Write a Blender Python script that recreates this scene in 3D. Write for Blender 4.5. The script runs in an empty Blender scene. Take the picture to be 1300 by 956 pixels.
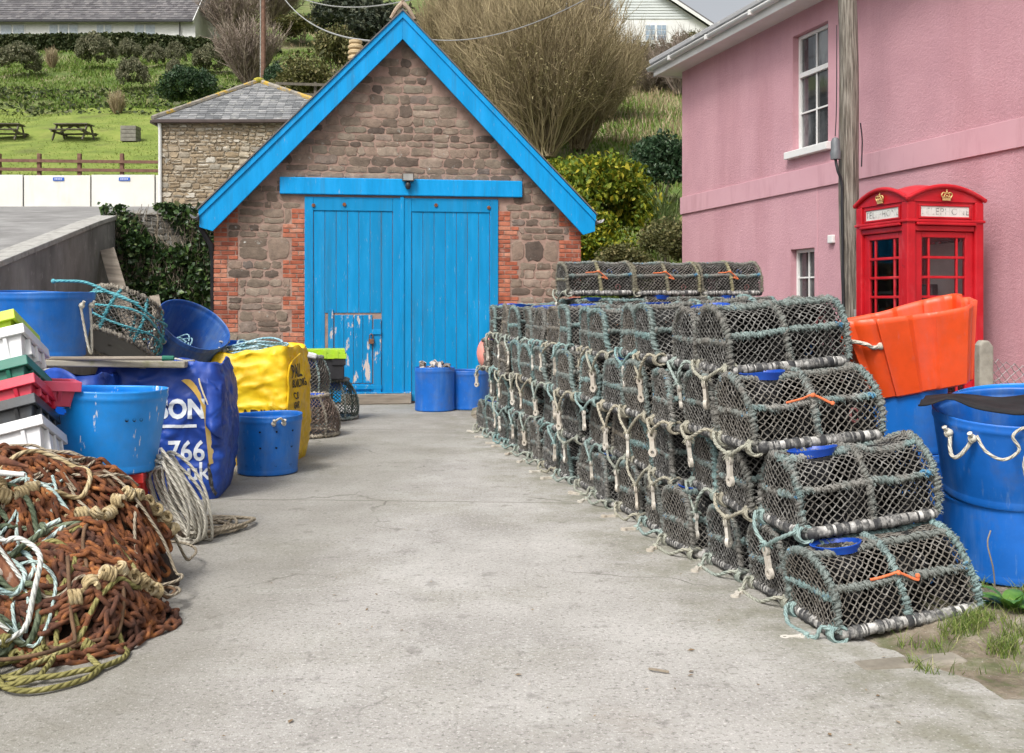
import bpy, bmesh, math, random
import numpy as np
from mathutils import Vector, Matrix, noise, Euler
from mathutils.bvhtree import BVHTree
random.seed(7); rng = np.random.default_rng(7)
PI = math.pi; R = math.radians
S = bpy.context.scene; COL = S.collection
F = 1347.0; CZ = 1.6; HY = 387.0
def W(px, py, D): return Vector(((px-650)/F*D, D, CZ+(HY-py)/F*D))
def sm(a, b, x):
    t = min(1, max(0, (x-a)/(b-a))); return t*t*(3-2*t)
def lerp(a, b, t): return a+(b-a)*t
def interp(x, xs, ys): return float(np.interp(x, xs, ys))
def C(r, g, b):
    f = lambda c: (c/255/12.92 if c/255 <= .04045 else ((c/255+.055)/1.055)**2.4)
    return (f(r), f(g), f(b))

# ---------------------------------------------------------------- materials
class NT:
    def __init__(s, name):
        s.m = bpy.data.materials.new(name); s.m.use_nodes = True
        s.t = s.m.node_tree; s.b = s.t.nodes['Principled BSDF']; s.tc = None
    def n(s, typ, **kw):
        nd = s.t.nodes.new('ShaderNode'+typ)
        for k, v in kw.items():
            if k in nd.inputs and not hasattr(nd, k): s.put(nd.inputs[k], v)
            else: setattr(nd, k, v)
        return nd
    def put(s, sock, v):
        if hasattr(v, 'links') and hasattr(v, 'is_output'): s.t.links.new(v, sock)
        else:
            if isinstance(v, tuple) and len(v) == 3 and sock.type == 'RGBA': v = (*v, 1)
            sock.default_value = v
    def co(s, scale=(1, 1, 1)):
        if s.tc is None: s.tc = s.n('TexCoord')
        if scale == (1, 1, 1): return s.tc.outputs['Object']
        mp = s.n('Mapping'); s.put(mp.inputs['Vector'], s.tc.outputs['Object']); mp.inputs['Scale'].default_value = scale
        return mp.outputs['Vector']
    def noise(s, scale, detail=5, rough=.6, stretch=(1, 1, 1), dist=0):
        nd = s.n('TexNoise'); nd.inputs['Scale'].default_value = scale; nd.inputs['Detail'].default_value = detail
        nd.inputs['Roughness'].default_value = rough; nd.inputs['Distortion'].default_value = dist
        s.put(nd.inputs['Vector'], s.co(stretch)); return nd.outputs['Fac']
    def ramp(s, fac, stops, const=False):
        nd = s.n('ValToRGB'); s.put(nd.inputs['Fac'], fac); e = nd.color_ramp.elements
        if const: nd.color_ramp.interpolation = 'CONSTANT'
        while len(e) < len(stops): e.new(.5)
        for k, (p, c) in enumerate(stops):
            e[k].position = p; e[k].color = (*c, 1) if len(c) == 3 else c
        return nd.outputs['Color']
    def mix(s, a, b, fac, mode='MIX'):
        nd = s.n('Mix'); nd.data_type = 'RGBA'; nd.blend_type = mode; nd.clamp_factor = True
        s.put(nd.inputs[0], fac); s.put(nd.inputs[6], a); s.put(nd.inputs[7], b); return nd.outputs[2]
    def math(s, op, a, b=0., c=0.):
        nd = s.n('Math'); nd.operation = op
        s.put(nd.inputs[0], a); s.put(nd.inputs[1], b); s.put(nd.inputs[2], c); return nd.outputs[0]
    def rng(s, v, a, b, c, d):
        nd = s.n('MapRange'); s.put(nd.inputs[0], v)
        for i, q in enumerate((a, b, c, d)): nd.inputs[i+1].default_value = q
        return nd.outputs[0]
    def bump(s, h, strength, dist=.01):
        nd = s.n('Bump'); nd.inputs['Strength'].default_value = strength; nd.inputs['Distance'].default_value = dist
        s.put(nd.inputs['Height'], h)
        if s.b.inputs['Normal'].links: s.put(nd.inputs['Normal'], s.b.inputs['Normal'].links[0].from_socket)
        s.put(s.b.inputs['Normal'], nd.outputs['Normal'])
    def island(s): return s.n('NewGeometry').outputs['Random Per Island']
    def objrand(s): return s.n('ObjectInfo').outputs['Random']
    def set(s, **kw):
        for k, v in kw.items(): s.put(s.b.inputs[k.replace('_', ' ')], v)
        return s.m

def mk(name, stops, scale=6, detail=5, rough=.7, bump=0, bscale=60, bdist=.004, stretch=(1, 1, 1), src='noise',
       vary=.0, spots=(), metal=0, spec=.5, trans=0, objvar=None):
    """stops: list of (pos,colour) over noise or per-island value; spots: (colour, scale, lo, hi, strength)."""
    t = NT(name)
    if src == 'noise': col = t.ramp(t.noise(scale, detail, .62, stretch), stops)
    elif src == 'island': col = t.ramp(t.island(), stops)
    elif src == 'object': col = t.ramp(t.objrand(), stops)
    else: col = stops[0][1]
    if objvar: col = t.mix(col, objvar[0], t.math('MULTIPLY', t.objrand(), objvar[1]))
    if vary:
        v = t.rng(t.noise(scale, detail, .65, stretch), .25, .75, 1-vary, 1+vary)
        cc = t.n('CombineXYZ'); [t.put(cc.inputs[i], v) for i in range(3)]
        col = t.mix(col, cc.outputs[0], 1., 'MULTIPLY')
    for sp in spots:
        c, sc, lo, hi, st = sp[:5]; stt = sp[5] if len(sp) > 5 else (1, 1, 1)
        f = t.math('MULTIPLY', t.rng(t.noise(sc, 6, .65, stt), lo, hi, 0, 1), st)
        col = t.mix(col, c, f)
    t.set(Base_Color=col, Roughness=rough, Metallic=metal)
    t.b.inputs['Specular IOR Level'].default_value = spec
    if bump: t.bump(t.noise(bscale, 4, .6, stretch), bump, bdist)
    if trans:
        tr = t.n('BsdfTranslucent'); t.put(tr.inputs['Color'], col)
        ms = t.n('MixShader'); ms.inputs[0].default_value = trans
        t.put(ms.inputs[1], t.b.outputs[0]); t.put(ms.inputs[2], tr.outputs[0])
        t.put(t.t.nodes['Material Output'].inputs['Surface'], ms.outputs[0])
    return t.m

def rope_mat(name, stops, lay=26, strands=3, rough=.85, objvar=None, depth=1.):
    t = NT(name)
    col = t.ramp(t.noise(9, 5, .7), stops)
    if objvar: col = t.mix(col, objvar[0], t.math('MULTIPLY', t.objrand(), objvar[1]))
    uv = t.n('UVMap'); sp = t.n('SeparateXYZ'); t.put(sp.inputs[0], uv.outputs[0])
    ph = t.math('ADD', t.math('MULTIPLY', sp.outputs[0], lay*2*PI), t.math('MULTIPLY', sp.outputs[1], strands*2*PI))
    h = t.math('ABSOLUTE', t.math('SINE', t.math('MULTIPLY', ph, .5)))
    t.set(Base_Color=col, Roughness=rough); t.b.inputs['Specular IOR Level'].default_value = .2
    t.bump(t.noise(300, 3), .3, .002); t.bump(h, .9*depth, .006)
    return t.m

# ---------------------------------------------------------------- objects
def tag(o, label=None, cat=None, group=None, kind=None):
    if label: o['label'] = label
    if cat: o['category'] = cat
    if group: o['group'] = group
    if kind: o['kind'] = kind
    return o
def thing(name, label, cat, loc=(0, 0, 0), rot=0, group=None):
    o = bpy.data.objects.new(name, None); COL.objects.link(o); o.empty_display_size = .1
    o.location = loc; o.rotation_euler = (0, 0, rot) if not isinstance(rot, (tuple, list)) else rot
    return tag(o, label, cat, group)
def link_mesh(name, me, mat, parent, label=None):
    for m in (mat if isinstance(mat, (list, tuple)) else [mat]): me.materials.append(m)
    o = bpy.data.objects.new(name, me); COL.objects.link(o)
    if parent is not None: o.parent = parent
    if label: o['label'] = label
    return o
def world_child(o, parent):
    o.parent = parent
    Mx = Matrix.LocRotScale(parent.location, parent.rotation_euler, parent.scale)
    if parent.parent: Mx = Matrix.LocRotScale(parent.parent.location, parent.parent.rotation_euler, parent.parent.scale) @ parent.matrix_parent_inverse @ Mx
    o.matrix_parent_inverse = Mx.inverted(); return o
def copy_tree(o, parent=None):
    c = o.copy(); COL.objects.link(c)
    if parent is not None: c.parent = parent
    for ch in list(KIDS.get(o.name, ())): copy_tree(bpy.data.objects[ch], c)
    return c
KIDS = {}
def index_kids(root):
    for o in bpy.data.objects:
        if o.parent: KIDS.setdefault(o.parent.name, [])
        if o.parent and o.name not in KIDS[o.parent.name]: KIDS[o.parent.name].append(o.name)

def np_mesh(name, V, Fc, smooth=False):
    """V (n,3) array, Fc (m,k) int array (k=3|4)"""
    me = bpy.data.meshes.new(name); V = np.asarray(V, np.float32); Fc = np.asarray(Fc, np.int32); m, k = Fc.shape
    me.vertices.add(len(V)); me.vertices.foreach_set('co', V.ravel())
    me.loops.add(m*k); me.loops.foreach_set('vertex_index', Fc.ravel())
    me.polygons.add(m); me.polygons.foreach_set('loop_start', np.arange(0, m*k, k, dtype=np.int32))
    me.polygons.foreach_set('use_smooth', np.full(m, smooth)); me.update(calc_edges=True); return me
def tubes_np(P, Rd, n=3):
    """P (N,K,3) polylines, Rd (N,K) radii -> V, F quads"""
    P = np.asarray(P, float); Rd = np.asarray(Rd, float); N, K, _ = P.shape
    T = np.gradient(P, axis=1) if K > 2 else np.repeat(P[:, 1:]-P[:, :1], 2, axis=1)
    T /= np.linalg.norm(T, axis=2, keepdims=True)+1e-9
    ref = np.where(np.abs(T[:, :1, 2:3]) > .9, np.array([[[1., 0, 0]]]), np.array([[[0, 0, 1.]]])); ref = np.repeat(ref, K, 1)
    A = np.cross(T, ref); A /= np.linalg.norm(A, axis=2, keepdims=True)+1e-9; B = np.cross(T, A)
    a = np.arange(n)/n*2*PI
    V = P[:, :, None, :]+Rd[:, :, None, None]*(np.cos(a)[None, None, :, None]*A[:, :, None, :]+np.sin(a)[None, None, :, None]*B[:, :, None, :])
    i = np.arange(N)[:, None, None]*K*n; k = np.arange(K-1)[None, :, None]*n; j = np.arange(n)[None, None, :]; j2 = (j+1) % n
    f = np.stack([i+k+j, i+k+j2, i+k+n+j2, i+k+n+j], -1).reshape(-1, 4)
    return V.reshape(-1, 3), f
def leaves_np(Cn, size, aspect=.55, up=.3, rs=.35):
    """one rhombus leaf per centre"""
    n = len(Cn); nrm = rng.normal(size=(n, 3)); nrm[:, 2] = np.abs(nrm[:, 2])+up; nrm /= np.linalg.norm(nrm, axis=1, keepdims=True)
    d = rng.normal(size=(n, 3)); d -= (d*nrm).sum(1, keepdims=True)*nrm; d /= np.linalg.norm(d, axis=1, keepdims=True); e = np.cross(nrm, d)
    s = (size*np.exp(rng.normal(size=(n, 1))*rs)); w = s*aspect*.5
    V = np.stack([Cn-d*s*.5, Cn+e*w+nrm*s*.08, Cn+d*s*.5, Cn-e*w+nrm*s*.08], 1).reshape(-1, 3)
    return V, np.arange(n*4).reshape(-1, 4)
def blades_np(B, h, w, lean=.35):
    n = len(B); a = rng.uniform(0, 2*PI, n); hh = h*rng.uniform(.5, 1.25, n); l = hh*lean*rng.uniform(.2, 1.6, n)
    ax = np.stack([np.cos(a), np.sin(a), 0*a], 1); sd = np.stack([-np.sin(a), np.cos(a), 0*a], 1); z = np.array([0, 0, 1.])
    b2 = rng.uniform(0, 2*PI, n); sd = np.stack([np.cos(b2), np.sin(b2), 0*b2], 1)
    p0 = B-sd*w/2; p1 = B+sd*w/2; m = B+ax*(l*.35)[:, None]+z*(hh*.6)[:, None]; t = B+ax*l[:, None]+z*hh[:, None]
    V = np.stack([p0, p1, m+sd*w*.35, t, m-sd*w*.35], 1).reshape(-1, 3); i = np.arange(n)*5
    Fq = np.stack([i, i+1, i+2, i+4], 1); Ft = np.stack([i+4, i+2, i+3, i+3], 1)
    return V, Fq, np.stack([i+4, i+2, i+3], 1)
def blades_mesh(name, B, h, w, lean=.35):
    V, Fq, Ft = blades_np(B, h, w, lean)
    F3 = np.concatenate([Fq[:, [0, 1, 2]], Fq[:, [0, 2, 3]], Ft]); return np_mesh(name, V, F3)
def cat(*vf):
    Vs, Fs, b = [], [], 0
    for v, f in vf: Vs.append(v); Fs.append(f+b); b += len(v)
    return np.concatenate(Vs), np.concatenate(Fs)

class MB:
    def __init__(s, T=None): s.v = []; s.f = []; s.m = []; s.u = []; s.T = T; s.mi = 0
    def add(s, vs, fs, uvs=None):
        b = len(s.v)
        if s.T is not None: vs = [s.T@Vector(p) for p in vs]
        s.v.extend([(p[0], p[1], p[2]) for p in vs])
        for k, f in enumerate(fs):
            s.f.append([i+b for i in f]); s.m.append(s.mi); s.u.append(uvs[k] if uvs else None)
    def addnp(s, V, Fc): s.add(V.tolist(), Fc.tolist())
    def box(s, c, sz, M=None):
        x, y, z = sz[0]/2, sz[1]/2, sz[2]/2; c = Vector(c)
        vs = [Vector((a*x, b*y, d*z)) for d in (-1, 1) for b in (-1, 1) for a in (-1, 1)]
        vs = [(M@v if M is not None else v)+c for v in vs]
        s.add(vs, [(0, 2, 3, 1), (4, 5, 7, 6), (0, 1, 5, 4), (2, 6, 7, 3), (0, 4, 6, 2), (1, 3, 7, 5)])
    def span(s, a, b): s.box([(p+q)/2 for p, q in zip(a, b)], [abs(q-p) for p, q in zip(a, b)])
    def beam(s, p, q, w, h, up=(0, 0, 1)):
        p = Vector(p); q = Vector(q); d = (q-p); L = d.length; d.normalize(); up = Vector(up)
        a = d.cross(up); a.normalize(); b = a.cross(d)
        s.box((p+q)/2, (L, w, h), Matrix((d, a, b)).transposed())
    def prism(s, poly, fn, d0, d1):
        """poly list of 2-D points; fn(u,v,d)->3-D; between depths d0,d1"""
        n = len(poly); vs = [fn(u, v, d0) for u, v in poly]+[fn(u, v, d1) for u, v in poly]
        s.add(vs, [tuple(range(n-1, -1, -1)), tuple(range(n, 2*n))]+[(i, (i+1) % n, n+(i+1) % n, n+i) for i in range(n)])
    def tube(s, pts, r, n=6, closed=False, cap=True, lump=None):
        P = [Vector(p) for p in pts]; K = len(P); vs = []; Ls = [0.]
        t0 = (P[1]-P[0]).normalized(); a = t0.orthogonal().normalized()
        for k in range(K):
            if closed: t = P[(k+1) % K]-P[k-1]
            else: t = P[min(k+1, K-1)]-P[max(k-1, 0)]
            if t.length < 1e-9: t = t0.copy()
            t.normalize(); a = a-t*a.dot(t)
            if a.length < 1e-6: a = t.orthogonal()
            a.normalize(); b = t.cross(a); t0 = t
            rr = r[k] if hasattr(r, '__len__') else r
            if k: Ls.append(Ls[-1]+(P[k]-P[k-1]).length)
            for j in range(n):
                an = 2*PI*j/n; q = rr*(1+(lump(k, j) if lump else 0)); vs.append(P[k]+a*(math.cos(an)*q)+b*(math.sin(an)*q))
        if closed: Ls.append(Ls[-1]+(P[0]-P[-1]).length)
        fs, us = [], []
        for k in range(K if closed else K-1):
            k2 = (k+1) % K
            for j in range(n):
                j2 = (j+1) % n; fs.append((k*n+j, k*n+j2, k2*n+j2, k2*n+j))
                us.append(((Ls[k], j/n), (Ls[k], (j+1)/n), (Ls[k+1], (j+1)/n), (Ls[k+1], j/n)))
        if cap and not closed:
            fs += [tuple(range(n-1, -1, -1)), tuple(range((K-1)*n, K*n))]; us += [None, None]
        s.add(vs, fs, us)
    def lathe(s, prof, n=32, drop=None, seg=None):
        vs = []; m = len(prof)
        for (r, z) in prof:
            for j in range(n): vs.append((r*math.cos(2*PI*j/n), r*math.sin(2*PI*j/n), z))
        fs = []
        for i in range(m-1):
            for j in range(n):
                if drop and drop(i, j): continue
                fs.append((i*n+j, i*n+(j+1) % n, (i+1)*n+(j+1) % n, (i+1)*n+j))
        s.add(vs, fs)
    def grid(s, fn, nu, nv, cu=False):
        vs = [fn(i/(nu if cu else nu-1), j/(nv-1)) for j in range(nv) for i in range(nu)]; fs = []
        for j in range(nv-1):
            for i in range(nu if cu else nu-1):
                i2 = (i+1) % nu; fs.append((j*nu+i, j*nu+i2, (j+1)*nu+i2, (j+1)*nu+i))
        s.add(vs, fs)
    def ball(s, c, r, n=12, m=8, sq=(1, 1, 1)):
        c = Vector(c)
        s.grid(lambda u, v: c+Vector((r*sq[0]*math.cos(u*2*PI)*math.sin(v*PI), r*sq[1]*math.sin(u*2*PI)*math.sin(v*PI), -r*sq[2]*math.cos(v*PI))), n, m, True)
    def build(s, name, mat, parent=None, smooth=35, bevel=0, solid=0, world=False, label=None, segs=2):
        me = bpy.data.meshes.new(name); me.from_pydata(s.v, [], s.f)
        mats = mat if isinstance(mat, (list, tuple)) else [mat]
        if len(mats) > 1: me.polygons.foreach_set('material_index', np.array(s.m, np.int32))
        if any(u is not None for u in s.u):
            uv = me.uv_layers.new(name='UVMap'); fl = []
            for f, u in zip(s.f, s.u):
                for k in range(len(f)): fl.extend(u[k] if u else (0., 0.))
            uv.data.foreach_set('uv', np.array(fl, np.float32))
        if smooth:
            me.polygons.foreach_set('use_smooth', np.full(len(s.f), True)); me.set_sharp_from_angle(angle=R(smooth))
        o = link_mesh(name, me, mats, None, label)
        if parent is not None:
            if world: world_child(o, parent)
            else: o.parent = parent
        if solid:
            m = o.modifiers.new('solid', 'SOLIDIFY'); m.thickness = solid; m.offset = -1
        if bevel:
            m = o.modifiers.new('bevel', 'BEVEL'); m.width = bevel; m.segments = segs; m.limit_method = 'ANGLE'; m.angle_limit = R(40); m.harden_normals = False
        return o

def smooth_path(ctrl, n):
    """Catmull-Rom through control points, n samples"""
    P = [Vector(p) for p in ctrl]; P = [P[0]*2-P[1]]+P+[P[-1]*2-P[-2]]; m = len(P)-3; out = []
    for k in range(n):
        x = k/(n-1)*m; i = min(int(x), m-1); t = x-i; a, b, c, d = P[i:i+4]
        out.append(.5*((2*b)+(c-a)*t+(2*a-5*b+4*c-d)*t*t+(3*b-a-3*c+d)*t**3))
    return out
def resample(pts, step):
    P = [Vector(p) for p in pts]; L = [0]
    for a, b in zip(P, P[1:]): L.append(L[-1]+(b-a).length)
    n = max(2, int(L[-1]/step)+1); out = []; i = 0
    for k in range(n):
        d = k*step
        while i < len(L)-2 and L[i+1] < d: i += 1
        t = (d-L[i])/max(1e-9, L[i+1]-L[i]); out.append(P[i].lerp(P[i+1], min(1, t)))
    return out
def helix(path, r, pitch, per=7, jit=0):
    """spiral round a polyline"""
    pts = resample(path, pitch/per); a = None; out = []; K = len(pts); ph = random.uniform(0, 6)
    for k in range(K):
        t = pts[min(k+1, K-1)]-pts[max(k-1, 0)]
        if t.length < 1e-9: continue
        t.normalize(); a = t.orthogonal() if a is None else a-t*a.dot(t); a.normalize(); b = t.cross(a)
        ph += 2*PI/per*(1+random.uniform(-jit, jit)); rr = r*(1+random.uniform(-jit, jit)*.3)
        out.append(pts[k]+a*(math.cos(ph)*rr)+b*(math.sin(ph)*rr))
    return out

def text_mesh(txt, size, bold=0.0, cuts=.03, spacing=1.0):
    """flat text in the XY plane, finely cut, as a bmesh"""
    cu = bpy.data.curves.new('txt', 'FONT'); cu.body = txt; cu.size = size; cu.offset = bold; cu.space_character = spacing; cu.resolution_u = 3
    cu.align_x = 'CENTER'; cu.align_y = 'CENTER'
    o = bpy.data.objects.new('txt', cu); COL.objects.link(o); dg = bpy.context.evaluated_depsgraph_get(); dg.update()
    me = bpy.data.meshes.new_from_object(o.evaluated_get(dg)); bm = bmesh.new(); bm.from_mesh(me)
    bpy.data.objects.remove(o); bpy.data.curves.remove(cu); bpy.data.meshes.remove(me)
    bmesh.ops.remove_doubles(bm, verts=bm.verts, dist=1e-5)
    if cuts and bm.verts:
        for ax in (0, 1):
            lo = min(v.co[ax] for v in bm.verts); hi = max(v.co[ax] for v in bm.verts); x = lo+cuts
            while x < hi:
                co = Vector((0, 0, 0)); co[ax] = x; no = Vector((0, 0, 0)); no[ax] = 1
                bmesh.ops.bisect_plane(bm, geom=bm.verts[:]+bm.edges[:]+bm.faces[:], plane_co=co, plane_no=no); x += cuts
    return bm
def text_to(mb, txt, size, fn, **kw):
    """adds text to a MB; fn(x,y)->3-D point"""
    bm = text_mesh(txt, size, **kw); bm.verts.index_update()
    mb.add([fn(v.co.x, v.co.y) for v in bm.verts], [tuple(v.index for v in f.verts) for f in bm.faces]); bm.free()
# ================================================================ camera, light
cam = bpy.data.cameras.new('camera'); co = bpy.data.objects.new('camera', cam); COL.objects.link(co); S.camera = co
co.location = (0, 0, CZ); co.rotation_euler = (R(90), 0, 0); cam.sensor_width = 36; cam.lens = 36*F/1300; cam.shift_y = -(478-HY)/1300
cam.clip_start = .05; cam.clip_end = 1500
S.render.resolution_x = 1024; S.render.resolution_y = 753
SUN_EL, SUN_AZ = 52, -150        # soft sun behind the camera's left shoulder
w = bpy.data.worlds.new('World'); S.world = w; w.use_nodes = True; nt = w.node_tree
sky = nt.nodes.new('ShaderNodeTexSky'); sky.sky_type = 'NISHITA'; sky.sun_disc = False
sky.sun_elevation = R(SUN_EL); sky.sun_rotation = R(SUN_AZ); sky.dust_density = 6; sky.air_density = 1.0; sky.ozone_density = 1
hs = nt.nodes.new('ShaderNodeHueSaturation'); hs.inputs['Saturation'].default_value = .22
nt.links.new(sky.outputs[0], hs.inputs['Color']); nt.links.new(hs.outputs[0], nt.nodes['Background'].inputs[0])
nt.nodes['Background'].inputs[1].default_value = .14
sl = bpy.data.lights.new('sun', 'SUN'); so = bpy.data.objects.new('sun', sl); COL.objects.link(so)
sl.energy = 1.8; sl.angle = R(15); sl.color = (1, .97, .92)
az = R(SUN_AZ); sd = Vector((math.sin(az)*math.cos(R(SUN_EL)), math.cos(az)*math.cos(R(SUN_EL)), math.sin(R(SUN_EL))))
so.rotation_euler = sd.to_track_quat('Z', 'Y').to_euler()
S.view_settings.view_transform = 'Standard'; S.view_settings.look = 'None'; S.view_settings.exposure = .35; S.view_settings.gamma = 1
S.view_settings.use_curve_mapping = False

# ================================================================ shared materials
G = {}
G['concrete'] = mk('concrete_ground', [(.3, (.305, .288, .265)), (.5, (.395, .376, .35)), (.7, (.475, .455, .428))], scale=1.1, detail=10, rough=.92,
    spots=[((.21, .20, .145), .8, .50, .70, .5), ((.50, .49, .46), 1.9, .55, .72, .5), ((.12, .115, .10), 44, .54, .645, .66), ((.68, .66, .63), 62, .555, .65, .68), ((.17, .16, .14), 17, .58, .68, .45), ((.58, .57, .54), 9, .58, .70, .35), ((.12, .11, .10), 2.6, .66, .70, .35),
           ((.22, .15, .085), .35, .60, .75, .55), ((.15, .14, .125), 5, .60, .66, .45)], bump=.8, bscale=120, bdist=.006)
def _yard(m):
    t = NT.__new__(NT); t.m = m; t.t = m.node_tree; t.b = t.t.nodes['Principled BSDF']; t.tc = None
    col = t.b.inputs['Base Color'].links[0].from_socket; sp = t.n('SeparateXYZ'); t.put(sp.inputs[0], t.co()); x, y = sp.outputs[0], sp.outputs[1]
    wob = t.math('MULTIPLY', t.math('SUBTRACT', t.noise(2.5, 6), .5), .10)
    for yy in (13.5, 8.6):                                  # slab joints across the yard
        d = t.math('ABSOLUTE', t.math('ADD', t.math('SUBTRACT', t.math('ADD', y, t.math('MULTIPLY', x, .06)), yy), t.math('MULTIPLY', wob, .5))); col = t.mix(col, (.10, .095, .075), t.math('MULTIPLY', t.rng(d, .006, .022, 1, 0), .55))
    vo = t.n('TexVoronoi'); vo.feature = 'DISTANCE_TO_EDGE'; vo.inputs['Scale'].default_value = .42
    av = t.n('VectorMath'); av.operation = 'MULTIPLY_ADD'; nz = t.n('TexNoise'); nz.inputs['Scale'].default_value = 1.7; nz.inputs['Detail'].default_value = 8; t.put(nz.inputs['Vector'], t.co()); t.put(av.inputs[0], nz.outputs['Color']); av.inputs[1].default_value = (.9, .9, 0); t.put(av.inputs[2], t.co()); t.put(vo.inputs['Vector'], av.outputs[0])
    gate = t.rng(t.noise(.45, 3), .50, .58, 0, 1); col = t.mix(col, (.09, .085, .07), t.math('MULTIPLY', t.math('MULTIPLY', t.rng(vo.outputs['Distance'], .001, .0055, 1, 0), gate), .7))
    xr = t.math('ADD', x, t.math('MULTIPLY', t.math('SUBTRACT', y, 5.), .231))      # algae along the foot of the pots
    f = t.math('MULTIPLY', t.rng(t.math('ADD', xr, t.math('MULTIPLY', wob, 6.)), .75, 1.45, 0, 1), t.rng(t.noise(3.2, 8, .7), .38, .62, 0, 1)); col = t.mix(col, (.15, .15, .085), t.math('MULTIPLY', f, .55))
    f = t.rng(t.math('ADD', t.math('ADD', x, t.math('MULTIPLY', y, -.08)), t.math('MULTIPLY', wob, 6.)), -1.9, -1.35, 1, 0); col = t.mix(col, (.15, .14, .10), t.math('MULTIPLY', f, .38))
    t.put(t.b.inputs['Base Color'], col)
_yard(G['concrete'])
G['soil'] = mk('soil', [(.3, (.10, .075, .05)), (.5, (.22, .18, .13)), (.7, (.36, .32, .26))], scale=5, detail=9, rough=.95, bump=.8, bscale=45, bdist=.02,
    spots=[((.08, .11, .03), 7, .47, .60, .6), ((.5, .48, .44), 60, .62, .7, .6)])
G['asphalt'] = mk('asphalt', [(.35, (.19, .185, .18)), (.65, (.30, .295, .285))], scale=2.0, detail=8, rough=.85, bump=.35, bscale=120,
    spots=[((.13, .125, .12), .7, .5, .65, .6), ((.42, .41, .4), 80, .58, .7, .4)])
G['wallconc'] = mk('old_concrete', [(.3, (.13, .126, .12)), (.5, (.225, .217, .207)), (.68, (.33, .32, .305))], scale=1.3, detail=10, rough=.92, stretch=(1., 1., .6), bump=.5, bscale=30,
    spots=[((.075, .073, .068), 1.4, .5, .75, .5, (1.1, 1.1, .3)), ((.44, .42, .39), 4, .58, .7, .6), ((.12, .13, .05), 1.3, .6, .75, .5)])
G['copeconc'] = mk('coping_concrete', [(.3, (.28, .27, .25)), (.7, (.46, .45, .42))], scale=6, detail=8, rough=.9, bump=.4, bscale=50, spots=[((.12, .12, .09), 9, .55, .7, .6)])
G['white'] = mk('white_paint', [(.3, (.68, .68, .66)), (.7, (.8, .8, .78))], scale=2, rough=.5, spots=[((.45, .43, .38), 5, .6, .8, .4, (1, 1, .3))])
G['whitewall'] = mk('white_panel', [(.3, (.66, .65, .60)), (.7, (.76, .75, .70))], scale=1.3, rough=.6, spots=[((.5, .47, .38), 2.4, .55, .75, .4, (1, 1, .25))])
G['glassdark'] = mk('window_glass', [(.36, (.02, .022, .024)), (.5, (.07, .075, .078)), (.62, (.22, .23, .23))], scale=1.6, rough=.05, spec=1., stretch=(1.6, 1.6, .5))  # pale streaks painted into the glass colour as reflections and curtains
G['grass'] = mk('grass_blades', [(0, (.055, .10, .015)), (.5, (.10, .17, .025)), (.85, (.17, .21, .045)), (1, (.28, .24, .10))], src='island', rough=.7, trans=.25)
G['lawn'] = mk('lawn', [(.3, (.12, .165, .024)), (.5, (.175, .235, .034)), (.7, (.25, .285, .06))], scale=.9, detail=10, rough=.9, bump=.8, bscale=14, bdist=.05,
    spots=[((.10, .10, .03), .5, .55, .7, .6), ((.36, .36, .10), 1.7, .6, .75, .6)])
G['hill'] = mk('hillside', [(.3, (.075, .105, .028)), (.45, (.13, .17, .04)), (.6, (.18, .19, .075)), (.74, (.27, .23, .13))], scale=.35, detail=10, rough=.95, bump=1, bscale=6, bdist=.12,
    spots=[((.08, .15, .02), .22, .5, .62, .8), ((.2, .15, .11), .6, .58, .7, .6)])
G['wood'] = mk('weathered_wood', [(.3, (.16, .13, .10)), (.7, (.36, .31, .25))], scale=14, detail=6, rough=.85, stretch=(.12, 1, 1), bump=.5, bscale=40)
G['greywood'] = mk('grey_board', [(.3, (.22, .20, .16)), (.55, (.36, .33, .27)), (.75, (.46, .43, .35))], scale=10, detail=7, rough=.9, stretch=(.15, 1.4, 1.4), bump=.5, bscale=40,
    spots=[((.16, .17, .05), 6, .52, .68, .6)])
G['fencewood'] = mk('brown_fence_wood', [(.3, (.12, .06, .04)), (.7, (.24, .13, .09))], scale=6, rough=.85)
G['slate'] = mk('slates', [(0, (.12, .125, .13)), (.5, (.20, .205, .21)), (1, (.31, .31, .31))], src='island', rough=.7, bump=.4, bscale=40,
    spots=[((.45, .45, .42), 3.5, .56, .68, .75), ((.35, .22, .03), 1.2, .66, .74, .8)])
G['darkslate'] = mk('dark_tiles', [(0, (.085, .08, .085)), (.5, (.13, .125, .13)), (1, (.19, .18, .18))], src='island', rough=.75, bump=.4, bscale=20,
    spots=[((.25, .24, .2), 2, .6, .72, .5)])
G['black'] = mk('black_plastic', [(.3, (.014, .014, .016)), (.7, (.03, .03, .034))], scale=6, rough=.45, spots=[((.12, .12, .12), 12, .6, .75, .5)])
G['brownplastic'] = mk('brown_gutter', [(.3, (.04, .025, .02)), (.7, (.07, .045, .04))], rough=.5)

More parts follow.
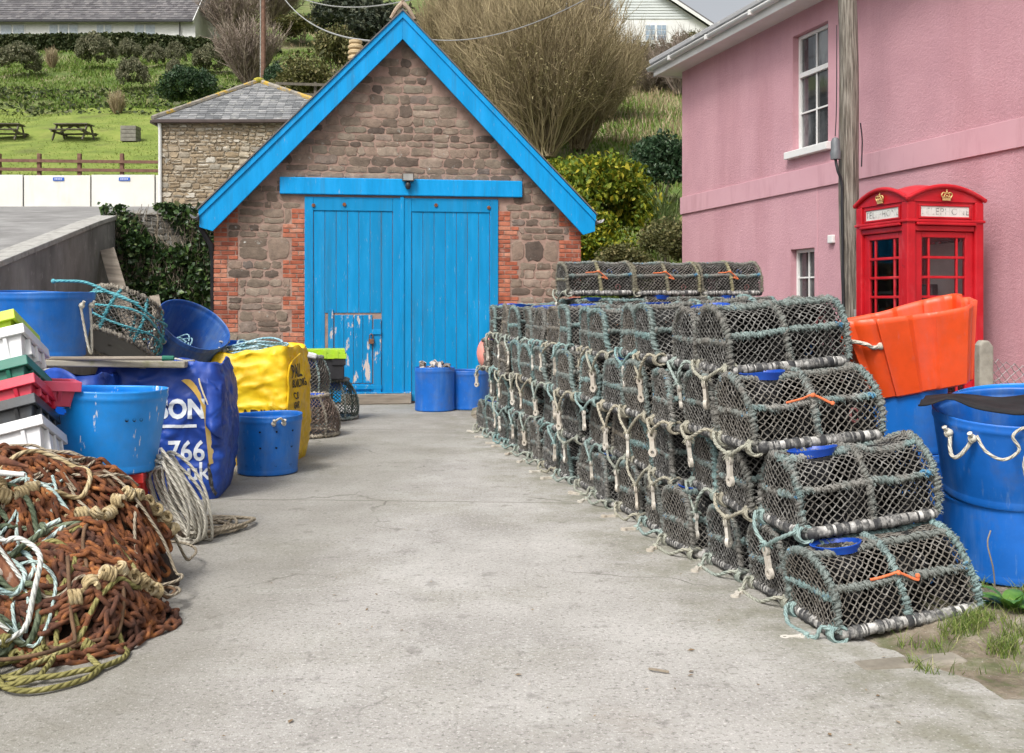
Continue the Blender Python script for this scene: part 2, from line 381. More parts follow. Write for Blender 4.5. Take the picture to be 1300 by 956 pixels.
# ================================================================ terrain
def wall_x(y): return -7.2+(19-y)*.152 if y < 19 else -7.2
def ramp_z(y): return interp(y, [-6, 2, 6, 13, 19, 24, 33, 36], [-.6, .05, .8, 2.04, 3.09, 3.75, 4.66, 4.9])
def hill_z(x, y):
    zl = interp(y, [19, 24, 31, 34, 36, 41, 44.5, 46.5, 47.5, 54, 65, 76, 82, 100, 150], [3.1, 3.4, 4.2, 5.3, 5.95, 7.2, 8.25, 8.75, 9.35, 11.4, 15.7, 19.6, 21.2, 28.5, 46])
    zr = interp(y, [19, 22, 27, 38, 50, 65, 75, 100, 150], [.35, .9, 2.6, 7.3, 11.8, 16.6, 18.9, 20, 21])
    zc = interp(y, [19, 22, 27, 38, 50, 65, 75, 100, 150], [1., 1.6, 3.2, 7.3, 11.8, 17.0, 20.5, 32, 50])
    t = sm(-5.2, -.5, x); u = sm(2, 9, x)
    z = lerp(zl, lerp(zc, zr, u), t)
    amp = .35 if y > 56 or x > -6 else .06
    z += amp*noise.noise(Vector((x*.22, y*.22, 3)))*sm(19, 24, y)+.35*amp*noise.noise(Vector((x*.8, y*.8, 1)))*sm(19, 24, y)
    if x < -5.5 and y < 36: z = min(z, ramp_z(y)-.25)
    return z
def verge_z(x, y):
    xr = x+.225*(y-5)
    return .11*sm(1.65, 2.35, xr)*sm(4.55, 5.1, y)+.34*sm(2.7, 4.4, xr)*sm(5.6, 9.5, y)+.015*noise.noise(Vector((x*3, y*3, 0)))*sm(1.7, 2.2, xr)*sm(4.6, 5, y)
mb = MB(); mb.add([(-400, -60, -.05), (400, -60, -.05), (400, 900, -.05), (-400, 900, -.05)], [(0, 1, 2, 3)])
tag(mb.build('ground', G['soil']), kind='structure')
mb = MB(); mb.grid(lambda u, v: (lerp(-7.5, 14, u), lerp(-5, 19.8, v), 0), 30, 34)
tag(mb.build('yard', G['concrete']), kind='structure')
mb = MB(); mb.grid(lambda u, v: (lerp(-.6, 13, u), lerp(4.3, 19.7, v), verge_z(lerp(-.6, 13, u), lerp(4.3, 19.7, v))-.006+.004*sm(1.7, 1.9, lerp(-.6, 13, u)+.225*(lerp(4.3, 19.7, v)-5))*2), 110, 130)
tag(mb.build('verge', G['soil']), kind='structure')
xs = np.linspace(-1, 1, 120); xs = np.sign(xs)*np.abs(xs)**1.5*120; ys = 19.75+np.linspace(0, 1, 110)**1.5*140
mb = MB(); mb.grid(lambda u, v: (xs[round(u*119)], ys[round(v*109)], hill_z(xs[round(u*119)], ys[round(v*109)])), 120, 110)
tag(mb.build('hillside', G['hill'], smooth=180), kind='structure')
mb = MB(); mb.grid(lambda u, v: (lerp(-60, -7.5, u), lerp(34.2, 54.6, v)+.6*noise.noise(Vector((u*14, 0, 5)))*v, hill_z(lerp(-60, -7.5, u), lerp(34.2, 54.6, v))+.05), 90, 60)
tag(mb.build('lawn', G['lawn'], smooth=180), kind='structure')
# the steep lane climbing on the left, its retaining wall
mb = MB(); ry = [-6, -2, 2, 4, 6, 8, 10, 12, 13, 15, 17, 19, 21, 24, 28, 33, 36]
mb.add([p for y in ry for p in ((-40, y, ramp_z(y)), (wall_x(y)-.2, y, ramp_z(y)))], [(2*i, 2*i+1, 2*i+3, 2*i+2) for i in range(len(ry)-1)])
tag(mb.build('road', G['asphalt']), kind='structure')
rw = thing('retaining_wall', 'grey streaked concrete retaining wall holding up the steep lane', 'wall', (wall_x(12), 12, 0))
mb = MB(); wy = [2.5, 4, 6, 8, 10, 12, 13, 14, 15, 16, 17, 18, 19.25]; vs = []
for y in wy: vs += [(wall_x(y), y, -.05), (wall_x(y), y, ramp_z(y)+.02), (wall_x(y)-.3, y, ramp_z(y)+.02), (wall_x(y)-.3, y, -.05)]
n = len(wy); fs = [(0, 1, 2, 3), tuple(4*(n-1)+k for k in (3, 2, 1, 0))]
for i in range(n-1):
    for k in range(4): fs.append((4*i+k, 4*i+4+k, 4*i+4+(k+1) % 4, 4*i+(k+1) % 4))
mb.add(vs, fs); mb.build('wall', G['wallconc'], rw, smooth=0, world=True)
mb = MB(); vs = []
for y in wy:
    j = .012*noise.noise(Vector((y*3, 0, 0)))
    vs += [(wall_x(y)+.03+j, y, ramp_z(y)+.02), (wall_x(y)+.03+j, y, ramp_z(y)+.10), (wall_x(y)-.34, y, ramp_z(y)+.10), (wall_x(y)-.34, y, ramp_z(y)+.02)]
mb.add(vs, fs); mb.build('coping', G['copeconc'], rw, smooth=0, world=True, bevel=.012)

# white flood panels along the lane's far side
pw = thing('panel_wall', 'low white panelled wall with two small blue plates beyond the lane', 'wall', (-14, 33, 4.6))
xp = [-25.2, -21.1, -18.95, -16.9, -15.2, -13.1, -11.1, -10.45]
G['blueplate'] = mk('blue_plate', [(0, C(30, 90, 190))], src='flat', rough=.5)
for k in range(len(xp)-1):
    mb = MB(); mb.span((xp[k]+.02, 33, 4.5), (xp[k+1]-.02, 33.12, 5.63+.015*(k % 2))); o = mb.build('wall_panel', G['whitewall'], pw, smooth=0, world=True, bevel=.01)
    if k in (4, 5):
        xm = (xp[k]+xp[k+1])/2+.05
        m2 = MB(); m2.span((xm-.17, 32.975, 5.46), (xm+.17, 32.996, 5.56)); p = m2.build('sign_plate', G['blueplate'], pw, smooth=0, world=True)
        m2 = MB()
        for q in range(5): m2.span((xm-.12+q*.05, 32.97, 5.495), (xm-.085+q*.05, 32.974, 5.525))
        m2.build('sign_lettering', G['white'], pw, smooth=0, world=True)
mb = MB(); mb.span((-25.2, 33.04, 4.5), (-10.45, 33.08, 5.58)); mb.build('backing_rail', G['black'], pw, smooth=0, world=True)

# ================================================================ stones, bricks, slates
def stone(mb, u0, u1, v0, v1, fn, d, rough=.012):
    cu, cv = (u0+u1)/2, (v0+v1)/2; a, b = (u1-u0)/2, (v1-v0)/2; n = 16; ring = []; sk = random.uniform(-.05, .05)
    e = random.uniform(8, 26)
    for k in range(n):
        t = 2*PI*(k+.5+random.uniform(-.12, .12))/n; c, s = math.cos(t), math.sin(t); q = max(abs(c), abs(s)); c, s = (c/q, s/q); c, s = (c, s); q = (abs(c)**e+abs(s)**e)**(-1/e)
        ring.append((cu+a*c*q+random.uniform(-rough, rough), cv+b*s*q+sk*a*c*q+random.uniform(-rough, rough)))
    vs = [fn(u, v, 0) for u, v in ring]+[fn(lerp(cu, u, .965), lerp(cv, v, .95), d*.75) for u, v in ring]
    dd = [d*random.uniform(.75, 1.25) for _ in ring]
    vs += [fn(lerp(cu, u, .90), lerp(cv, v, .86), q) for (u, v), q in zip(ring, dd)]+[fn(cu, cv, d*random.uniform(.8, 1.4))]
    fs = [(i, (i+1) % n, n+(i+1) % n, n+i) for i in range(n)]+[(n+i, n+(i+1) % n, 2*n+(i+1) % n, 2*n+i) for i in range(n)]+[(2*n+i, 2*n+(i+1) % n, 3*n) for i in range(n)]
    mb.add(vs, fs)
def stonework(mb, u0, u1, v0, v1, fn, keep=None, ch=(.09, .24), sw=(.15, .55), gap=.02, d=.016, wob=.05):
    v = v0; row = 0
    while v < v1-.03:
        h = random.uniform(*ch); h = min(h, v1-v); u = u0-random.uniform(0, .2); row += 1
        while u < u1:
            wd = random.uniform(*sw)*(.6+h*2.2); ue = min(u+wd, u1); us = max(u, u0)
            if ue-us > .07:
                parts = [(v, v+h)]
                if h > .17 and random.random() < .35: q = random.uniform(.4, .6); parts = [(v, v+h*q), (v+h*q, v+h)]
                for (a, b) in parts:
                    wv = wob*noise.noise(Vector((us*.9, a*1.3, 7))); g = gap*random.uniform(.35, .8)
                    if keep is None or keep(us, ue, a+wv, b+wv): stone(mb, us+g, ue-g, a+g*.8+wv, b-g*.8+wv, fn, d*random.uniform(.6, 1.5), min(.016, (b-a)*.1))
            u = ue if ue > u else u+wd
        v += h
def bricks(mb, u0, u1, v0, v1, fn, bh=.073, bl=.225, d=.014, side=0):
    n = max(1, round((v1-v0)/bh)); h = (v1-v0)/n
    for r in range(n):
        u = u0+(-(bl*.5) if r % 2 else 0)
        while u < u1-.01:
            a, b = max(u, u0), min(u+bl, u1)
            if b-a > .03:
                g = .0075; j = lambda: random.uniform(-.003, .003); dd = d*.7+random.uniform(-.003, .003)
                mb.prism([(a+g+j(), v0+r*h+g+j()), (b-g+j(), v0+r*h+g+j()), (b-g+j(), v0+(r+1)*h-g+j()), (a+g+j(), v0+(r+1)*h-g+j())], fn, 0, dd)
            u += bl
def slates(mb, O, U, V, w0, w1l, w1r, ln, rh=.2, sw=.26, th=.012, N=None):
    """O eaves-left corner, U along eaves, V up the slope; left/right edges move in by w1l/w1r over length ln"""
    O = Vector(O); U = Vector(U).normalized(); V = Vector(V).normalized(); N = U.cross(V) if N is None else N
    rows = int(ln/rh)
    for r in range(rows+1):
        t0 = r*rh; t1 = min(t0+rh*1.25, ln)
        if t1-t0 < .02: continue
        l0 = w1l*t0/ln; r0 = w0-w1r*t0/ln; l1 = w1l*min(t0+rh, ln)/ln; r1 = w0-w1r*min(t0+rh, ln)/ln
        x = l0-(sw*.5 if r % 2 else 0)-random.uniform(0, .05)
        while x < r0:
            a, b = max(x+.004, l0), min(x+sw-.004, r0)
            if b-a > .02:
                a1, b1 = min(max(a, l1), r1), max(min(b, r1), l1); z0 = th*2+random.uniform(0, th*.7); z1 = th*.7; jj = random.uniform(-.008, .008)
                vs = [O+U*a+V*(t0+jj)+N*z0, O+U*b+V*(t0+jj)+N*z0, O+U*b1+V*t1+N*z1, O+U*a1+V*t1+N*z1, O+U*a+V*(t0+jj)+N*.002, O+U*b+V*(t0+jj)+N*.002]
                mb.add(vs, [(0, 1, 2, 3), (4, 5, 1, 0), (4, 0, 3), (1, 5, 2)])
            x += sw

# ================================================================ stone store with slate roof, up the lane
G['rubble'] = mk('tan_rubble', [(0, (.17, .13, .085)), (.25, (.29, .22, .14)), (.5, (.36, .28, .185)), (.7, (.27, .25, .21)), (.88, (.4, .34, .25)), (1, (.5, .47, .41))], src='island', rough=.9, vary=.35, scale=9, bump=.6, bscale=45, bdist=.01)
G['tanmortar'] = mk('tan_mortar', [(.3, (.27, .22, .16)), (.7, (.38, .32, .24))], scale=14, rough=.95, bump=.5, bscale=60)
bx0, bx1, by, bz = -10.29, -4.35, 31.0, 3.4; ez = 6.98; ap = Vector((-8.1, by+2.97, 8.72))
sb = thing('stone_store', 'small tan rubble stone building with hipped slate roof beside the lane', 'building', ((bx0+bx1)/2, by, bz))
mb = MB(); mb.span((bx0, by, bz), (bx1, by+5.94, ez)); mb.build('wall', G['tanmortar'], sb, smooth=0, world=True)
mb = MB(); stonework(mb, bx0, bx1, bz+.5, ez-.02, lambda u, v, d: (u, by-d, v), ch=(.09, .2), sw=(.16, .42), gap=.024, d=.03, wob=.12)
stonework(mb, by, by+5.9, bz+.5, ez-.02, lambda u, v, d: (bx0-d, u, v), ch=(.1, .22), sw=(.16, .5), gap=.024, d=.03); mb.build('stonework', G['rubble'], sb, smooth=30, world=True)
ov = .16; e = [Vector((bx0-ov, by-ov, ez)), Vector((bx1+ov, by-ov, ez)), Vector((bx1+ov, by+5.94+ov, ez)), Vector((bx0-ov, by+5.94+ov, ez))]
mb = MB(); mb.add(e+[ap], [(0, 1, 4), (1, 2, 4), (2, 3, 4), (3, 0, 4), (3, 2, 1, 0)]); rf = mb.build('roof', G['darkslate'], sb, smooth=0, world=True)
mb = MB()
for k in range(4):
    a, b = e[k], e[(k+1) % 4]; U = b-a; wd = U.length; V = ap-(a+b)/2; Un = U.normalized(); fl = (ap-a).dot(Un); h_ = (ap-a-Un*fl); slates(mb, a, U, h_, wd, fl-.02, wd-fl-.02, h_.length-.02, rh=.17, sw=.25, N=Un.cross(h_.normalized()))
mb.build('slates', G['slate'], sb, smooth=0, world=True)
mb = MB(); G['ridge'] = mk('ridge_tiles', [(.35, (.18, .165, .14)), (.65, (.34, .31, .26))], scale=5, rough=.9, spots=[((.5, .32, .04), 2.6, .52, .6, .9)])
for a in e: mb.tube(resample([a+Vector((0, 0, .05)), ap+Vector((0, 0, .05))], .3), .075, 7, lump=lambda k, j: .1*(k % 2))
mb.build('hip_tiles', G['ridge'], sb, world=True)
mb = MB(); mb.ball(ap+Vector((0, 0, .05)), .16, sq=(1.2, 1.2, .7)); mb.build('ridge_cap', mk('mossy_cap', [(.3, (.2, .2, .02)), (.7, (.42, .36, .04))], scale=9, rough=.9), sb, world=True)
mb = MB(); mb.beam((bx0-ov, by-ov-.03, ez-.05), (bx1+ov, by-ov-.03, ez-.05), .11, .1); mb.beam((bx0-ov-.03, by-ov, ez-.05), (bx0-ov-.03, by+6, ez-.05), .11, .1)
mb.build('gutter', G['brownplastic'], sb, world=True, bevel=.02)
mb = MB(); mb.tube([(bx0+.03, by-.13, ez-.1), (bx0+.03, by-.07, ez-.35), (bx0+.03, by-.07, bz+.3)], .05, 10); mb.build('downpipe', G['white'], sb, world=True)

# ================================================================ ivy clad wall between the lane and the garage
G['ivy'] = mk('ivy_leaves', [(0, (.012, .03, .010)), (.45, (.03, .065, .018)), (.8, (.055, .105, .025)), (.95, (.12, .19, .05)), (1, (.2, .22, .1))], src='island', rough=.42, spec=.45, trans=.12)
G['stem'] = mk('dry_stems', [(.3, (.14, .11, .08)), (.7, (.34, .29, .22))], scale=6, rough=.9)
G['oldstone'] = mk('dark_rubble', [(0, (.07, .065, .055)), (.5, (.14, .13, .11)), (1, (.24, .225, .19))], src='island', rough=.95, vary=.3, scale=8, bump=.5)
iw = thing('garden_wall', 'rubble wall overgrown with dark ivy left of the garage', 'wall', (-6, 19.6, 0)); ix0, ix1 = -7.5, -4.4
itop = lambda x: lerp(3.3, 3.52, (x-ix0)/(ix1-ix0))
mb = MB(); mb.prism([(ix0, 0), (ix1, 0), (ix1, itop(ix1)), (ix0, itop(ix0))], lambda u, v, d: (u, 19.6-d, v), 0, -.4); mb.build('wall', G['copeconc'], iw, smooth=0, world=True)
mb = MB(); stonework(mb, ix0, ix1, .02, 3.28, lambda u, v, d: (u, 19.6-d, v), gap=.022, d=.025); mb.build('stonework', G['oldstone'], iw, world=True)
N_ = 32000; x = rng.uniform(ix0, ix1, N_); z = rng.uniform(.1, 3.45, N_)
den = np.array([noise.noise(Vector((a*1.6, b*1.6, 9)))+.70-.95*max(0, (b-2.3)) for a, b in zip(x, z)])
keep = rng.uniform(-.3, .25, N_) < den; x, z = x[keep], z[keep]
y = 19.52-np.abs(rng.normal(0, .10, len(x)))-.12*np.array([max(0, noise.noise(Vector((a*2.4, b*2.4, 4)))) for a, b in zip(x, z)])*2
V, Fc = leaves_np(np.stack([x, y, z], 1), .075, .85, up=0); world_child(link_mesh('ivy', np_mesh('ivy', V, Fc), G['ivy'], None), iw)
P = []
for k in range(420):
    x0 = random.uniform(ix0, ix1); z0 = random.uniform(2.0, itop(x0)+.05); d = random.uniform(-1, 1); l = random.uniform(.3, 1.1)
    P.append([(x0+d*.3*l*t+.05*math.sin(t*9+k), 19.5-.10*math.sin(t*3)-.08*random.random(), z0-l*t+.08*math.sin(t*7+k*2)) for t in (0, .25, .5, .75, 1)])
V, Fc = tubes_np(P, np.full((len(P), 5), .006)); world_child(link_mesh('dry_vines', np_mesh('vines', V, Fc), G['stem'], None), iw)
# ================================================================ garage
GA = math.atan2(.149, .989); GO = Vector((-1.80+.008, 17.30, 0)); GH = Matrix.Translation(GO) @ Matrix.Rotation(GA, 4, 'Z')
garage = thing('garage', 'stone garage with red brick quoins, bright blue double doors and blue bargeboards', 'garage', GO, GA)
HWD, LEN, EAVE, APX = 2.97, 7.5, 3.12, 6.16      # local frame: x along the front, y into the building
gx = lambda u, v, d: (u, -d, v)
G['mortar'] = mk('pink_mortar', [(.3, (.23, .15, .12)), (.5, (.34, .23, .185)), (.7, (.43, .305, .25))], scale=6, detail=8, rough=.95, bump=.6, bscale=70, spots=[((.2, .16, .14), 3, .55, .7, .5)])
G['gstone'] = mk('garage_stone', [(0, (.10, .076, .062)), (.2, (.165, .125, .095)), (.4, (.21, .165, .125)), (.58, (.27, .195, .15)), (.76, (.215, .185, .14)), (.92, (.34, .26, .205)), (1, (.14, .115, .10))], src='island',
    rough=.92, vary=.4, scale=7, detail=9, bump=.8, bscale=38, bdist=.012, spots=[((.42, .42, .38), 9, .62, .7, .7), ((.62, .62, .58), 3.3, .70, .725, .9), ((.07, .06, .055), 5, .6, .75, .7)])
G['brick'] = mk('red_brick', [(0, (.24, .066, .038)), (.4, (.36, .10, .052)), (.75, (.43, .14, .08)), (1, (.50, .22, .14))], src='island', rough=.9, vary=.4, scale=12, bump=.5, bscale=60,
    spots=[((.50, .37, .31), 5, .56, .74, .6), ((.12, .08, .07), 4, .6, .75, .5)])
def bluepaint(name, c, peel=0, scale=4):
    t = NT(name); n1 = t.noise(2.2, 7, .65, (3, 3, .5)); col = t.ramp(n1, [(.3, tuple(q*.82 for q in c)), (.5, c), (.72, tuple(min(1, q*1.12+.012) for q in c))])
    col = t.mix(col, tuple(q*.72 for q in c), t.math('MULTIPLY', t.rng(t.island(), 0, 1, 0, 1), .45)); col = t.mix(col, (.05, .12, .16), t.math('MULTIPLY', t.rng(t.noise(1.6, 7, .7, (5, 5, .16)), .52, .72, 0, 1), .38))
    f = t.math('MULTIPLY', t.rng(t.noise(16, 6, .7, (2.2, 2.2, .35)), .63, .72, 0, 1), .55); col = t.mix(col, (.42, .5, .56), f)
    if peel:
        f = t.rng(t.noise(7, 6, .68, (1.4, 1.4, .38)), .60-peel*.09, .64-peel*.09, 0, 1); col = t.mix(col, (.58, .50, .45), f)
        f2 = t.rng(t.noise(13, 5, .7, (1.2, 1.2, .3)), .62, .66, 0, 1); col = t.mix(col, (.09, .08, .075), t.math('MULTIPLY', f2, .8*peel))
    t.set(Base_Color=col, Roughness=.5); t.b.inputs['Specular IOR Level'].default_value = .25; t.bump(t.noise(26, 5, .6, (3, 3, .25)), .35, .004); return t.m
G['blue'] = bluepaint('blue_gloss', (.0, .325, .74)); G['doorblue'] = bluepaint('door_blue', (.0, .275, .60)); G['peelblue'] = bluepaint('peeling_blue', (.0, .25, .55), .32); G['chipblue'] = bluepaint('chipped_blue', (.0, .25, .55), .12)
mb = MB(); mb.prism([(-HWD, 0), (HWD, 0), (HWD, EAVE), (0, APX-.05), (-HWD, EAVE)], gx, 0, -LEN); mb.build('wall', G['mortar'], garage, smooth=0)
DL, DR, DT = -1.57, 1.588, 3.37
def clear(u0, u1, v0, v1):
    top = APX-.10-(APX-EAVE)/HWD*max(abs(u0), abs(u1))
    if v1 > top: return False
    if u1 > DL-.0 and u0 < DR and v0 < DT: return False
    return True
quo = []; v = 0.; k = 0
while v < 3.05:
    h = random.choice([.22, .29, .29, .36]); quo.append((v, min(v+h, 3.15), (.34 if k % 2 else .20), (.20 if k % 2 else .37))); v += h; k += 1
def wide(u0, u1, v0, v1):
    if not clear(u0, u1, v0, v1): return False
    for (a, b, wj, wq) in quo:
        if v1 > a+.02 and v0 < b-.02:
            if u1 > DL-wj-.005 and u0 < DL: return False
            if u0 < DR+wj+.005 and u1 > DR: return False
            if u0 < -HWD+wq or u1 > HWD-wq: return False
    return True
mb = MB()
for (a, b, wj, wq) in quo:                                  # stones between quoin and jamb, band by band
    for s in (-1, 1):
        e0, e1 = sorted((s*(HWD-wq), (DR+wj) if s > 0 else (DL-wj)))
        kk = random.choice((1, 2, 2, 2)); stonework(mb, e0+.01, e1-.01, a, b, gx, None, ch=((b-a)/kk*.92, (b-a)/kk), sw=(.15, .42), gap=.016, d=.008, wob=.012)
stonework(mb, -HWD+.05, HWD-.05, max(q[1] for q in quo), 6.0, gx, clear, ch=(.08, .23), sw=(.13, .44), gap=.016, d=.008, wob=.035)
mb.build('stonework', G['gstone'], garage, smooth=28)
for q_ in range(4):
    mb = MB()
    for (a, b, wj, wq) in quo:
        if q_ == 0: bricks(mb, DL-wj, DL+.02, a, min(b, DT), gx)
        if q_ == 1: bricks(mb, DR-.02, DR+wj, a, min(b, DT), gx)
        if q_ == 2: bricks(mb, -HWD-.012, -HWD+wq, a, b, gx); bricks(mb, -.01, .3, a, b, lambda u, v, d: (-HWD-d, u, v))
        if q_ == 3: bricks(mb, HWD-wq, HWD+.012, a, b, gx); bricks(mb, -.01, .3, a, b, lambda u, v, d: (HWD+d, u, v))
    mb.build('brick_quoin', G['brick'], garage, smooth=0, bevel=.004, segs=1)
mb = MB(); stonework(mb, .3, LEN, 0, EAVE-.1, lambda u, v, d: (-HWD-d, u, v)); stonework(mb, .3, LEN, 0, EAVE-.1, lambda u, v, d: (HWD+d, u, v)); mb.build('side_stonework', G['gstone'], garage, smooth=28)
# roof slabs + slates
sl_ = (APX-EAVE)/HWD; rl = math.hypot(HWD+.22, (HWD+.22)*sl_)
for s in (-1, 1):
    mb = MB(); ex = s*(HWD+.22); ezz = APX-sl_*(HWD+.22)
    mb.prism([(0, APX+.03), (ex, ezz+.03), (ex, ezz+.11), (0, APX+.11)], gx, .17, -LEN-.1); mb.build('roof', G['darkslate'], garage, smooth=0)
    mb = MB(); U = Vector((0, -s, 0)); O = Vector((ex, LEN+.1 if s > 0 else -.17, ezz+.112)); slates(mb, O, U, Vector((-s, 0, sl_)), LEN+.27, 0, 0, rl, rh=.2, sw=.25, N=Vector((s*sl_, 0, 1)).normalized())
    mb.build('slates', G['slate'], garage, smooth=0)
    # bargeboard: main board and a raised top strip
    wv = .44; mb = MB(); tip = s*3.17; zt = APX+.16-sl_*3.17
    mb.prism([(0, APX+.16), (tip, zt), (tip, zt-.26), (tip-s*.20, zt-.26-.06), (0, APX+.16-wv)], gx, .175, .225)
    b = mb.build('bargeboard', G['blue'], garage, smooth=0, bevel=.006)
    mb = MB(); mb.prism([(0, APX+.175), (tip+s*.01, zt+.012), (tip+s*.01, zt-.10), (0, APX+.06)], gx, .228, .25); m_ = mb.build('top_strip', G['blue'], b, smooth=0, bevel=.004)
    mb = MB(); mb.prism([(0, APX+.20), (tip+s*.03, zt+.03), (tip+s*.03, zt+.005), (0, APX+.172)], gx, .14, .27); mb.build('drip_edge', G['darkslate'], garage, smooth=0)
    mb = MB(); mb.prism([(0, APX-.02), (s*3.1, APX-.02-sl_*3.1), (s*3.1, APX-.06-sl_*3.1), (0, APX-.06)], gx, 0.03, .18); mb.build('soffit', G['blue'], garage, smooth=0)
    # half-round gutter ending just past the bargeboard
    mb = MB(); gxx = s*3.24; gz = zt-.06
    mb.grid(lambda u, v: (gxx+.06*math.cos(PI+u*PI), lerp(-.30, LEN, v), gz+.06*math.sin(PI+u*PI)), 9, 3)
    mb.build('gutter', mk('old_gutter', [(.3, (.10, .10, .11)), (.7, (.42, .42, .42))], scale=9, rough=.6), garage, solid=.008)
mb = MB(); mb.tube([(-3.2, -.05, 2.86), (-3.02, -.02, 2.55), (-3.0, .10, 2.3), (-3.0, .10, .05)], .045, 8); mb.build('downpipe', G['black'], garage)
# ridge and its finial
mb = MB()
for k in range(16): mb.prism([(-.16, APX+.06), (0, APX+.23), (.16, APX+.06), (.12, APX+.04), (0, APX+.17), (-.12, APX+.04)], gx, .2-k*.46, .2-k*.46-.452)
mb.build('ridge_tiles', G['ridge'], garage, smooth=0)
G['ochre'] = mk('clay', [(.3, (.30, .22, .16)), (.7, (.45, .36, .27))], scale=20, rough=.9)
mb = MB(); c = Vector((0, -.2, APX+.22))
for s in (-1, 1): mb.tube(smooth_path([c+Vector((s*.19, 0, -.17)), c+Vector((s*.10, 0, -.02)), c+Vector((s*.045, 0, .04)), c+Vector((0, 0, .09))], 9), [.026, .03, .034, .036, .038, .04, .042, .04, .035], 7)
mb.ball(c+Vector((0, 0, .14)), .04, sq=(.8, .8, 1.5)); mb.build('ridge_finial', G['ochre'], garage)
# clay louvre flue on the rear left slope
mb = MB(); fc = Vector((-.80, 3.2, APX-.80*sl_+.22))
mb.T = Matrix.Translation(fc+Vector((.06, 0, .12))) @ Matrix.Diagonal((.62, .62, .82, 1))
prof = [(.17, -.5), (.17, .52)]; z = .52
for k in range(5): prof += [(.235, z), (.235, z+.05), (.17, z+.09)]; z += .125
prof += [(.21, z), (.20, z+.06), (.0, z+.07)]; mb.lathe(prof, 20); mb.build('chimney_pot', mk('buff_clay', [(.3, (.42, .31, .17)), (.7, (.58, .46, .28))], scale=8, rough=.85), garage, smooth=30)
# lintel beam
mb = MB(); mb.span((-1.95, -.075, 3.375), (1.975, .0, 3.645)); mb.build('lintel', G['blue'], garage, smooth=0, bevel=.012)
# doors: two leaves of boards under a head rail
def board(mb, x0, x1, z0, z1, y0=-.012, y1=.02): mb.span((x0+.003, y0, z0), (x1-.003, y1, z1))
mb = MB(); mb.span((DL, .024, .02), (DR, .05, DT)); mb.build('door_backing', G['black'], garage, smooth=0)
WX0, WX1, WZ0, WZ1 = -1.10, -.47, .32, 1.47           # wicket opening
def leaf(x0, x1, hole=None):
    dl = None; mb = MB(); n = round((x1-x0-.3)/.185); xa = x0+.15; st = (x1-x0-.3)/n
    for k in range(n):
        a, b = xa+k*st, xa+(k+1)*st
        if hole and a < hole[1]-.03 and b > hole[0]+.03:
            board(mb, a, b, .06, hole[2]); board(mb, a, b, hole[3], 3.12)
        else: board(mb, a, b, .06, 3.12)
    d = mb.build('door', G['doorblue'], garage, smooth=0, bevel=.005)
    mb = MB(); mb.span((x0+.01, -.03, .04), (x0+.145, .022, 3.34)); mb.span((x1-.145, -.03, .04), (x1-.01, .022, 3.34)); mb.span((x0+.147, -.028, 3.12), (x1-.147, .022, 3.34)); mb.span((x0+.147, -.026, .03), (x1-.147, .023, .16))
    mb.build('door_frame', G['doorblue'], d, smooth=0, bevel=.006); return d
dl = leaf(DL, -.005, (WX0, WX1, WZ0, WZ1)); dr = leaf(.005, DR)
mb = MB(); mb.span((-.03, -.05, .05), (.03, -.031, 3.36)); mb.build('cover_strip', G['doorblue'], dr, smooth=0, bevel=.006)
mb = MB(); n = 4; st = (WX1-WX0-.02)/n
for k in range(n): board(mb, WX0+.01+k*st, WX0+.01+(k+1)*st, WZ0+.012, WZ1-.035, -.02)
wk = mb.build('wicket_door', G['peelblue'], garage, smooth=0, bevel=.004, label='small wicket door with peeling blue paint')
mb = MB(); mb.span((WX0-.09, -.036, WZ0-.02), (WX0-.005, -.013, WZ1+.06)); mb.span((WX1+.005, -.036, WZ0-.3), (WX1+.13, -.013, WZ1-.1)); mb.span((WX0-.09, -.04, WZ0-.09), (WX1+.14, -.0125, WZ0-.022))
mb.build('wicket_frame', G['chipblue'], wk, smooth=0, bevel=.005)
G['rust'] = mk('rusty_iron', [(.25, (.055, .022, .012)), (.45, (.16, .055, .02)), (.6, (.28, .10, .03)), (.75, (.40, .17, .06))], scale=18, detail=8, rough=.9, bump=.6, bscale=120)
mb = MB(); mb.span((WX1-.05, -.055, WZ1-.35), (WX1+.13, -.04, WZ1-.27)); mb.build('hasp', G['doorblue'], wk, smooth=0, bevel=.004)
mb = MB(); mb.box((WX1-.03, -.065, WZ1-.46), (.085, .03, .08)); mb.tube([(WX1-.055, -.065, WZ1-.42), (WX1-.055, -.065, WZ1-.36), (WX1-.03, -.065, WZ1-.335), (WX1-.005, -.065, WZ1-.36), (WX1-.005, -.065, WZ1-.42)], .009, 6)
mb.build('padlock', mk('old_brass', [(.3, (.16, .07, .04)), (.7, (.30, .15, .09))], scale=30, rough=.5, metal=.5), wk, bevel=.006)
mb = MB()
for (x, z) in [(-.93, 3.22), (.55, 3.23), (1.42, 3.2), (-1.42, 3.2)]: mb.T = Matrix.Translation((x, -.035, z)) @ Matrix.Rotation(PI/2, 4, 'X'); mb.lathe([(.03, -.01), (.03, .012), (.0, .02)], 10)
mb.build('bolt', G['rust'], dl)
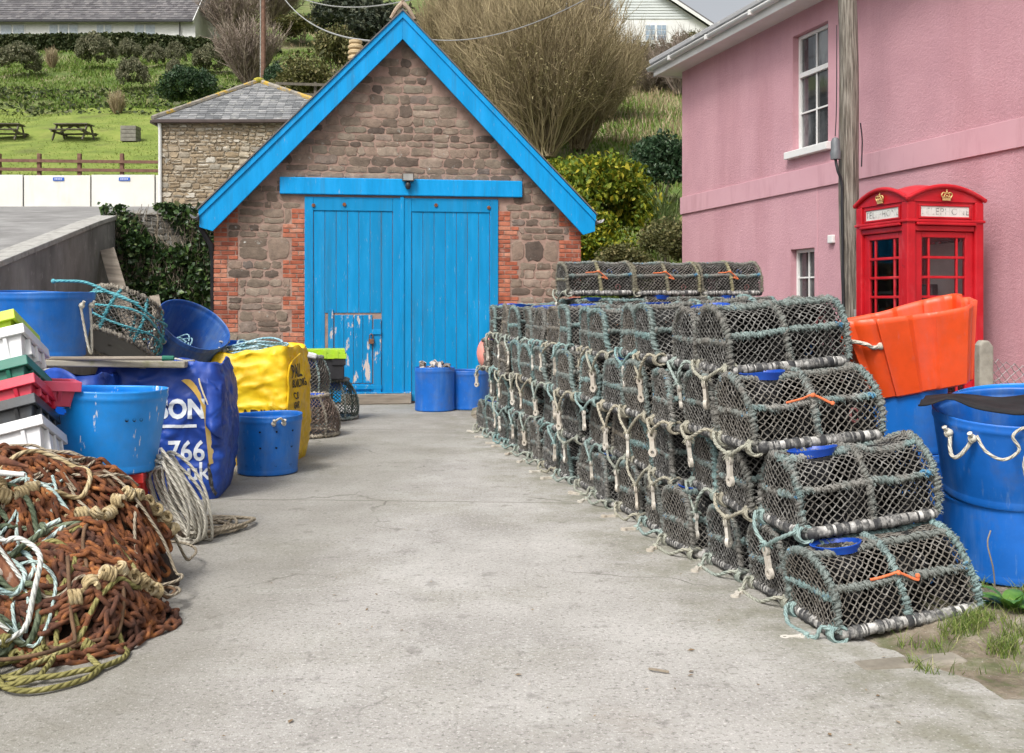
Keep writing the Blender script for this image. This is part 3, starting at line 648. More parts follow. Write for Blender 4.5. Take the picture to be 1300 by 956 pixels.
# wooden threshold, floodlight
mb = MB(); mb.span((-.98, -.22, 0.003), (.14, -.03, .165)); mb.build('doorstep', G['wood'], garage, smooth=0, bevel=.012)
mb = MB(); mb.span((-.98, -.12, .166), (.14, -.035, .185)); mb.build('step_edge', G['chipblue'], garage, smooth=0, bevel=.005)
fl = thing('floodlight', 'small dark floodlight fixed to the blue beam over the garage doors', 'lamp', GH @ Vector((.09, -.08, 3.60)), GA)
mb = MB(); mb.span((-.095, -.10, .0), (.095, -.01, .13)); mb.build('housing', mk('bronze_case', [(.3, (.07, .055, .04)), (.7, (.13, .10, .08))], rough=.4), fl, smooth=0, bevel=.012)
mb = MB(); mb.span((-.08, -.108, .012), (.08, -.101, .115)); mb.build('lens', mk('lens_glass', [(.3, (.25, .25, .24)), (.7, (.4, .4, .38))], rough=.1), fl, smooth=0)
mb = MB(); mb.T = Matrix.Translation((0, -.05, -.09)); mb.lathe([(0, -.04), (.03, -.035), (.045, 0), (.045, .05), (.02, .09)], 12); mb.build('sensor', G['black'], fl)
# ================================================================ lobster pots
PL, PW, PH = .76, .535, .41
def arch(t):
    a = PI*(1-t); c, s = math.cos(a), math.sin(a); e = 2/2.75
    return Vector((0, (PW/2-.03)*math.copysign(abs(c)**e, c), .045+(PH-.06)*abs(s)**e))
_at = [arch(k/240) for k in range(241)]; _al = [0.]
for a, b in zip(_at, _at[1:]): _al.append(_al[-1]+(b-a).length)
AL = _al[-1]
def arch_s(s): return arch(float(np.interp(s*AL, _al, np.linspace(0, 1, 241))))
tealA, tealB, greyA, greyB, beige = (.20, .33, .33), (.30, .44, .43), (.20, .195, .18), (.33, .32, .295), (.44, .39, .31)
G['netrope'] = mk('fouled_net_twine', [(.30, (.045, .044, .042)), (.5, (.13, .127, .12)), (.68, (.315, .31, .295))], scale=16, detail=5, rough=.95, objvar=((.24, .20, .15), .35))
G['blacknet'] = mk('black_net', [(.3, (.008, .008, .009)), (.7, (.03, .03, .03))], scale=10, rough=.9)
def wrapmat(name, a, b, alt, amt):
    t = NT(name); col = t.ramp(t.noise(7, 6, .7), [(.3, tuple(q*.55 for q in a)), (.45, a), (.62, b)])
    f = t.math('MULTIPLY', t.rng(t.noise(5, 4, .6), .45, .6, 0, 1), amt); col = t.mix(col, alt, f)
    col = t.mix(col, (.20, .19, .17), t.rng(t.objrand(), .0, 1., .15, .85))
    f2 = t.rng(t.noise(11, 5, .7), .64, .68, 0, 1); col = t.mix(col, (.05, .22, .40), t.math('MULTIPLY', f2, .8))
    t.set(Base_Color=col, Roughness=.95); t.b.inputs['Specular IOR Level'].default_value = .15; t.bump(t.noise(140, 5, .7), .8, .006); return t.m
G['wrapteal'] = wrapmat('teal_wrap', tealA, tealB, greyA, .35); G['wrapgrey'] = wrapmat('grey_wrap', greyA, greyB, tealA, .8); G['wrapbeige'] = wrapmat('beige_wrap', (.26, .22, .17), beige, greyA, .4)
G['wrapyellow'] = wrapmat('yellow_wrap', (.30, .28, .15), (.46, .42, .24), greyB, .3)
G['barcore'] = mk('worn_bar', [(.34, (.05, .05, .052)), (.48, (.26, .25, .235)), (.60, (.58, .565, .535))], scale=17, detail=7, rough=.8, bump=.5, bscale=60)
G['rubber'] = mk('black_rubber_strip', [(.32, (.018, .018, .02)), (.47, (.055, .055, .057)), (.54, (.12, .117, .11)), (.64, (.42, .41, .39))], scale=20, detail=8, rough=.75, bump=.5, bscale=90)
G['bluering'] = mk('blue_ring', [(.3, (.004, .045, .33)), (.7, (.012, .085, .48))], scale=6, rough=.4)
G['orange_twine'] = mk('orange_twine', [(.3, (.72, .11, .02)), (.7, (.85, .21, .06))], scale=20, rough=.8, objvar=((.45, .26, .16), .6))
G['bonewhite'] = mk('white_toggle', [(.3, (.50, .465, .40)), (.6, (.70, .67, .61))], scale=14, rough=.6, spots=[((.36, .27, .18), 20, .58, .72, .6)], objvar=((.40, .33, .25), .6))
G['bait'] = mk('bait_bands', [(0, (.02, .02, .022)), (.55, (.03, .03, .035)), (.7, (.02, .12, .38)), (.85, (.55, .22, .22)), (1, (.10, .35, .38))], src='island', rough=.6)
for k_, c_ in enumerate(((.02, .12, .38), (.45, .17, .17), (.03, .03, .035))): G['bait%d' % k_] = mk('bait_band', [(0, c_)], src='flat', rough=.6)
def fuzz(mb, path, r, n, ln=.016):
    """loose fibres standing off a wrapped bar"""
    P = resample(path, .01); Q = []
    for _ in range(n):
        p = random.choice(P); d = Vector((random.gauss(0, 1), random.gauss(0, 1), random.gauss(0, 1))).normalized(); l = ln*random.uniform(.4, 1.2)
        b = p+d*r*.8; Q.append([b, b+d*l*.6+Vector((0, 0, -.001)), b+d*l+Vector((random.gauss(0, .003), random.gauss(0, .003), -.004))])
    V, Fc = tubes_np(Q, np.tile([.0026, .002, .001], (len(Q), 1))); mb.addnp(V, Fc)
def wrapped(mb, path, rc=.0115, rs=.0062, pitch=.023, nf=120):
    P = resample(path, .02); mb.tube(P, rc, 6)
    for q in (1., 1.63):
        h = helix(path, rc+.003*q, pitch*q*1.15, 7, .75); ph = random.uniform(0, 9)
        mb.tube(h, [rs*(1+.38*math.sin(k*.31+ph)+.3*noise.noise(Vector((k*.13, ph, q))))*random.uniform(.75, 1.25) for k in range(len(h))], 5)
    fuzz(mb, P, rc+.006, int(nf*2.6))
def diamond(fn, ni, nj, jit, inside=None, seed=0):
    """knotted diamond mesh as short segments; fn(i,j)->Vector"""
    rnd = random.Random(seed); node = {}
    for i in range(ni+1):
        for j in range(nj+1):
            if (i+j) % 2 == 0:
                p = fn(i/ni, j/nj)
                if p is not None: node[i, j] = p+Vector((rnd.gauss(0, jit), rnd.gauss(0, jit), rnd.gauss(0, jit)))
    seg = []
    for (i, j), p in node.items():
        for d in ((1, 1), (1, -1)):
            q = node.get((i+d[0], j+d[1]))
            if q is not None: m = (p+q)/2+Vector((rnd.gauss(0, jit*.5), rnd.gauss(0, jit*.5), rnd.gauss(0, jit*.5)-.0015)); seg.append([p, m, q])
    return seg
def net_mesh(name, segs, r):
    P = np.array([[tuple(p) for p in s] for s in segs]); Rr = r*np.exp(rng.normal(0, .22, (len(P), 3))); Rr[:, [0, 2]] *= 1.25
    V, Fc = tubes_np(P, Rr, 3); return np_mesh(name, V, Fc, True)
def side_net(seed, pitch=.041):
    segs = []; rnd = random.Random(seed)
    for (xa, xb) in ((-PL/2+.01, 0), (0, PL/2-.01)):
        ni = round((xb-xa)/(pitch*.5)); nj = round(AL/(pitch*.5)); ph = rnd.uniform(0, 9); seed_ = seed
        def fn(u, v):
            p = arch_s(v); sag = .016*math.sin(PI*u)*math.sin(PI*v)**.5+.010*noise.noise(Vector((u*3, v*6, seed+ph))); c = Vector((0, 0, .16))
            p = p+(c-p).normalized()*sag; p.x = lerp(xa, xb, u)+.006*noise.noise(Vector((u*4, v*7, seed+3))); return p
        segs += diamond(fn, ni, nj, .0022, seed=seed)
    return segs
def end_net(seed, pitch=.045):
    segs = []
    for sx in (-1, 1):
        ni = round(PW/(pitch*.5)); nj = round(PH/(pitch*.5))
        def fn(u, v):
            y = lerp(-PW/2, PW/2, u); z = lerp(.03, PH, v)
            c = abs(y)/(PW/2-.02); q = max(0, (z-.045))/(PH-.055)
            if c**2.75+q**2.75 > 1.02: return None
            return Vector((sx*(PL/2-.004)+sx*.010*noise.noise(Vector((y*5, z*5, seed))), y, z))
        segs += diamond(fn, ni, nj, .0018, seed=seed+1)
    return segs
def toggle(mb, T):
    mb.T = T                                               # bone shaped plate, hole at each end, hanging along -z
    th = .0065
    def ring(c, ro, ri):
        n = 12; vs = []
        for d in (-th, th):
            for r in (ro, ri):
                vs += [(r*math.cos(2*PI*k/n), d, c+r*math.sin(2*PI*k/n)) for k in range(n)]
        fs = []
        for k in range(n):
            k2 = (k+1) % n; fs += [(k, k2, n+k2, n+k), (2*n+k, 3*n+k, 3*n+k2, 2*n+k2), (k, 2*n+k, 2*n+k2, k2), (n+k, n+k2, 3*n+k2, 3*n+k)]
        mb.add(vs, fs)
    ring(-.016, .019, .008); ring(-.092, .021, .009)
    mb.prism([(-.012, -.033), (.012, -.033), (.012, -.075), (-.012, -.075)], lambda u, v, d: (u, d, v), -th+.0005, th-.0005); mb.T = None
TS = Matrix.Diagonal((1.5, 1.6, 1.55, 1))
def bridle(lying, seed):
    rnd = random.Random(seed); ex = -PL/2-.012; ya, yb = -PW/2+.05, PW/2-.05
    if lying:
        tg = Vector((ex-.10+rnd.uniform(-.04, .02), rnd.uniform(-.16, .06), .014))
        pa = [Vector((ex, ya, .06)), Vector((ex-.035, ya+.02, .07)), Vector((ex-.06, lerp(ya, tg.y, .4), .022)), tg+Vector((.012, -.02, .004))]
        pb = [Vector((ex, yb, .06)), Vector((ex-.04, yb-.03, .06)), Vector((ex-.08, lerp(yb, tg.y, .5)+.03, .015)), tg+Vector((.014, .02, .004))]
        T = Matrix.Translation(tg) @ Matrix.Rotation(rnd.uniform(-1.2, .6), 4, 'Z') @ Matrix.Rotation(PI/2+.05, 4, 'Y') @ Matrix.Rotation(PI/2, 4, 'Z')
    else:
        tg = Vector((ex-.055, rnd.uniform(-.16, .10), rnd.uniform(-.11, -.01)))
        pa = [Vector((ex, ya, .05)), Vector((ex-.035, ya+.01, .04)), Vector((ex-.055, lerp(ya, tg.y, .6), lerp(.02, tg.z, .5))), tg+Vector((0, 0, -.004))]
        pb = [Vector((ex, yb, .055)), Vector((ex-.04, yb-.03, .07)), Vector((ex-.07, lerp(yb, tg.y, .5), lerp(.05, tg.z, .4))), tg+Vector((0, .004, -.004))]
        T = Matrix.Translation(tg) @ Matrix.Rotation(rnd.uniform(.7, 1.9), 4, 'Z') @ Matrix.Rotation(rnd.uniform(-.12, .12), 4, 'Y')
    rp = MB(); k = []
    for p in (pa, pb):
        q = smooth_path(p, 22); rp.tube(q, [.0105*(1+.16*math.sin(i*2.1)) for i in range(22)], 7)
        c = p[0]+Vector((.012, 0, -.02)); sgn = 1
        for m in range(4):                                  # turns of the lashing round the frame
            yy = c.y+(m-1.5)*.016; rp.tube([(-PL/2+.02+.040*math.cos(a), yy+.006*math.sin(a), .032+.040*math.sin(a)) for a in np.linspace(0, 2*PI, 13)], .0095, 6)
    for m in range(3): rp.ball(tg+Vector((rnd.uniform(-.006, .006), rnd.uniform(-.012, .012), .008*m-.002)), .015, 8, 6, (1, 1.1, .7))
    fz = []
    for _ in range(26):
        d = Vector((rnd.gauss(0, 1), rnd.gauss(0, 1), rnd.gauss(0, .6))).normalized(); fz.append([tg+d*.01, tg+d*.024, tg+d*.04+Vector((0, 0, -.012))])
    V, Fc = tubes_np(fz, np.tile([.003, .0022, .0012], (len(fz), 1))); rp.addnp(V, Fc)
    tm = MB(); toggle(tm, T@(TS if not lying else Matrix.Diagonal((1.2, 1.5, 1.1, 1)))); return rp, tm
G['bridlerope'] = rope_mat('bridle_rope', [(.3, (.20, .26, .24)), (.5, (.33, .385, .345)), (.68, (.46, .46, .39))], objvar=((.42, .37, .28), .9))
G['bridleteal'] = rope_mat('teal_bridle', [(.3, (.12, .26, .28)), (.6, (.28, .42, .41))], objvar=((.42, .42, .36), .6))

def proto(seed, hoop, bar, bridm, lying, tie, ring=True, warp=1.):
    random.seed(seed); seed_ = seed; root = thing('lobster_pot', 'x', 'lobster pot')
    mb = MB(); mb.mi = 0; cr = .05; hx, hy = PL/2-.02, PW/2-.028; pts = []
    for (sx, sy, a0) in ((1, 1, 0), (-1, 1, 90), (-1, -1, 180), (1, -1, 270)):
        pts += [Vector((sx*(hx-cr)+cr*math.cos(R(a0+k*30)), sy*(hy-cr)+cr*math.sin(R(a0+k*30)), .032)) for k in range(4)]
    loop = resample(pts+[pts[0]], .03); mb.tube(loop[:-1], [.029*random.uniform(.9, 1.08) for _ in loop[:-1]], 9, True); mb.mi = 1
    fine = resample(pts+[pts[0]], .008); i = 2
    while i < len(fine)-8:
        wd = random.randint(2, 6); mb.tube(fine[i:i+wd], [.031]+[.0345*random.uniform(.94, 1.10) for _ in range(wd-2)]+[.031] if wd > 2 else .033, 9); i += wd+random.choice([0, 0, 1, 2, 3, 5])
    mb.build('base_frame', [G['barcore'], G['rubber']], root, smooth=60)
    mb = MB()
    for k in range(9): mb.box((-PL/2+.06+k*.08, 0, .02), (.02, PW-.08, .01))
    mb.box((0, 0, .012), (PL-.06, PW-.08, .006)); mb.build('base_slats', G['black'], root, smooth=0)
    for x, q in ((-PL/2+.012, 1.), (0, 1.), (PL/2-.012, 1.)):
        mb = MB(); wrapped(mb, [arch_s(k/40)+Vector((x+.006*math.sin(k*.3), 0, 0)) for k in range(41)], nf=260); mb.build('hoop', G[hoop], root, smooth=70)
    for s_ in (.20, .80, .40, .60):
        mb = MB(); p = arch_s(s_); wrapped(mb, [Vector((lerp(-PL/2+.02, PL/2-.02, t), p.y, p.z-.006*math.sin(t*2*PI)**2)) for t in np.linspace(0, 1, 22)], nf=120); mb.build('rail', G[bar], root, smooth=70)
    for sx in (-1, 1):
        mb = MB(); z = .2; wrapped(mb, [Vector((sx*(PL/2-.012), lerp(-PW/2+.05, PW/2-.05, t), z)) for t in np.linspace(0, 1, 12)], nf=90); mb.build('end_bar', G[hoop], root, smooth=70)
    link_mesh('netting', net_mesh('netting', side_net(seed)+end_net(seed), .0036), G['netrope'], root)
    # inside: black parlour net between the two bays, and its soft eye
    seg = diamond(lambda u, v: (lambda y, z: Vector((.03*math.sin(u*PI)*math.sin(v*PI), y, z)) if (abs(y)/(PW/2-.02))**2.6+(max(0, z-.03)/(PH-.05))**2.6 < 1 else None)(lerp(-PW/2, PW/2, u), lerp(.03, PH, v)), 40, 30, .003, seed=seed+5)
    seg += diamond(lambda u, v: Vector((lerp(.02, .26, v), lerp(.17, .07, v)*math.cos(u*2*PI), .19+lerp(.13, .055, v)*math.sin(u*2*PI))), 40, 18, .003, seed=seed+6)
    for xx in (-PL/2+.04, -PL/2+.09, PL/2-.05):  # dense black inner nets near the ends, added to darken the inside
        seg += diamond(lambda u, v: (lambda y, z: Vector((xx+.02*noise.noise(Vector((y*6, z*6, xx))), y, z)) if (abs(y)/(PW/2-.035))**2.6+(max(0, z-.03)/(PH-.07))**2.6 < 1 else None)(lerp(-PW/2, PW/2, u), lerp(.03, PH, v)), 44, 34, .002, seed=seed_+9)
    for (va, vb) in ((.42, .99),):  # black lining along the back, added to keep the inside dark
        seg += diamond(lambda u, v: (lambda p, c: c+(p-c)*.93)(arch_s(lerp(va, vb, v))+Vector((lerp(-PL/2+.03, PL/2-.03, u), 0, 0)), Vector((lerp(-PL/2+.03, PL/2-.03, u), 0, .16))), 78, 60, .0015, seed=seed_+31)
    link_mesh('parlour_net', net_mesh('parlour', seg, .0048), G['blacknet'], root)
    mb = MB(); mb.T = Matrix.Translation((-.19, -.03, PH-.146)) @ Matrix.Rotation(-.06, 4, 'X')
    if ring:
        mb.lathe([(.106, .10), (.113, .118), (.124, .140), (.116, .142), (.104, .118), (.100, .10)], 28); mb.build('entrance_ring', G['bluering'], root)
        mb = MB(); mb.T = Matrix.Translation((-.19, -.03, PH-.146)); mb.lathe([(.085, -.02), (.104, .10), (.098, .10), (.078, -.02)], 24); mb.build('entrance_funnel', G['black'], root)
    mb = MB()                                               # bait bands and a closed hatch in the far bay
    for k in range(3):
        mb = MB(); c = Vector((random.uniform(.08, .33), random.uniform(-.16, .10), random.uniform(.10, .28))); mb.tube([c+Vector((.025*math.cos(a), random.uniform(-.004, .004), .035*math.sin(a))) for a in np.linspace(0, 6.28, 11)[:-1]], .007, 5, True)
        mb.build('bait_band', G['bait%d' % k], root)
    if tie:
        mb = MB(); y = arch_s(.22); c = Vector((-.03, y.y-.022, y.z+.004)); l = random.uniform(.10, .17)
        pts = smooth_path([c+Vector((-.12, .012, -.004)), c+Vector((-.02, .004, .004)), c+Vector((.03, -.01, .012)), c+Vector((.05+l*.4, -.014, -.035-random.uniform(0, .05))), c+Vector((.06+l*random.uniform(-.1, .5), -.014, -.13*random.uniform(.1, 1)))], 20)
        mb.tube(pts, .0068, 6); mb.ball(c+Vector((.03, -.01, .012)), .014, 8, 6); mb.ball(pts[-1], .012, 8, 6); mb.build('bait_tie', G['orange_twine'], root)
    lx, ly = random.uniform(-.07, .07)*warp, random.uniform(-.05, .05)*warp; sv = Vector((seed, seed*.7, 0))
    for ch in bpy.data.objects:
        if ch.parent == root:
            for v_ in ch.data.vertices:
                c = v_.co; h_ = max(0, c.z-.05); n_ = noise.noise_vector(c*3.2+sv); n2 = noise.noise_vector(c*9+sv); q_ = .020*warp*min(1, h_*8)+.004
                v_.co = c+Vector((lx*h_, ly*h_, -.05*warp*h_*max(0, n_.z)))+n_*q_+n2*(.005*warp*min(1, h_*8))
    rp, tm = bridle(lying, seed+2); rp.build('bridle', G[bridm], root, smooth=70); tm.build('toggle', G['bonewhite'], root, smooth=30)
    return root
PROT = {'teal_h': proto(11, 'wrapteal', 'wrapgrey', 'bridleteal', False, True), 'grey_h': proto(23, 'wrapgrey', 'wrapgrey', 'bridlerope', False, True),
        'mix_h': proto(35, 'wrapteal', 'wrapteal', 'bridlerope', False, False), 'beige_h': proto(41, 'wrapbeige', 'wrapgrey', 'bridlerope', False, True),
        'teal_l': proto(52, 'wrapteal', 'wrapteal', 'bridleteal', True, True), 'grey_l': proto(67, 'wrapgrey', 'wrapteal', 'bridlerope', True, True),
        'yellow': proto(73, 'wrapyellow', 'wrapgrey', 'bridlerope', False, True, False), 'grey_h2': proto(81, 'wrapgrey', 'wrapteal', 'bridlerope', False, False, False), 'teal_h2': proto(92, 'wrapteal', 'wrapgrey', 'bridlerope', False, True, False, 1.3),
        'grey_h3': proto(103, 'wrapgrey', 'wrapgrey', 'bridleteal', False, False, True, 1.4), 'grey_l2': proto(114, 'wrapgrey', 'wrapgrey', 'bridlerope', True, False, False, 1.3)}
index_kids(None)
LOOK = {'teal': 'teal wrapped hoops', 'grey': 'grey wrapped hoops', 'mix': 'teal hoops', 'beige': 'beige wrapped hoops', 'yellow': 'yellowish wrapped hoops'}
ORD = ['nearest', 'second', 'third', 'fourth', 'fifth', 'sixth', 'seventh', 'eighth', 'ninth', 'tenth', 'eleventh', 'twelfth', 'thirteenth', 'fourteenth', 'fifteenth', 'sixteenth', 'seventeenth']
TIER = ['bottom tier on the ground', 'second tier from the ground', 'third tier from the ground', 'fourth tier of the wall']
random.seed(5); used = set()
Rp = R(11); ux = Vector((math.cos(Rp), math.sin(Rp), 0)); uy = Vector((-math.sin(Rp), math.cos(Rp), 0)); row = Vector((-.225, .974, 0)).normalized()
def put_pot(kind, corner, tilt, yaw, label, jit=0):
    o = PROT[kind]
    if kind in used: o = copy_tree(o)
    used.add(kind); rz = Rp+yaw; x = Vector((math.cos(rz)*math.cos(tilt), math.sin(rz)*math.cos(tilt), math.sin(tilt))); y = Vector((-math.sin(rz), math.cos(rz), 0)); z = x.cross(y)
    c = corner+x*PL/2+y*PW/2; sc_ = Matrix.Diagonal((random.uniform(.97, 1.03), random.uniform(.97, 1.05)*(random.choice((-1, 1)) if jit else 1), random.uniform(.95, 1.03), 1)); o.matrix_basis = Matrix.Translation(c) @ Matrix((x, y, z)).transposed().to_4x4() @ sc_; o.rotation_mode = 'XYZ'
    tag(o, label, 'lobster pot', 'lobster pots stacked along the yard'); return o
T0 = [Vector((1.555, 5.0, .0)), Vector((1.477, 5.32, .395)), Vector((1.302, 5.64, .79)), Vector((1.235, 5.99, 1.185))]
TILT = [R(7.2), R(6.3), R(4.6), R(4.2)]; NUM = [16, 15, 14, 13]
first = ['teal_l', 'grey_h', 'grey_h', 'grey_h']
for t in range(4):
    for i in range(NUM[t]):
        sfx = '_l' if t == 0 else '_h'
        kind = first[t] if i == 0 else random.choice(['teal', 'grey', 'grey', 'teal', 'mix', 'beige'][:(4 if t == 0 else 6)])+sfx
        if t == 3 and i == 11: kind = 'beige_h'
        if i and kind in ('grey_h', 'teal_h', 'grey_l') and random.random() < .6: kind = random.choice({'grey_h': ['grey_h2', 'grey_h3'], 'teal_h': ['teal_h2'], 'grey_l': ['grey_l2']}[kind])
        if i == 0: kind = ['teal_l', 'grey_h3', 'grey_h', 'grey_h2'][t]
        fade = max(0, 1-i*.12); p = T0[t]+row*(.562*i)+ux*random.uniform(-.045, .035)*(i > 0)+row*random.uniform(-.03, .03)*(i > 0)+Vector((0, 0, random.uniform(-.012, .018)*(t > 0)))
        p += Vector((.30*(t > 0)*(i/16)*t/3, 0, 0))*.5
        put_pot(kind, p, TILT[t]*(.35+.65*fade)+random.uniform(-.035, .035)*(i > 0), random.uniform(-.075, .075)*(i > 0),
                'lobster pot with %s, %s from the near end, %s' % (LOOK[kind.split('_')[0]], ORD[i] if i else 'first', TIER[t]), jit=i)
# the second file behind, carrying a top row laid crosswise at the far end
for f in (1, 2, 3):
    for t in range(4):
        for i in (10, 11):
            kind = random.choice(["grey", "teal", "mix"])+'_h'
            put_pot(kind, T0[t]+row*(.562*i)+ux*(.80*f)+Vector((.0, 0, .10)), .01, random.uniform(-.05, .05),
                    'lobster pot behind the front stack, %s back in %s, %s tier' % (ORD[i], ['', 'second file', 'third file', 'fourth file'][f], ['bottom', 'second', 'third', 'top'][t]))
names = ['left end', 'middle', 'right end']
pt = W(722, 377, 11.75)
for k in range(3): put_pot('yellow', Vector((pt.x, pt.y, 1.70))+ux*(k*.78)-Vector((0, .0, 0)), .01, 0., 'lobster pot with yellowish hoops, %s of the raised crosswise row at the far end' % names[k])
for k_, o in list(PROT.items()):
    if k_ not in used:
        for ch in [c for c in bpy.data.objects if c.parent == o]: bpy.data.objects.remove(ch)
        bpy.data.objects.remove(o)
# ================================================================ plastic tubs
def tubmat(name, c, scuff=.35, white=0):
    t = NT(name); n1 = t.noise(2.5, 6, .6); col = t.ramp(n1, [(.3, tuple(q*.78 for q in c)), (.5, c), (.7, tuple(min(1, q*1.15+.015) for q in c))])
    f = t.math('MULTIPLY', t.rng(t.noise(30, 5, .7, (1, 1, .25)), .60, .75, 0, 1), scuff); col = t.mix(col, (.25, .38, .52), f)
    f = t.math('MULTIPLY', t.rng(t.noise(3.5, 8, .72), .50, .72, 0, 1), min(.8, scuff*1.1)); col = t.mix(col, (.13, .125, .105), f); f = t.math('MULTIPLY', t.rng(t.noise(1.7, 6, .7, (2, 2, .3)), .50, .70, 0, 1), min(.6, scuff*.8)); col = t.mix(col, (.22, .36, .52), f)
    if white: f = t.rng(t.noise(5, 6, .7, (2.6, 2.6, .55)), .60, .625, 0, 1); col = t.mix(col, (.72, .74, .74), t.math('MULTIPLY', f, white))
    t.set(Base_Color=col, Roughness=.42); t.bump(t.noise(8, 4), .15, .01); return t.m
G['tubdeep'] = tubmat('deep_blue_plastic', (.008, .135, .54)); G['tubmid'] = tubmat('mid_blue_plastic', (.005, .15, .56), .25); G['tublight'] = tubmat('light_blue_plastic', (.006, .275, .80), .15, .9)
G['tubnavy'] = tubmat('dull_blue_plastic', (.012, .085, .36), .5); G['tuborange'] = tubmat('orange_plastic', (.86, .085, .012), .12)
G['cream'] = rope_mat('cream_rope', [(.3, (.42, .39, .32)), (.6, (.62, .59, .51))], lay=22)
G['hole'] = mk('dark_hole', [(0, (.006, .008, .012))], src='flat', rough=.9)  # near-black colour for the shade inside the drain holes
def tub(name, label, loc, r0, r1, h, mat, rot=(0, 0, 0), slots=(), holes=(), group=None, handles=(), oval=1., ribs=True, wob=.012):
    root = thing(name, label, 'tub', loc, rot, group)
    n = 144; prof = [(.02, .012), (r0*.93, .0), (r0, .012), (r0*1.012, .03), (r0*1.0, .05)]; m = 40; base = len(prof)
    for k in range(m+1): t = k/m; prof.append((lerp(r0, r1, t)+(.006*math.exp(-((t-.9)/.03)**2) if ribs else 0), .055+(h-.055)*t))
    def drop(i, j):
        if i < base: return False
        zc = .055+(h-.055)*(i-base+.5)/m; a = (j+.5)/n*360
        for (aa, zz, wa, hz) in slots:
            d = (a-aa+180) % 360-180
            if (abs(d)/wa)**3+(abs(zc-zz)/hz)**3 < 1: return True
        return False
    mb = MB(); mb.lathe(prof, n, drop)
    ph = random.uniform(0, 6)
    mb.v = [(x*oval*(1+wob*math.sin(2*math.atan2(y, x)+ph)*z/h), y*(1+wob*math.sin(2*math.atan2(y, x)+1+ph)*z/h), z+wob*.5*math.sin(2*math.atan2(y, x)+ph)*(z/h)**3) for x, y, z in mb.v]
    mb.build('tub_shell', mat, root, smooth=40, solid=.007)
    rad = lambda z: lerp(r0, r1, (z-.055)/(h-.055))
    if holes:
        mb = MB()
        for (a, z, s) in holes:
            an = R(a); p = Vector((rad(z)*1.003*math.cos(an)*oval, rad(z)*1.003*math.sin(an), z)); mb.T = Matrix.Translation(p) @ Matrix.Rotation(an, 4, 'Z') @ Matrix.Rotation(PI/2, 4, 'Y')
            mb.lathe([(.0, -.002), (s, -.002), (s, .001)], 12)
        mb.T = None; mb.build('drain_holes', G['hole'], root)  # flat dark discs on the shell, painted as the shade of open holes
    for (a, z, wa, drp) in handles:                         # rope through two holes, knotted
        mb = MB(); pts = []
        for t in np.linspace(0, 1, 25):
            an = R(a+(t-.5)*wa*2); zz = z-drp*math.sin(PI*t); rr = rad(z)+.012+.055*math.sin(PI*t); pts.append((rr*math.cos(an)*oval, rr*math.sin(an), zz))
        mb.tube(pts, .011, 8)
        for t in (0, 24):
            p = Vector(pts[t]); o = Vector((p.x, p.y, 0)).normalized(); mb.ball(p+o*.012, .024, 10, 8, (1, 1, .9)); mb.tube([p+o*.02+Vector((.014*math.cos(q), 0, .02*math.sin(q))) for q in np.linspace(0, 6.28, 11)[:-1]], .008, 6, True)
            mb.tube([p-o*.0, p-o*.05], .011, 7); mb.tube([p+o*.02, p+o*.04+Vector((0, 0, .035))], [.011, .014], 7)
        mb.build('rope_handle', G['cream'], root, smooth=70)
    return root
D2 = lambda px, py, D: W(px, py, D)
# ---- right hand side
gz = lambda x, y: verge_z(x, y)
tub('blue_tub', 'deep blue tub standing on the soil at the far right under another tub', (2.80, 5.88, .115), .375, .385, .455, G['tubdeep'], (0, 0, .6), handles=[(-128+35-35, .38, 0.01, 0)][:0] or [(-112, .36, 9, .17)], group='blue tubs at the right')
tub('blue_tub', 'bright blue tub with rope handles stacked on the far right tub', (2.77, 5.86, .575), .365, .415, .48, G['tubdeep'], (R(8), R(-6), .2), handles=[(-164, .40, 10, .11)], group='blue tubs at the right')
tub('blue_tub', 'blue tub with slotted handle hole below the orange tub', (2.47, 6.85, .66), .30, .32, .50, G['tubmid'], (0, 0, 0), slots=[(-92, .41, 8.5, .025)], holes=[], group='blue tubs at the right')
tub('blue_tub', 'blue tub at the bottom beneath the slotted blue tub', (2.49, 6.88, .17), .30, .32, .49, G['tubdeep'], (0, 0, 0), group='blue tubs at the right')
tub('blue_tub', 'light blue tub half hidden behind the black rubber sheet', (3.32, 6.9, .55), .36, .40, .48, G['tublight'], (R(3), R(-7), 0), group='blue tubs at the right')
tub('blue_tub', 'upturned lower blue tub behind the far right stack', (3.2, 6.8, .14), .37, .38, .44, G['tubdeep'], (0, 0, 0), group='blue tubs at the right')
# loose rope hanging on the upper right tub
mb = MB(); c = D2(1284, 568, 5.40)
mb.tube(smooth_path([c+Vector(p) for p in ((-.16, .04, .055), (-.13, .0, -.02), (-.05, -.02, -.06), (.03, -.02, -.01), (.0, -.015, .06), (.07, -.01, .10), (.11, -.01, .03), (.06, -.02, -.05), (.06, -.015, -.12), (.085, -.01, -.19))], 60), .0085, 7)
for k in range(5): mb.ball(c+Vector((.085+.006*k-.012, -.012, -.19-.004*k)), .014, 8, 6)
tag(mb.build('rope', G['cream'], smooth=70), 'loose pale rope looped against the upper right blue tub', 'rope')
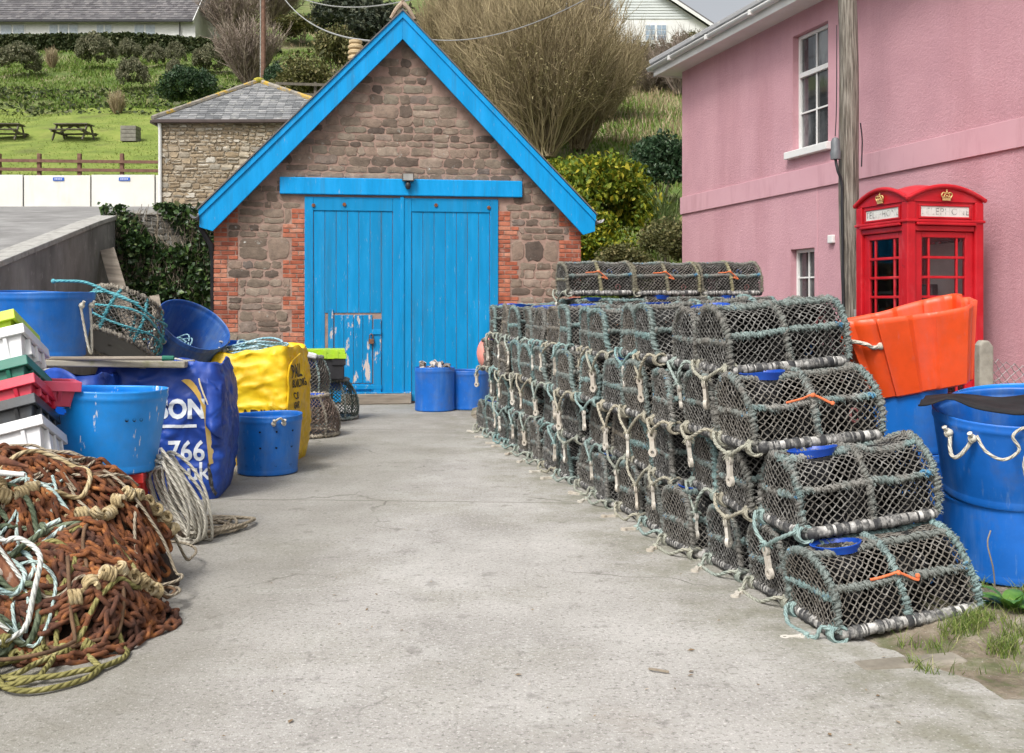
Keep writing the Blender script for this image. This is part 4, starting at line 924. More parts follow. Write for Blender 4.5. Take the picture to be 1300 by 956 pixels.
# black rubber sheet
mb = MB(); a, b, c_, d = [Vector(p) for p in ((2.15, 5.62, 1.072), (2.62, 5.50, 1.045), (3.15, 5.66, 1.075), (2.35, 6.02, 1.085))]
def sheet(u, v):
    p = (a.lerp(b, u/.5) if u < .5 else b.lerp(c_, (u-.5)/.5)).lerp(d.lerp(c_+Vector((0, .35, .02)), u), v)
    return p+Vector((0, 0, .012*math.sin(u*9)+.018*noise.noise(Vector((u*4, v*4, 2)))+.035*(1-v)*math.exp(-((u-.16)/.08)**2)))
mb.grid(sheet, 28, 14); tag(mb.build('rubber_sheet', mk('black_rubber_sheet', [(.3, (.012, .012, .013)), (.7, (.03, .03, .032))], scale=6, rough=.85, spec=.2), solid=.008), 'torn black rubber sheet lying over the upper right blue tub', 'rubber sheet')
# orange fluted tub, tipped
og = thing('orange_tub', 'big fluted orange tub tipped on top of blue tub beside the phone box', 'tub', (2.56, 6.74, 1.075), (R(3), R(-11), R(-5)))
def oct_pt(a, z, h=.50):
    base = .275+.085*(z/h); q = 7.; c, s = math.cos(a), math.sin(a); rr = base*(abs(c)**q+abs(s)**q)**(-1/q)
    w_ = math.sin(a*8+.9); rr *= 1-.085*min(1, max(0, (w_-.1)/.3)); return (rr*c*1.16, rr*s*.86, z*.80)
mb = MB(); n = 160; zs = [0.0, .0, .01]+list(np.linspace(.03, .50, 14))
vs = []; fs = []
for k, z in enumerate(zs):
    for j in range(n):
        p = oct_pt(2*PI*j/n, max(z, .0)); f = .02 if k == 0 else (.95 if k == 1 else 1)
        zz = z+(.02*math.sin(4*PI*j/n+.6)*(z/.5)**6 if z > .4 else 0)
        vs.append((p[0]*f, p[1]*f, zz))
for k in range(len(zs)-1):
    for j in range(n): fs.append((k*n+j, k*n+(j+1) % n, (k+1)*n+(j+1) % n, (k+1)*n+j))
mb.add(vs, fs); mb.build('tub_shell', G['tuborange'], og, smooth=30, solid=.012)
for a0 in (205, 20):
    mb = MB(); an = R(a0); p = Vector(oct_pt(an, .42)); q = Vector(oct_pt(an+.5, .42)); o = Vector((p.x, p.y, 0)).normalized()
    mb.tube(smooth_path([p-o*.05, p+o*.01, p+o*.05+Vector((0, 0, .03)), (p+q)/2+o*.07+Vector((0, 0, .06)), q+o*.05+Vector((0, 0, .03)), q+o*.01, q-o*.05], 26), .013, 8)
    for e in (p, q): mb.ball(e-o*.045, .026, 10, 7)
    mb.build('rope_handle', G['cream'], og, smooth=70)

# ---- yard end: tubs by the door, buoy
tub('blue_tub', 'blue tub full of scrap standing against the blue garage doors', D2(552, 513, 16.1)*1.0-Vector((0, 0, D2(552, 513, 16.1).z)), .30, .305, .66, G['tubdeep'], (0, 0, 0), group='blue tubs by the garage doors')
mb = MB(); c = D2(552, 463, 16.1)
for k in range(60): mb.box(c+Vector((random.uniform(-.22, .22), random.uniform(-.22, .22), random.uniform(-.12, .03))), (random.uniform(.03, .12), random.uniform(.02, .06), random.uniform(.01, .04)), Euler((random.uniform(-1, 1), random.uniform(-1, 1), random.uniform(0, 3))).to_matrix())
tag(mb.build('scrap_heap', mk('scrap', [(0, (.05, .04, .04)), (.5, (.3, .26, .23)), (1, (.62, .58, .54))], src='island', rough=.8), smooth=0), 'heap of broken scrap filling the blue tub by the doors', 'scrap')
o = tub('blue_tub', 'darker blue tub half hidden behind the far pots, rope handle facing left', (-.66, 16.35, 0), .29, .32, .60, G['tubdeep'], (0, 0, 0), handles=[(-165, .34, 10, .08)], group='blue tubs by the garage doors')
by_ = thing('buoy', 'salmon pink round buoy hanging at the far end of the pots', 'buoy', (-.24, 13.2, 1.0))
mb = MB(); mb.ball((0, 0, 0), .21, 28, 20, (.95, .95, 1.08)); mb.build('float', mk('salmon_plastic', [(.3, (.72, .24, .20)), (.7, (.82, .36, .30))], scale=5, rough=.45, spots=[((.4, .2, .16), 9, .6, .75, .4)]), by_)
mb = MB(); mb.tube([(0, 0, .2), (0, 0, .30)], [.055, .04], 12); mb.tube([(.02, 0, .29), (.1, 0, .38), (.22, .05, .36)], .012, 6); mb.build('eye', G['black'], by_)
mb = MB(); 0 and text_to(mb, '07', .11, lambda x, y: Vector((x-.02, -math.sqrt(max(.0001, .2015**2-(x-.02)**2-(y/1.08)**2)), y))*1.0, bold=.002, cuts=.02); 

# ---- jumbo bags
def bagmat(name, c, c2):
    t = NT(name); col = t.ramp(t.noise(3, 7, .65), [(.3, tuple(q*.7 for q in c)), (.5, c), (.7, c2)]); t.set(Base_Color=col, Roughness=.5)
    w = t.n('TexWave'); w.inputs['Scale'].default_value = 90; w.bands_direction = 'Z'; t.put(w.inputs['Vector'], t.co()); t.bump(w.outputs['Fac'], .08, .002); 
    for sc_, st_ in ((3.2, .9), (7.5, .7)):
        nz = t.n('TexNoise'); nz.noise_type = 'RIDGED_MULTIFRACTAL'; nz.inputs['Scale'].default_value = sc_; nz.inputs['Detail'].default_value = 3; nz.inputs['Distortion'].default_value = .5; t.put(nz.inputs['Vector'], t.co()); t.bump(nz.outputs['Fac'], st_*1.0, .05)
    return t.m
G['bagblue'] = bagmat('blue_woven_sack', (.008, .048, .30), (.016, .085, .46)); G['bagyellow'] = bagmat('yellow_woven_sack', (.80, .50, .005), (.90, .66, .02))
G['webbing'] = mk('yellow_webbing', [(.3, (.60, .36, .06)), (.5, (.72, .48, .12)), (.7, (.78, .62, .30))], scale=6, rough=.8, bump=.4, bscale=120, stretch=(1, 1, .3)); G['webwhite'] = mk('cream_webbing', [(.3, (.6, .5, .3)), (.7, (.75, .66, .46))], scale=6, rough=.8)
def bag(name, label, loc, rz, sx, sy, h, mat, seed, slump=.10, top=.07):
    root = thing(name, label, 'sack', loc, rz, None); sv = Vector((seed*3.1, seed*1.7, seed))
    def pt(u, v):
        a = u*2*PI; c, s = math.cos(a), math.sin(a); q = 11.; r = (abs(c)**q+abs(s)**q)**(-1/q)
        z = v*h; bul = 1+.06*math.sin(PI*min(1, v*1.05))**.8-.06*(1-v)**6; tin = 1-top*max(0, (v-.82)/.18)**2
        x, y = r*c*sx/2*bul*tin, r*s*sy/2*bul*tin; n = Vector((x, y, 0)).normalized()
        p = Vector((x*1.6, y*1.6, z*2.2))+sv
        w = .006*(1-abs(noise.noise(p*.9))*2.2)+.017*(1-2.6*abs(noise.noise(p*1.9+Vector((0, 0, z)))))**3*.7+.010*max(-1, 1-5*abs(noise.noise(p*2.6+Vector((3, 1, z*2)))))+.002*noise.noise(p*5)
        f = min(1, v*5); w *= .8; w += .011*max(-.2, 1-6*abs(noise.noise(Vector((p.x*1.1+p.z*.7, p.y*1.1, p.z*1.0-p.x*.5)))))+.004*max(-.2, 1-6*abs(noise.noise(Vector((p.x*2.2-p.z*1.2+5, p.y*2.2, p.z*2.0)))))
        return Vector((x, y, z-slump*math.sin(PI*v)*.15))+n*w*f+Vector((0, 0, .02*noise.noise(p*2)*f+.55*max(0, v-.86)*noise.noise(Vector((math.cos(a)*1.6, math.sin(a)*1.6, seed+.5)))))
    mb = MB(); mb.grid(lambda u, v: pt(u, v), 130, 72, True)
    n0 = len(mb.v)-130                                      # top: fold inwards
    ring = [Vector(mb.v[n0+k]) for k in range(130)]; cz = sum((p.z for p in ring))/130; vs = list(ring)
    for q, dz in ((.975, .004), (.95, -.06), (.90, -.13), (.02, -.10)):
        vs += [Vector((p.x*q, p.y*q, lerp(p.z, cz, min(1, (1-q)*6))+dz+.03*noise.noise(Vector((p.x*5*q, p.y*5*q, seed))))) for p in ring]
    mb.add(vs, [(r*130+k, r*130+(k+1) % 130, (r+1)*130+(k+1) % 130, (r+1)*130+k) for r in range(4) for k in range(130)])
    o = mb.build('sack_body', mat, root, smooth=180)
    bvh = BVHTree.FromPolygons([Vector(v) for v in mb.v], [tuple(f) for f in mb.f])
    return root, bvh
def onface(bvh, side, off):
    """project local (u,z) on the +x / -y side of the sack from outside"""
    d = {'-y': Vector((0, 1, 0)), '+x': Vector((-1, 0, 0)), '-z': Vector((0, 0, -1))}[side]
    def fn(u, z):
        p = Vector((u, -3, z)) if side == '-y' else Vector((3, u, z)); h = bvh.ray_cast(p, d)
        q = h[0] if h[0] is not None else p+d*2.5
        return q-d*off
    return fn
def strap(bvh, pts, wd, off=.008):
    """ribbon over a sack; pts (side point outside) lists of rays (origin, dir)"""
    c = []
    for o, d in pts:
        h = bvh.ray_cast(Vector(o), Vector(d)); c.append((h[0]-Vector(d)*off if h[0] is not None else Vector(o)))
    c = smooth_path(c, len(c)*5); mb = MB(); vs = []
    for k, p in enumerate(c):
        t = (c[min(k+1, len(c)-1)]-c[max(0, k-1)]).normalized(); n = Vector((p.x, p.y, 0)).normalized()+Vector((0, 0, .3)); s = t.cross(n).normalized()*wd/2; vs += [p-s, p+s]
    mb.add(vs, [(2*k, 2*k+1, 2*k+3, 2*k+2) for k in range(len(c)-1)]); return mb
G['print_white'] = mk('white_print', [(.3, (.55, .60, .66)), (.7, (.74, .77, .80))], scale=14, rough=.6); G['print_black'] = mk('black_print', [(.3, (.02, .02, .02)), (.7, (.05, .045, .03))], scale=14, rough=.6)
bpos = D2(196, 640, 8.75); bpos.z = .0
bb, bvh = bag('bulk_sack', 'large blue woven sack of rope with yellow straps and white lettering', bpos+Vector((0, .35, 0)), R(7), 1.02, .92, 1.10, G['bagblue'], 2)
f = onface(bvh, '-y', .006); mb = MB()
text_to(mb, 'SON', .185, lambda x, y: f(x+.20, y*1.15+.745), bold=.008); mb.build('lettering', G['print_white'], bb, smooth=0); mb = MB(); text_to(mb, '9 766', .20, lambda x, y: f(x+.16, y*1.15+.40), bold=.004); mb.build('lettering', G['print_white'], bb, smooth=0); mb = MB(); text_to(mb, '.uk', .185, lambda x, y: f(x+.31, y*1.1+.235), bold=.003); mb.build('lettering', G['print_white'], bb, smooth=0); mb = MB()
for k in range(12): mb.add([f(-.16+k*.04, .60), f(-.12+k*.04, .60), f(-.12+k*.04, .625), f(-.16+k*.04, .625)], [(0, 1, 2, 3)])
mb.build('underline', G['print_white'], bb, smooth=0)
rays = [((-.02, -.15, 3), (0, 0, -1)), ((.06, -.28, 3), (0, 0, -1)), ((.12, -.40, 3), (0, 0, -1))]+[((x, -3, z), (0, 1, 0)) for x, z in ((.24, .98), (.335, .88), (.395, .74), (.415, .58), (.43, .42), (.44, .30))]
strap(bvh, rays, .055).build('strap', G['webbing'], bb, smooth=80); strap(bvh, [((.425, -3, .31), (0, 1, 0)), ((.43, -3, .22), (0, 1, 0)), ((.44, -3, .12), (0, 1, 0)), ((.47, -3, .04), (0, 1, 0))], .05).build('dark_strap_end', G['rubber'], bb, smooth=80)
strap(bvh, [((-.52, -.1, 3), (0, 0, -1)), ((-.42, -.2, 3), (0, 0, -1)), ((-.32, -.36, 3), (0, 0, -1)), ((-.34, -3, 1.0), (0, 1, 0)), ((-.40, -3, .88), (0, 1, 0)), ((-.44, -3, .72), (0, 1, 0))], .055).build('strap', G['webwhite'], bb, smooth=80)
# the loose flap of cloth at the sack's right shoulder
mb = MB(); mb.grid(lambda u, v: f(lerp(.40, .52, u), lerp(1.0, .62, v)-.12*u)+Vector((0, -.012-.05*math.sin(u*PI)*v-.02*v, 0)) if True else None, 18, 14); mb.build('flap', G['bagblue'], bb, smooth=180, solid=.004)
seam = [f(lerp(.34, .50, t), lerp(1.0, .62, t**.8))+Vector((0, -.03, 0)) for t in np.linspace(0, 1, 20)]; mb = MB(); mb.tube(seam, .007, 6); mb.build('seam', G['webwhite'], bb)
b2, bv2 = bag('bulk_sack', 'second blue sack slumped open behind the light blue tub', (-3.62, 8.35, 0), R(8), .95, .9, 1.06, G['bagblue'], 7)
mb = MB(); mb.grid(lambda u, v: (lerp(-.04, .36, u), -.45+.12*math.cos(u*PI)-.05*v, 1.02+.11*math.sin(u*PI)**.6*(1-v)-.20*v*(.3+u)), 20, 10); mb.build('open_lip', G['bagblue'], b2, smooth=180, solid=.006)
strap(bv2, [((.02, 0, 3), (0, 0, -1)), ((.10, -.2, 3), (0, 0, -1)), ((.20, -.36, 3), (0, 0, -1)), ((.24, -3, .98), (0, 1, 0)), ((.30, -3, .85), (0, 1, 0)), ((.34, -3, .72), (0, 1, 0))], .06, .03).build('strap', G['webbing'], b2, smooth=80)
ypos = D2(318, 600, 10.6); ypos.z = 0
yb, yv = bag('bulk_sack', 'tall yellow woven sack with black lettering behind perforated blue tub', ypos+Vector((.02, .35, 0)), R(-5), .80, .86, 1.16, G['bagyellow'], 4, top=.06)
f = onface(yv, '-y', .006); mb = MB(); text_to(mb, 'PALLADIUM', .135, lambda x, y: f(x+.02, y*1.2+.50), bold=.004); mb.build('lettering', G['print_black'], yb, smooth=0); mb = MB()
g = onface(yv, '+x', .006)
for (tx, sz, z, dx) in (('PALL', .17, .925, -.13), ('BUILDING', .10, .80, -.05), ('CO', .085, .68, -.2), ('GAR', .085, .585, -.2), ('MAT', .085, .44, -.2), ('014', .085, .36, -.22), ('PL', .085, .20, -.15), ('0775', .085, .13, -.12), ('SOMERSET', .05, .05, -.1)):
    text_to(mb, tx, sz, (lambda z, dx: lambda x, y: g(x+dx, y*1.1+z))(z, dx), bold=.003); mb.build('lettering', G['print_black'], yb, smooth=0); mb = MB()
mb = MB(); mb.tube([f(.40, z)+Vector((.02, 0, 0)) for z in np.linspace(.08, 1.1, 20)], .008, 5); mb.build('seam', G['bagyellow'], yb)
y2, _ = bag('bulk_sack', 'second yellow sack behind the board, under the tilted blue tub', (-3.33, 10.95, 0), R(5), .85, .8, 1.04, G['bagyellow'], 9)

# coils of light rope
def coil(name, label, c, r, n, mat, rad=.011, zs=.12, tilt=(0, 0, 0), sq=1., parent=None, seed=0):
    rnd = random.Random(seed); E = Euler(tilt).to_matrix(); pts = []; N = n*22; ph = 0
    for k in range(N):
        t = k/22*2*PI; turn = k/22; q = r*(.72+.28*math.sin(turn*1.7+seed)+.10*math.sin(turn*5.1)); ox, oy = .25*r*math.sin(turn*.9+seed), .25*r*math.cos(turn*1.3+seed)
        z = zs*(.5+.5*math.sin(turn*2.3+1))*.6+zs*turn/n*.5+.02*math.sin(t*2+turn)
        pts.append(Vector(c)+E@Vector((ox+q*math.cos(t), (oy+q*math.sin(t))*sq, z)))
    mb = MB(); mb.tube(pts, rad, 6); o = mb.build(name, mat, smooth=80)
    if label: tag(o, label, 'rope')
    return o
G['paleblue'] = rope_mat('pale_blue_rope', [(.3, (.18, .40, .50)), (.55, (.36, .55, .62)), (.7, (.6, .66, .66))], lay=24); G['greyrope'] = rope_mat('grey_rope', [(.3, (.30, .31, .28)), (.6, (.52, .51, .46))], lay=24)
coil('rope', 'pale blue rope heaped on top of the tall yellow sack', ypos+Vector((-.02, .36, 1.06)), .30, 12, G['paleblue'], .012, .16, seed=3)
coil('rope', 'grey rope coiled in the mouth of the big blue sack', bpos+Vector((-.05, .30, .98)), .36, 12, G['greyrope'], .012, .12, seed=1)
coil('rope', 'grey rope bundle spilling behind the crates', (-3.75, 8.0, 1.0), .22, 8, G['greyrope'], .012, .14, seed=8)
tag(coil('rope', None, (-3.32, 10.66, 1.20), .10, 4, G['paleblue'], .008, .05, (R(40), 0, 0)), 'thin pale rope lying inside the tilted blue tub', 'rope')

# ---- tubs on the left
tub('blue_tub', 'perforated blue tub standing on the concrete before the yellow sack', D2(331, 608, 9.85)*1-Vector((0, -.28, D2(331, 608, 9.85).z)), .28, .325, .56, G['tubmid'], (0, 0, 0),
    holes=[(-90+a, z, .0095) for a in (-62, -30, 0, 28, 60) for z in (.10, .27, .42)], handles=[(-60, .50, 8, -.05)], group='blue tubs on the left')
tub('blue_tub', 'light blue scuffed tub with slot handle resting on the rope heap', (-2.715, 7.08, .50), .325, .38, .545, G['tublight'], (R(-1), R(2), .1), slots=[(-126, .41, 8, .024)], holes=[(-90+a, .36, .011) for a in (34, 42, 50)], group='blue tubs on the left', oval=1.0)
tub('blue_tub', 'large deep blue tub with hanging rope loop standing on the weathered board', (-3.95, 8.95, 1.165), .33, .405, .545, G['tubmid'], (R(1), R(1), 0), handles=[(-14, .44, 9, .40)], group='blue tubs on the left')
tub('blue_tub', 'dull blue tub tilted on its side on top of yellow sack, knotted handles', (-3.48, 10.83, .98), .30, .37, .58, G['tubnavy'], (R(24), R(36), R(0)), handles=[(-112, .46, 11, .14), (25, .46, 10, .06)], group='blue tubs on the left')
tub('blue_tub', 'blue tub lying behind the tilted tub beside garage corner', (-3.75, 14.6, .45), .36, .40, .56, G['tubdeep'], (R(10), R(20), 0), group='blue tubs on the left')
# weathered board + pole
bd = D2(160, 462, 8.6)
mb = MB(); mb.box((0, 0, 0), (1.5, .62, .052)); o = mb.build('board', G['greywood'], smooth=0, bevel=.01); o.location = (-3.42, 8.72, 1.125); o.rotation_euler = (R(-1.5), R(1.2), R(9)); tag(o, 'weathered grey board laid flat across the blue sacks', 'board')
pl = thing('pole', 'brown pole with green tip lying on the weathered board', 'pole', (-3.16, 8.42, 1.175), R(3)); mb = MB(); mb.tube([(-.55, 0, 0), (.38, 0, .0)], .017, 10); mb.build('shaft', G['wood'], pl)
mb = MB(); mb.tube([(.38, 0, 0), (.47, 0, 0)], [.022, .02], 10); mb.build('green_tip', mk('green_cap', [(0, (.01, .14, .09))], src='flat'), pl)
# leaning planks
for k, (xa, ya, za, xb, zb, wd, lb) in enumerate(((-5.35, 15.9, .0, -6.98, 2.55, .24, 'wide grey plank leaning against the ivy wall'), (-5.22, 16.0, .0, -6.2, 1.75, .16, 'narrow grey plank leaning in front of the ivy'))):
    mb = MB(); mb.beam((0, 0, 0), (xb-xa, 2.4-.4*k, zb-za), wd, .05, (.3, -1, .2)); o = mb.build('plank', G['wood'], smooth=0, bevel=.006); o.location = (xa, ya+.4*k, za); tag(o, lb, 'plank')

# ---- round creels on the left
G['brownnet'] = mk('brown_twine', [(.3, (.10, .075, .06)), (.6, (.24, .18, .145))], scale=14, rough=.95); G['greennet'] = mk('dark_green_twine', [(.3, (.03, .05, .04)), (.6, (.09, .12, .10))], scale=14, rough=.95)
G['tealrope'] = rope_mat('teal_rope', [(.3, (.05, .30, .36)), (.6, (.16, .45, .50))]); G['tanrope'] = rope_mat('tan_rope', [(.3, (.25, .20, .14)), (.6, (.42, .36, .27))])
def creel(label, loc, rb, rt, h, netm, ropem, rot=(0, 0, 0), seed=0, ribm=None, neck=True):
    root = thing('inkwell_creel', label, 'fish trap', loc, rot, None)
    prof = lambda v: (lerp(rb, rt, v**1.7)+.05*math.sin(PI*v), .03+(h-.03)*v)
    seg = diamond(lambda u, v: (lambda r, z: Vector((r*math.cos(u*2*PI), r*math.sin(u*2*PI), z)))(*prof(v)), 2*round(PI*rb*2/.055/2)*2, 2*round(h/.05), .004, seed=seed)
    link_mesh('netting', net_mesh('netting', seg, .0042), netm, root)
    mb = MB()
    for (r, z) in ((rb, .03), prof(.98)): c = [Vector((r*math.cos(a), r*math.sin(a), z)) for a in np.linspace(0, 2*PI, 50)]; wrapped(mb, c, .016, .010, .032, 60)
    mb.build('hoop', ropem, root, smooth=70)
    mb = MB()
    for k in range(8): a = k*PI/4; wrapped(mb, [Vector((prof(v)[0]*math.cos(a), prof(v)[0]*math.sin(a), prof(v)[1])) for v in np.linspace(0, 1, 14)], .009, .006, .024, 20)
    mb.build('rib', ribm or ropem, root, smooth=70)
    mb = MB(); mb.lathe([(.02, .02), (rb*.97, .02), (rb*.97, .035), (.02, .035)], 30); mb.build('base', G['black'], root)
    if not neck:
        for vv in (.25, .5, .72):
            mb = MB(); r_, z_ = prof(vv); mb.tube([((r_+.012+.012*math.sin(a*5))*math.cos(a), (r_+.012+.012*math.sin(a*5))*math.sin(a), z_+.03*math.sin(a*3+vv*9)) for a in np.linspace(0, 2*PI, 60)[:-1]], .011, 6, True); mb.build('binding_rope', G['tealrope'], root)
        return root
    mb = MB(); mb.T = Matrix.Translation((0, 0, h-.14)); mb.lathe([(rt*.75, 0), (rt*.95, .14)], 24); mb.build('neck', G['bluering'], root, solid=.005)
    return root
c1 = D2(403, 556, 12.9); creel('brown round creel with wrapped base standing on the concrete by the yellow sack', (c1.x-.14, 13.0, 0), .37, .24, .50, G['brownnet'], G['wrapbeige'], seed=3)
c2 = D2(415, 530, 15.0); creel('dark green round creel under the black and lime box', (-2.60, 14.9, 0), .42, .28, .56, G['greennet'], G['wrapgrey'], seed=5, ribm=G['wrapteal'])
creel('grey creel tucked between yellow sack and black box', (-2.72, 13.9, .42), .30, .22, .50, G['netrope'], G['wrapteal'], seed=6)
creel('grey creel at the bottom behind the brown creel', (-2.78, 14.0, 0), .36, .26, .42, G['brownnet'], G['wrapgrey'], seed=9)
creel('round creel with teal ropes tipped against the big blue tub', (-3.80, 10.0, 1.20), .40, .30, .50, G['netrope'], G['wrapbeige'], (R(-24), R(16), R(0)), seed=8, ribm=G['tealrope'], neck=False)
mb = MB(); c = D2(68, 357, 9.4); mb.tube(smooth_path([c, c+Vector((.12, 0, -.0)), c+Vector((.28, .05, -.015)), c+Vector((.5, .1, -.12)), c+Vector((.68, .2, -.2))], 24), .014, 7); mb.ball(c, .022); tag(mb.build('rope', G['tealrope'], smooth=70), 'teal rope end sticking out over the tipped creel', 'rope')

# ---- crates
def crate(label, loc, rot, L, Wd, h, mat, lipped=True, open_=True, ribs=5, group='fish crates stacked at the left edge', name='fish_crate'):
    root = thing(name, label, 'crate', loc, rot, group); th = .012; tp = .03
    mb = MB(); b = [(-L/2+tp, -Wd/2+tp), (L/2-tp, -Wd/2+tp), (L/2-tp, Wd/2-tp), (-L/2+tp, Wd/2-tp)]; t = [(-L/2, -Wd/2), (L/2, -Wd/2), (L/2, Wd/2), (-L/2, Wd/2)]
    s = 1-2*th/Wd; vs = [(x, y, 0) for x, y in b]+[(x, y, h) for x, y in t]+[(x*(1-2*th/L), y*s, h) for x, y in t]+[(x*(1-2*th/L), y*s, .015) for x, y in b]
    fs = [(3, 2, 1, 0)]+[(i, (i+1) % 4, 4+(i+1) % 4, 4+i) for i in range(4)]+[(4+i, 4+(i+1) % 4, 8+(i+1) % 4, 8+i) for i in range(4)]+[(8+i, 8+(i+1) % 4, 12+(i+1) % 4, 12+i) for i in range(4)]+[(12, 13, 14, 15)]
    mb.add(vs, fs); rw = .022
    for (a, b_) in (((-L/2-rw, -Wd/2-rw), (L/2+rw, -Wd/2-.001)), ((-L/2-rw, Wd/2+.001), (L/2+rw, Wd/2+rw)), ((-L/2-rw, -Wd/2), (-L/2-.001, Wd/2)), ((L/2+.001, -Wd/2), (L/2+rw, Wd/2))):
        mb.span((*a, h-.062), (*b_, h+.002))
    for k in range(ribs):
        x = lerp(-L/2+.1, L/2-.1, k/(ribs-1))
        for sg in (-1, 1): mb.add([(x-.012, sg*(Wd/2-tp+.0), .02), (x+.012, sg*(Wd/2-tp), .02), (x+.012, sg*(Wd/2+.012), h-.064), (x-.012, sg*(Wd/2+.012), h-.064), (x-.012, sg*(Wd/2-tp-.01), .02), (x+.012, sg*(Wd/2-tp-.01), .02), (x+.012, sg*(Wd/2-.008), h-.064), (x-.012, sg*(Wd/2-.008), h-.064)], [(0, 1, 2, 3), (0, 3, 7, 4), (1, 5, 6, 2), (4, 7, 6, 5)])
    for sg in (-1, 1):                                      # hand holds: framed dark recesses at both ends and near the corners
        for y in (-Wd*.30, 0, Wd*.30): mb.span((sg*(L/2-.02), y-.008, h*.3), (sg*(L/2+.018), y+.008, h-.064))
    mb.build('crate_body', mat, root, smooth=0, bevel=.006)
    mb = MB()
    for sg in (-1, 1): mb = MB(); mb.span((sg*(L/2-.006), -Wd*.24, h*.42), (sg*(L/2+.003), Wd*.24, h-.07)); mb.build('hand_hold', mat, root, smooth=0)
    return root
def pm(name, c): return tubmat(name, c, .12)
cw = mk('white_crate', [(.3, (.66, .67, .68)), (.7, (.80, .80, .80))], scale=3, rough=.45, spots=[((.45, .42, .36), 5, .6, .75, .4)])
CM = Matrix.Translation(W(60, 590, 6.15)) @ Matrix.Rotation(R(6), 4, 'Z') @ Matrix.Rotation(R(-21), 4, 'X') @ Matrix.Rotation(R(-15), 4, 'Y'); zc = 0
for lb, h, hs_, m, L, dx in (('white fish crate at the bottom of leaning crate stack', .30, .275, cw, .84, 0), ('black fish crate second from the bottom of the stack', .165, .125, pm('black_crate', (.02, .021, .023)), .80, -.02),
      ('red fish crate in the middle of the stack', .165, .125, pm('red_crate', (.60, .012, .045)), .80, -.005), ('green fish crate above the red crate', .165, .13, pm('green_crate', (.004, .16, .10)), .80, -.03),
      ('white fish crate second from the top of the stack', .24, .215, cw, .80, -.02), ('lime crate on top of the leaning crate stack', .13, .13, pm('lime_crate', (.50, .70, .01)), .70, -.06)):
    T_ = CM @ Matrix.Translation((-L/2+dx, .22, zc)); crate(lb, T_.to_translation(), tuple(T_.to_euler()), L, .46, h, m); zc += hs_
crate('small pink crate behind the light blue tub', W(60, 510, 6.75)+Vector((-.02, 0, -.02)), (0, R(4), R(30)), .34, .3, .16, pm('pink_crate', (.62, .06, .12)), group=None)
crate('red crate buried under the light blue tub beside rope coil', (-2.74, 7.10, .0), (0, 0, R(14)), .52, .44, .495, pm('scarlet_crate', (.66, .03, .02)), group=None)
# black box with the lime lid on the green creel
bx = thing('lidded_box', 'black box with lime green lid standing on the green creel', 'box', (-2.60, 14.7, .57), R(10)); mb = MB(); mb.span((-.27, -.2, 0), (.27, .2, .29)); mb.build('box_body', G['black'], bx, smooth=0, bevel=.02)
mb = MB(); mb.span((-.29, -.22, .22), (-.12, .22, .29)); mb.span((.10, -.22, .20), (.29, .22, .29)); mb.build('clip', G['black'], bx, smooth=0, bevel=.01)
mb = MB(); mb.span((-.30, -.23, .292), (.30, .23, .36)); mb.span((-.28, -.21, .361), (.28, .21, .42)); 
for x in (-.16, 0, .16): mb.span((x-.03, -.236, .30), (x+.03, -.231, .41))
mb.build('lid', pm('lime_lid', (.42, .66, .02)), bx, smooth=0, bevel=.012)
mb = MB(); mb.box((0, 0, 0), (.34, .3, .07)); o = mb.build('foam_block', cw, smooth=0, bevel=.02); o.location = (-2.72, 13.75, .97); o.rotation_euler = (0, R(12), R(20)); tag(o, 'white foam block lying on the grey creel', 'block')
mb = MB(); mb.box((0, 0, 0), (.5, .1, .05)); o = mb.build('timber_offcut', G['wood'], smooth=0, bevel=.006); o.location = (-3.05, 14.6, .95); tag(o, 'brown timber offcut on the creels behind the yellow sack', 'timber')
# ================================================================ rusty chain and rope heap, bottom left
HEAP0 = set(o.name for o in bpy.data.objects)
def dome(x, y, cx, cy, rx, ry, h, p=.62):
    q = 1-((x-cx)/rx)**2-((y-cy)/ry)**2; return h*q**p if q > 0 else 0
def mz(x, y):
    m_ = max(dome(x, y, -2.66, 5.98, .92, .74, .70), dome(x, y, -2.04, 5.22, .43, .44, .40), dome(x, y, -2.80, 4.95, .80, .62, .40), dome(x, y, -3.0, 4.55, .85, .45, .26))
    return m_+min(1, m_*6)*(.085*noise.noise(Vector((x*3.2, y*3.2, 8)))+.045*noise.noise(Vector((x*8, y*8, 3)))) if m_ > 0 else 0
mb = MB(); mb.grid(lambda u, v: (lerp(-3.9, -1.5, u), lerp(3.9, 7.0, v), (lambda x, y: max(-.03, mz(x, y)-.105+.03*noise.noise(Vector((x*9, y*9, 2))))*1.0)(lerp(-3.9, -1.5, u), lerp(3.9, 7.0, v))), 90, 90)
G['oldnet'] = mk('old_net', [(.3, (.012, .008, .006)), (.55, (.045, .026, .015)), (.7, (.10, .055, .026))], scale=22, detail=8, rough=1, bump=1, bscale=60, bdist=.02)
tag(mb.build('fishing_net', G['oldnet'], smooth=180), 'dark heap of old net buried under the rusty chains', 'net')
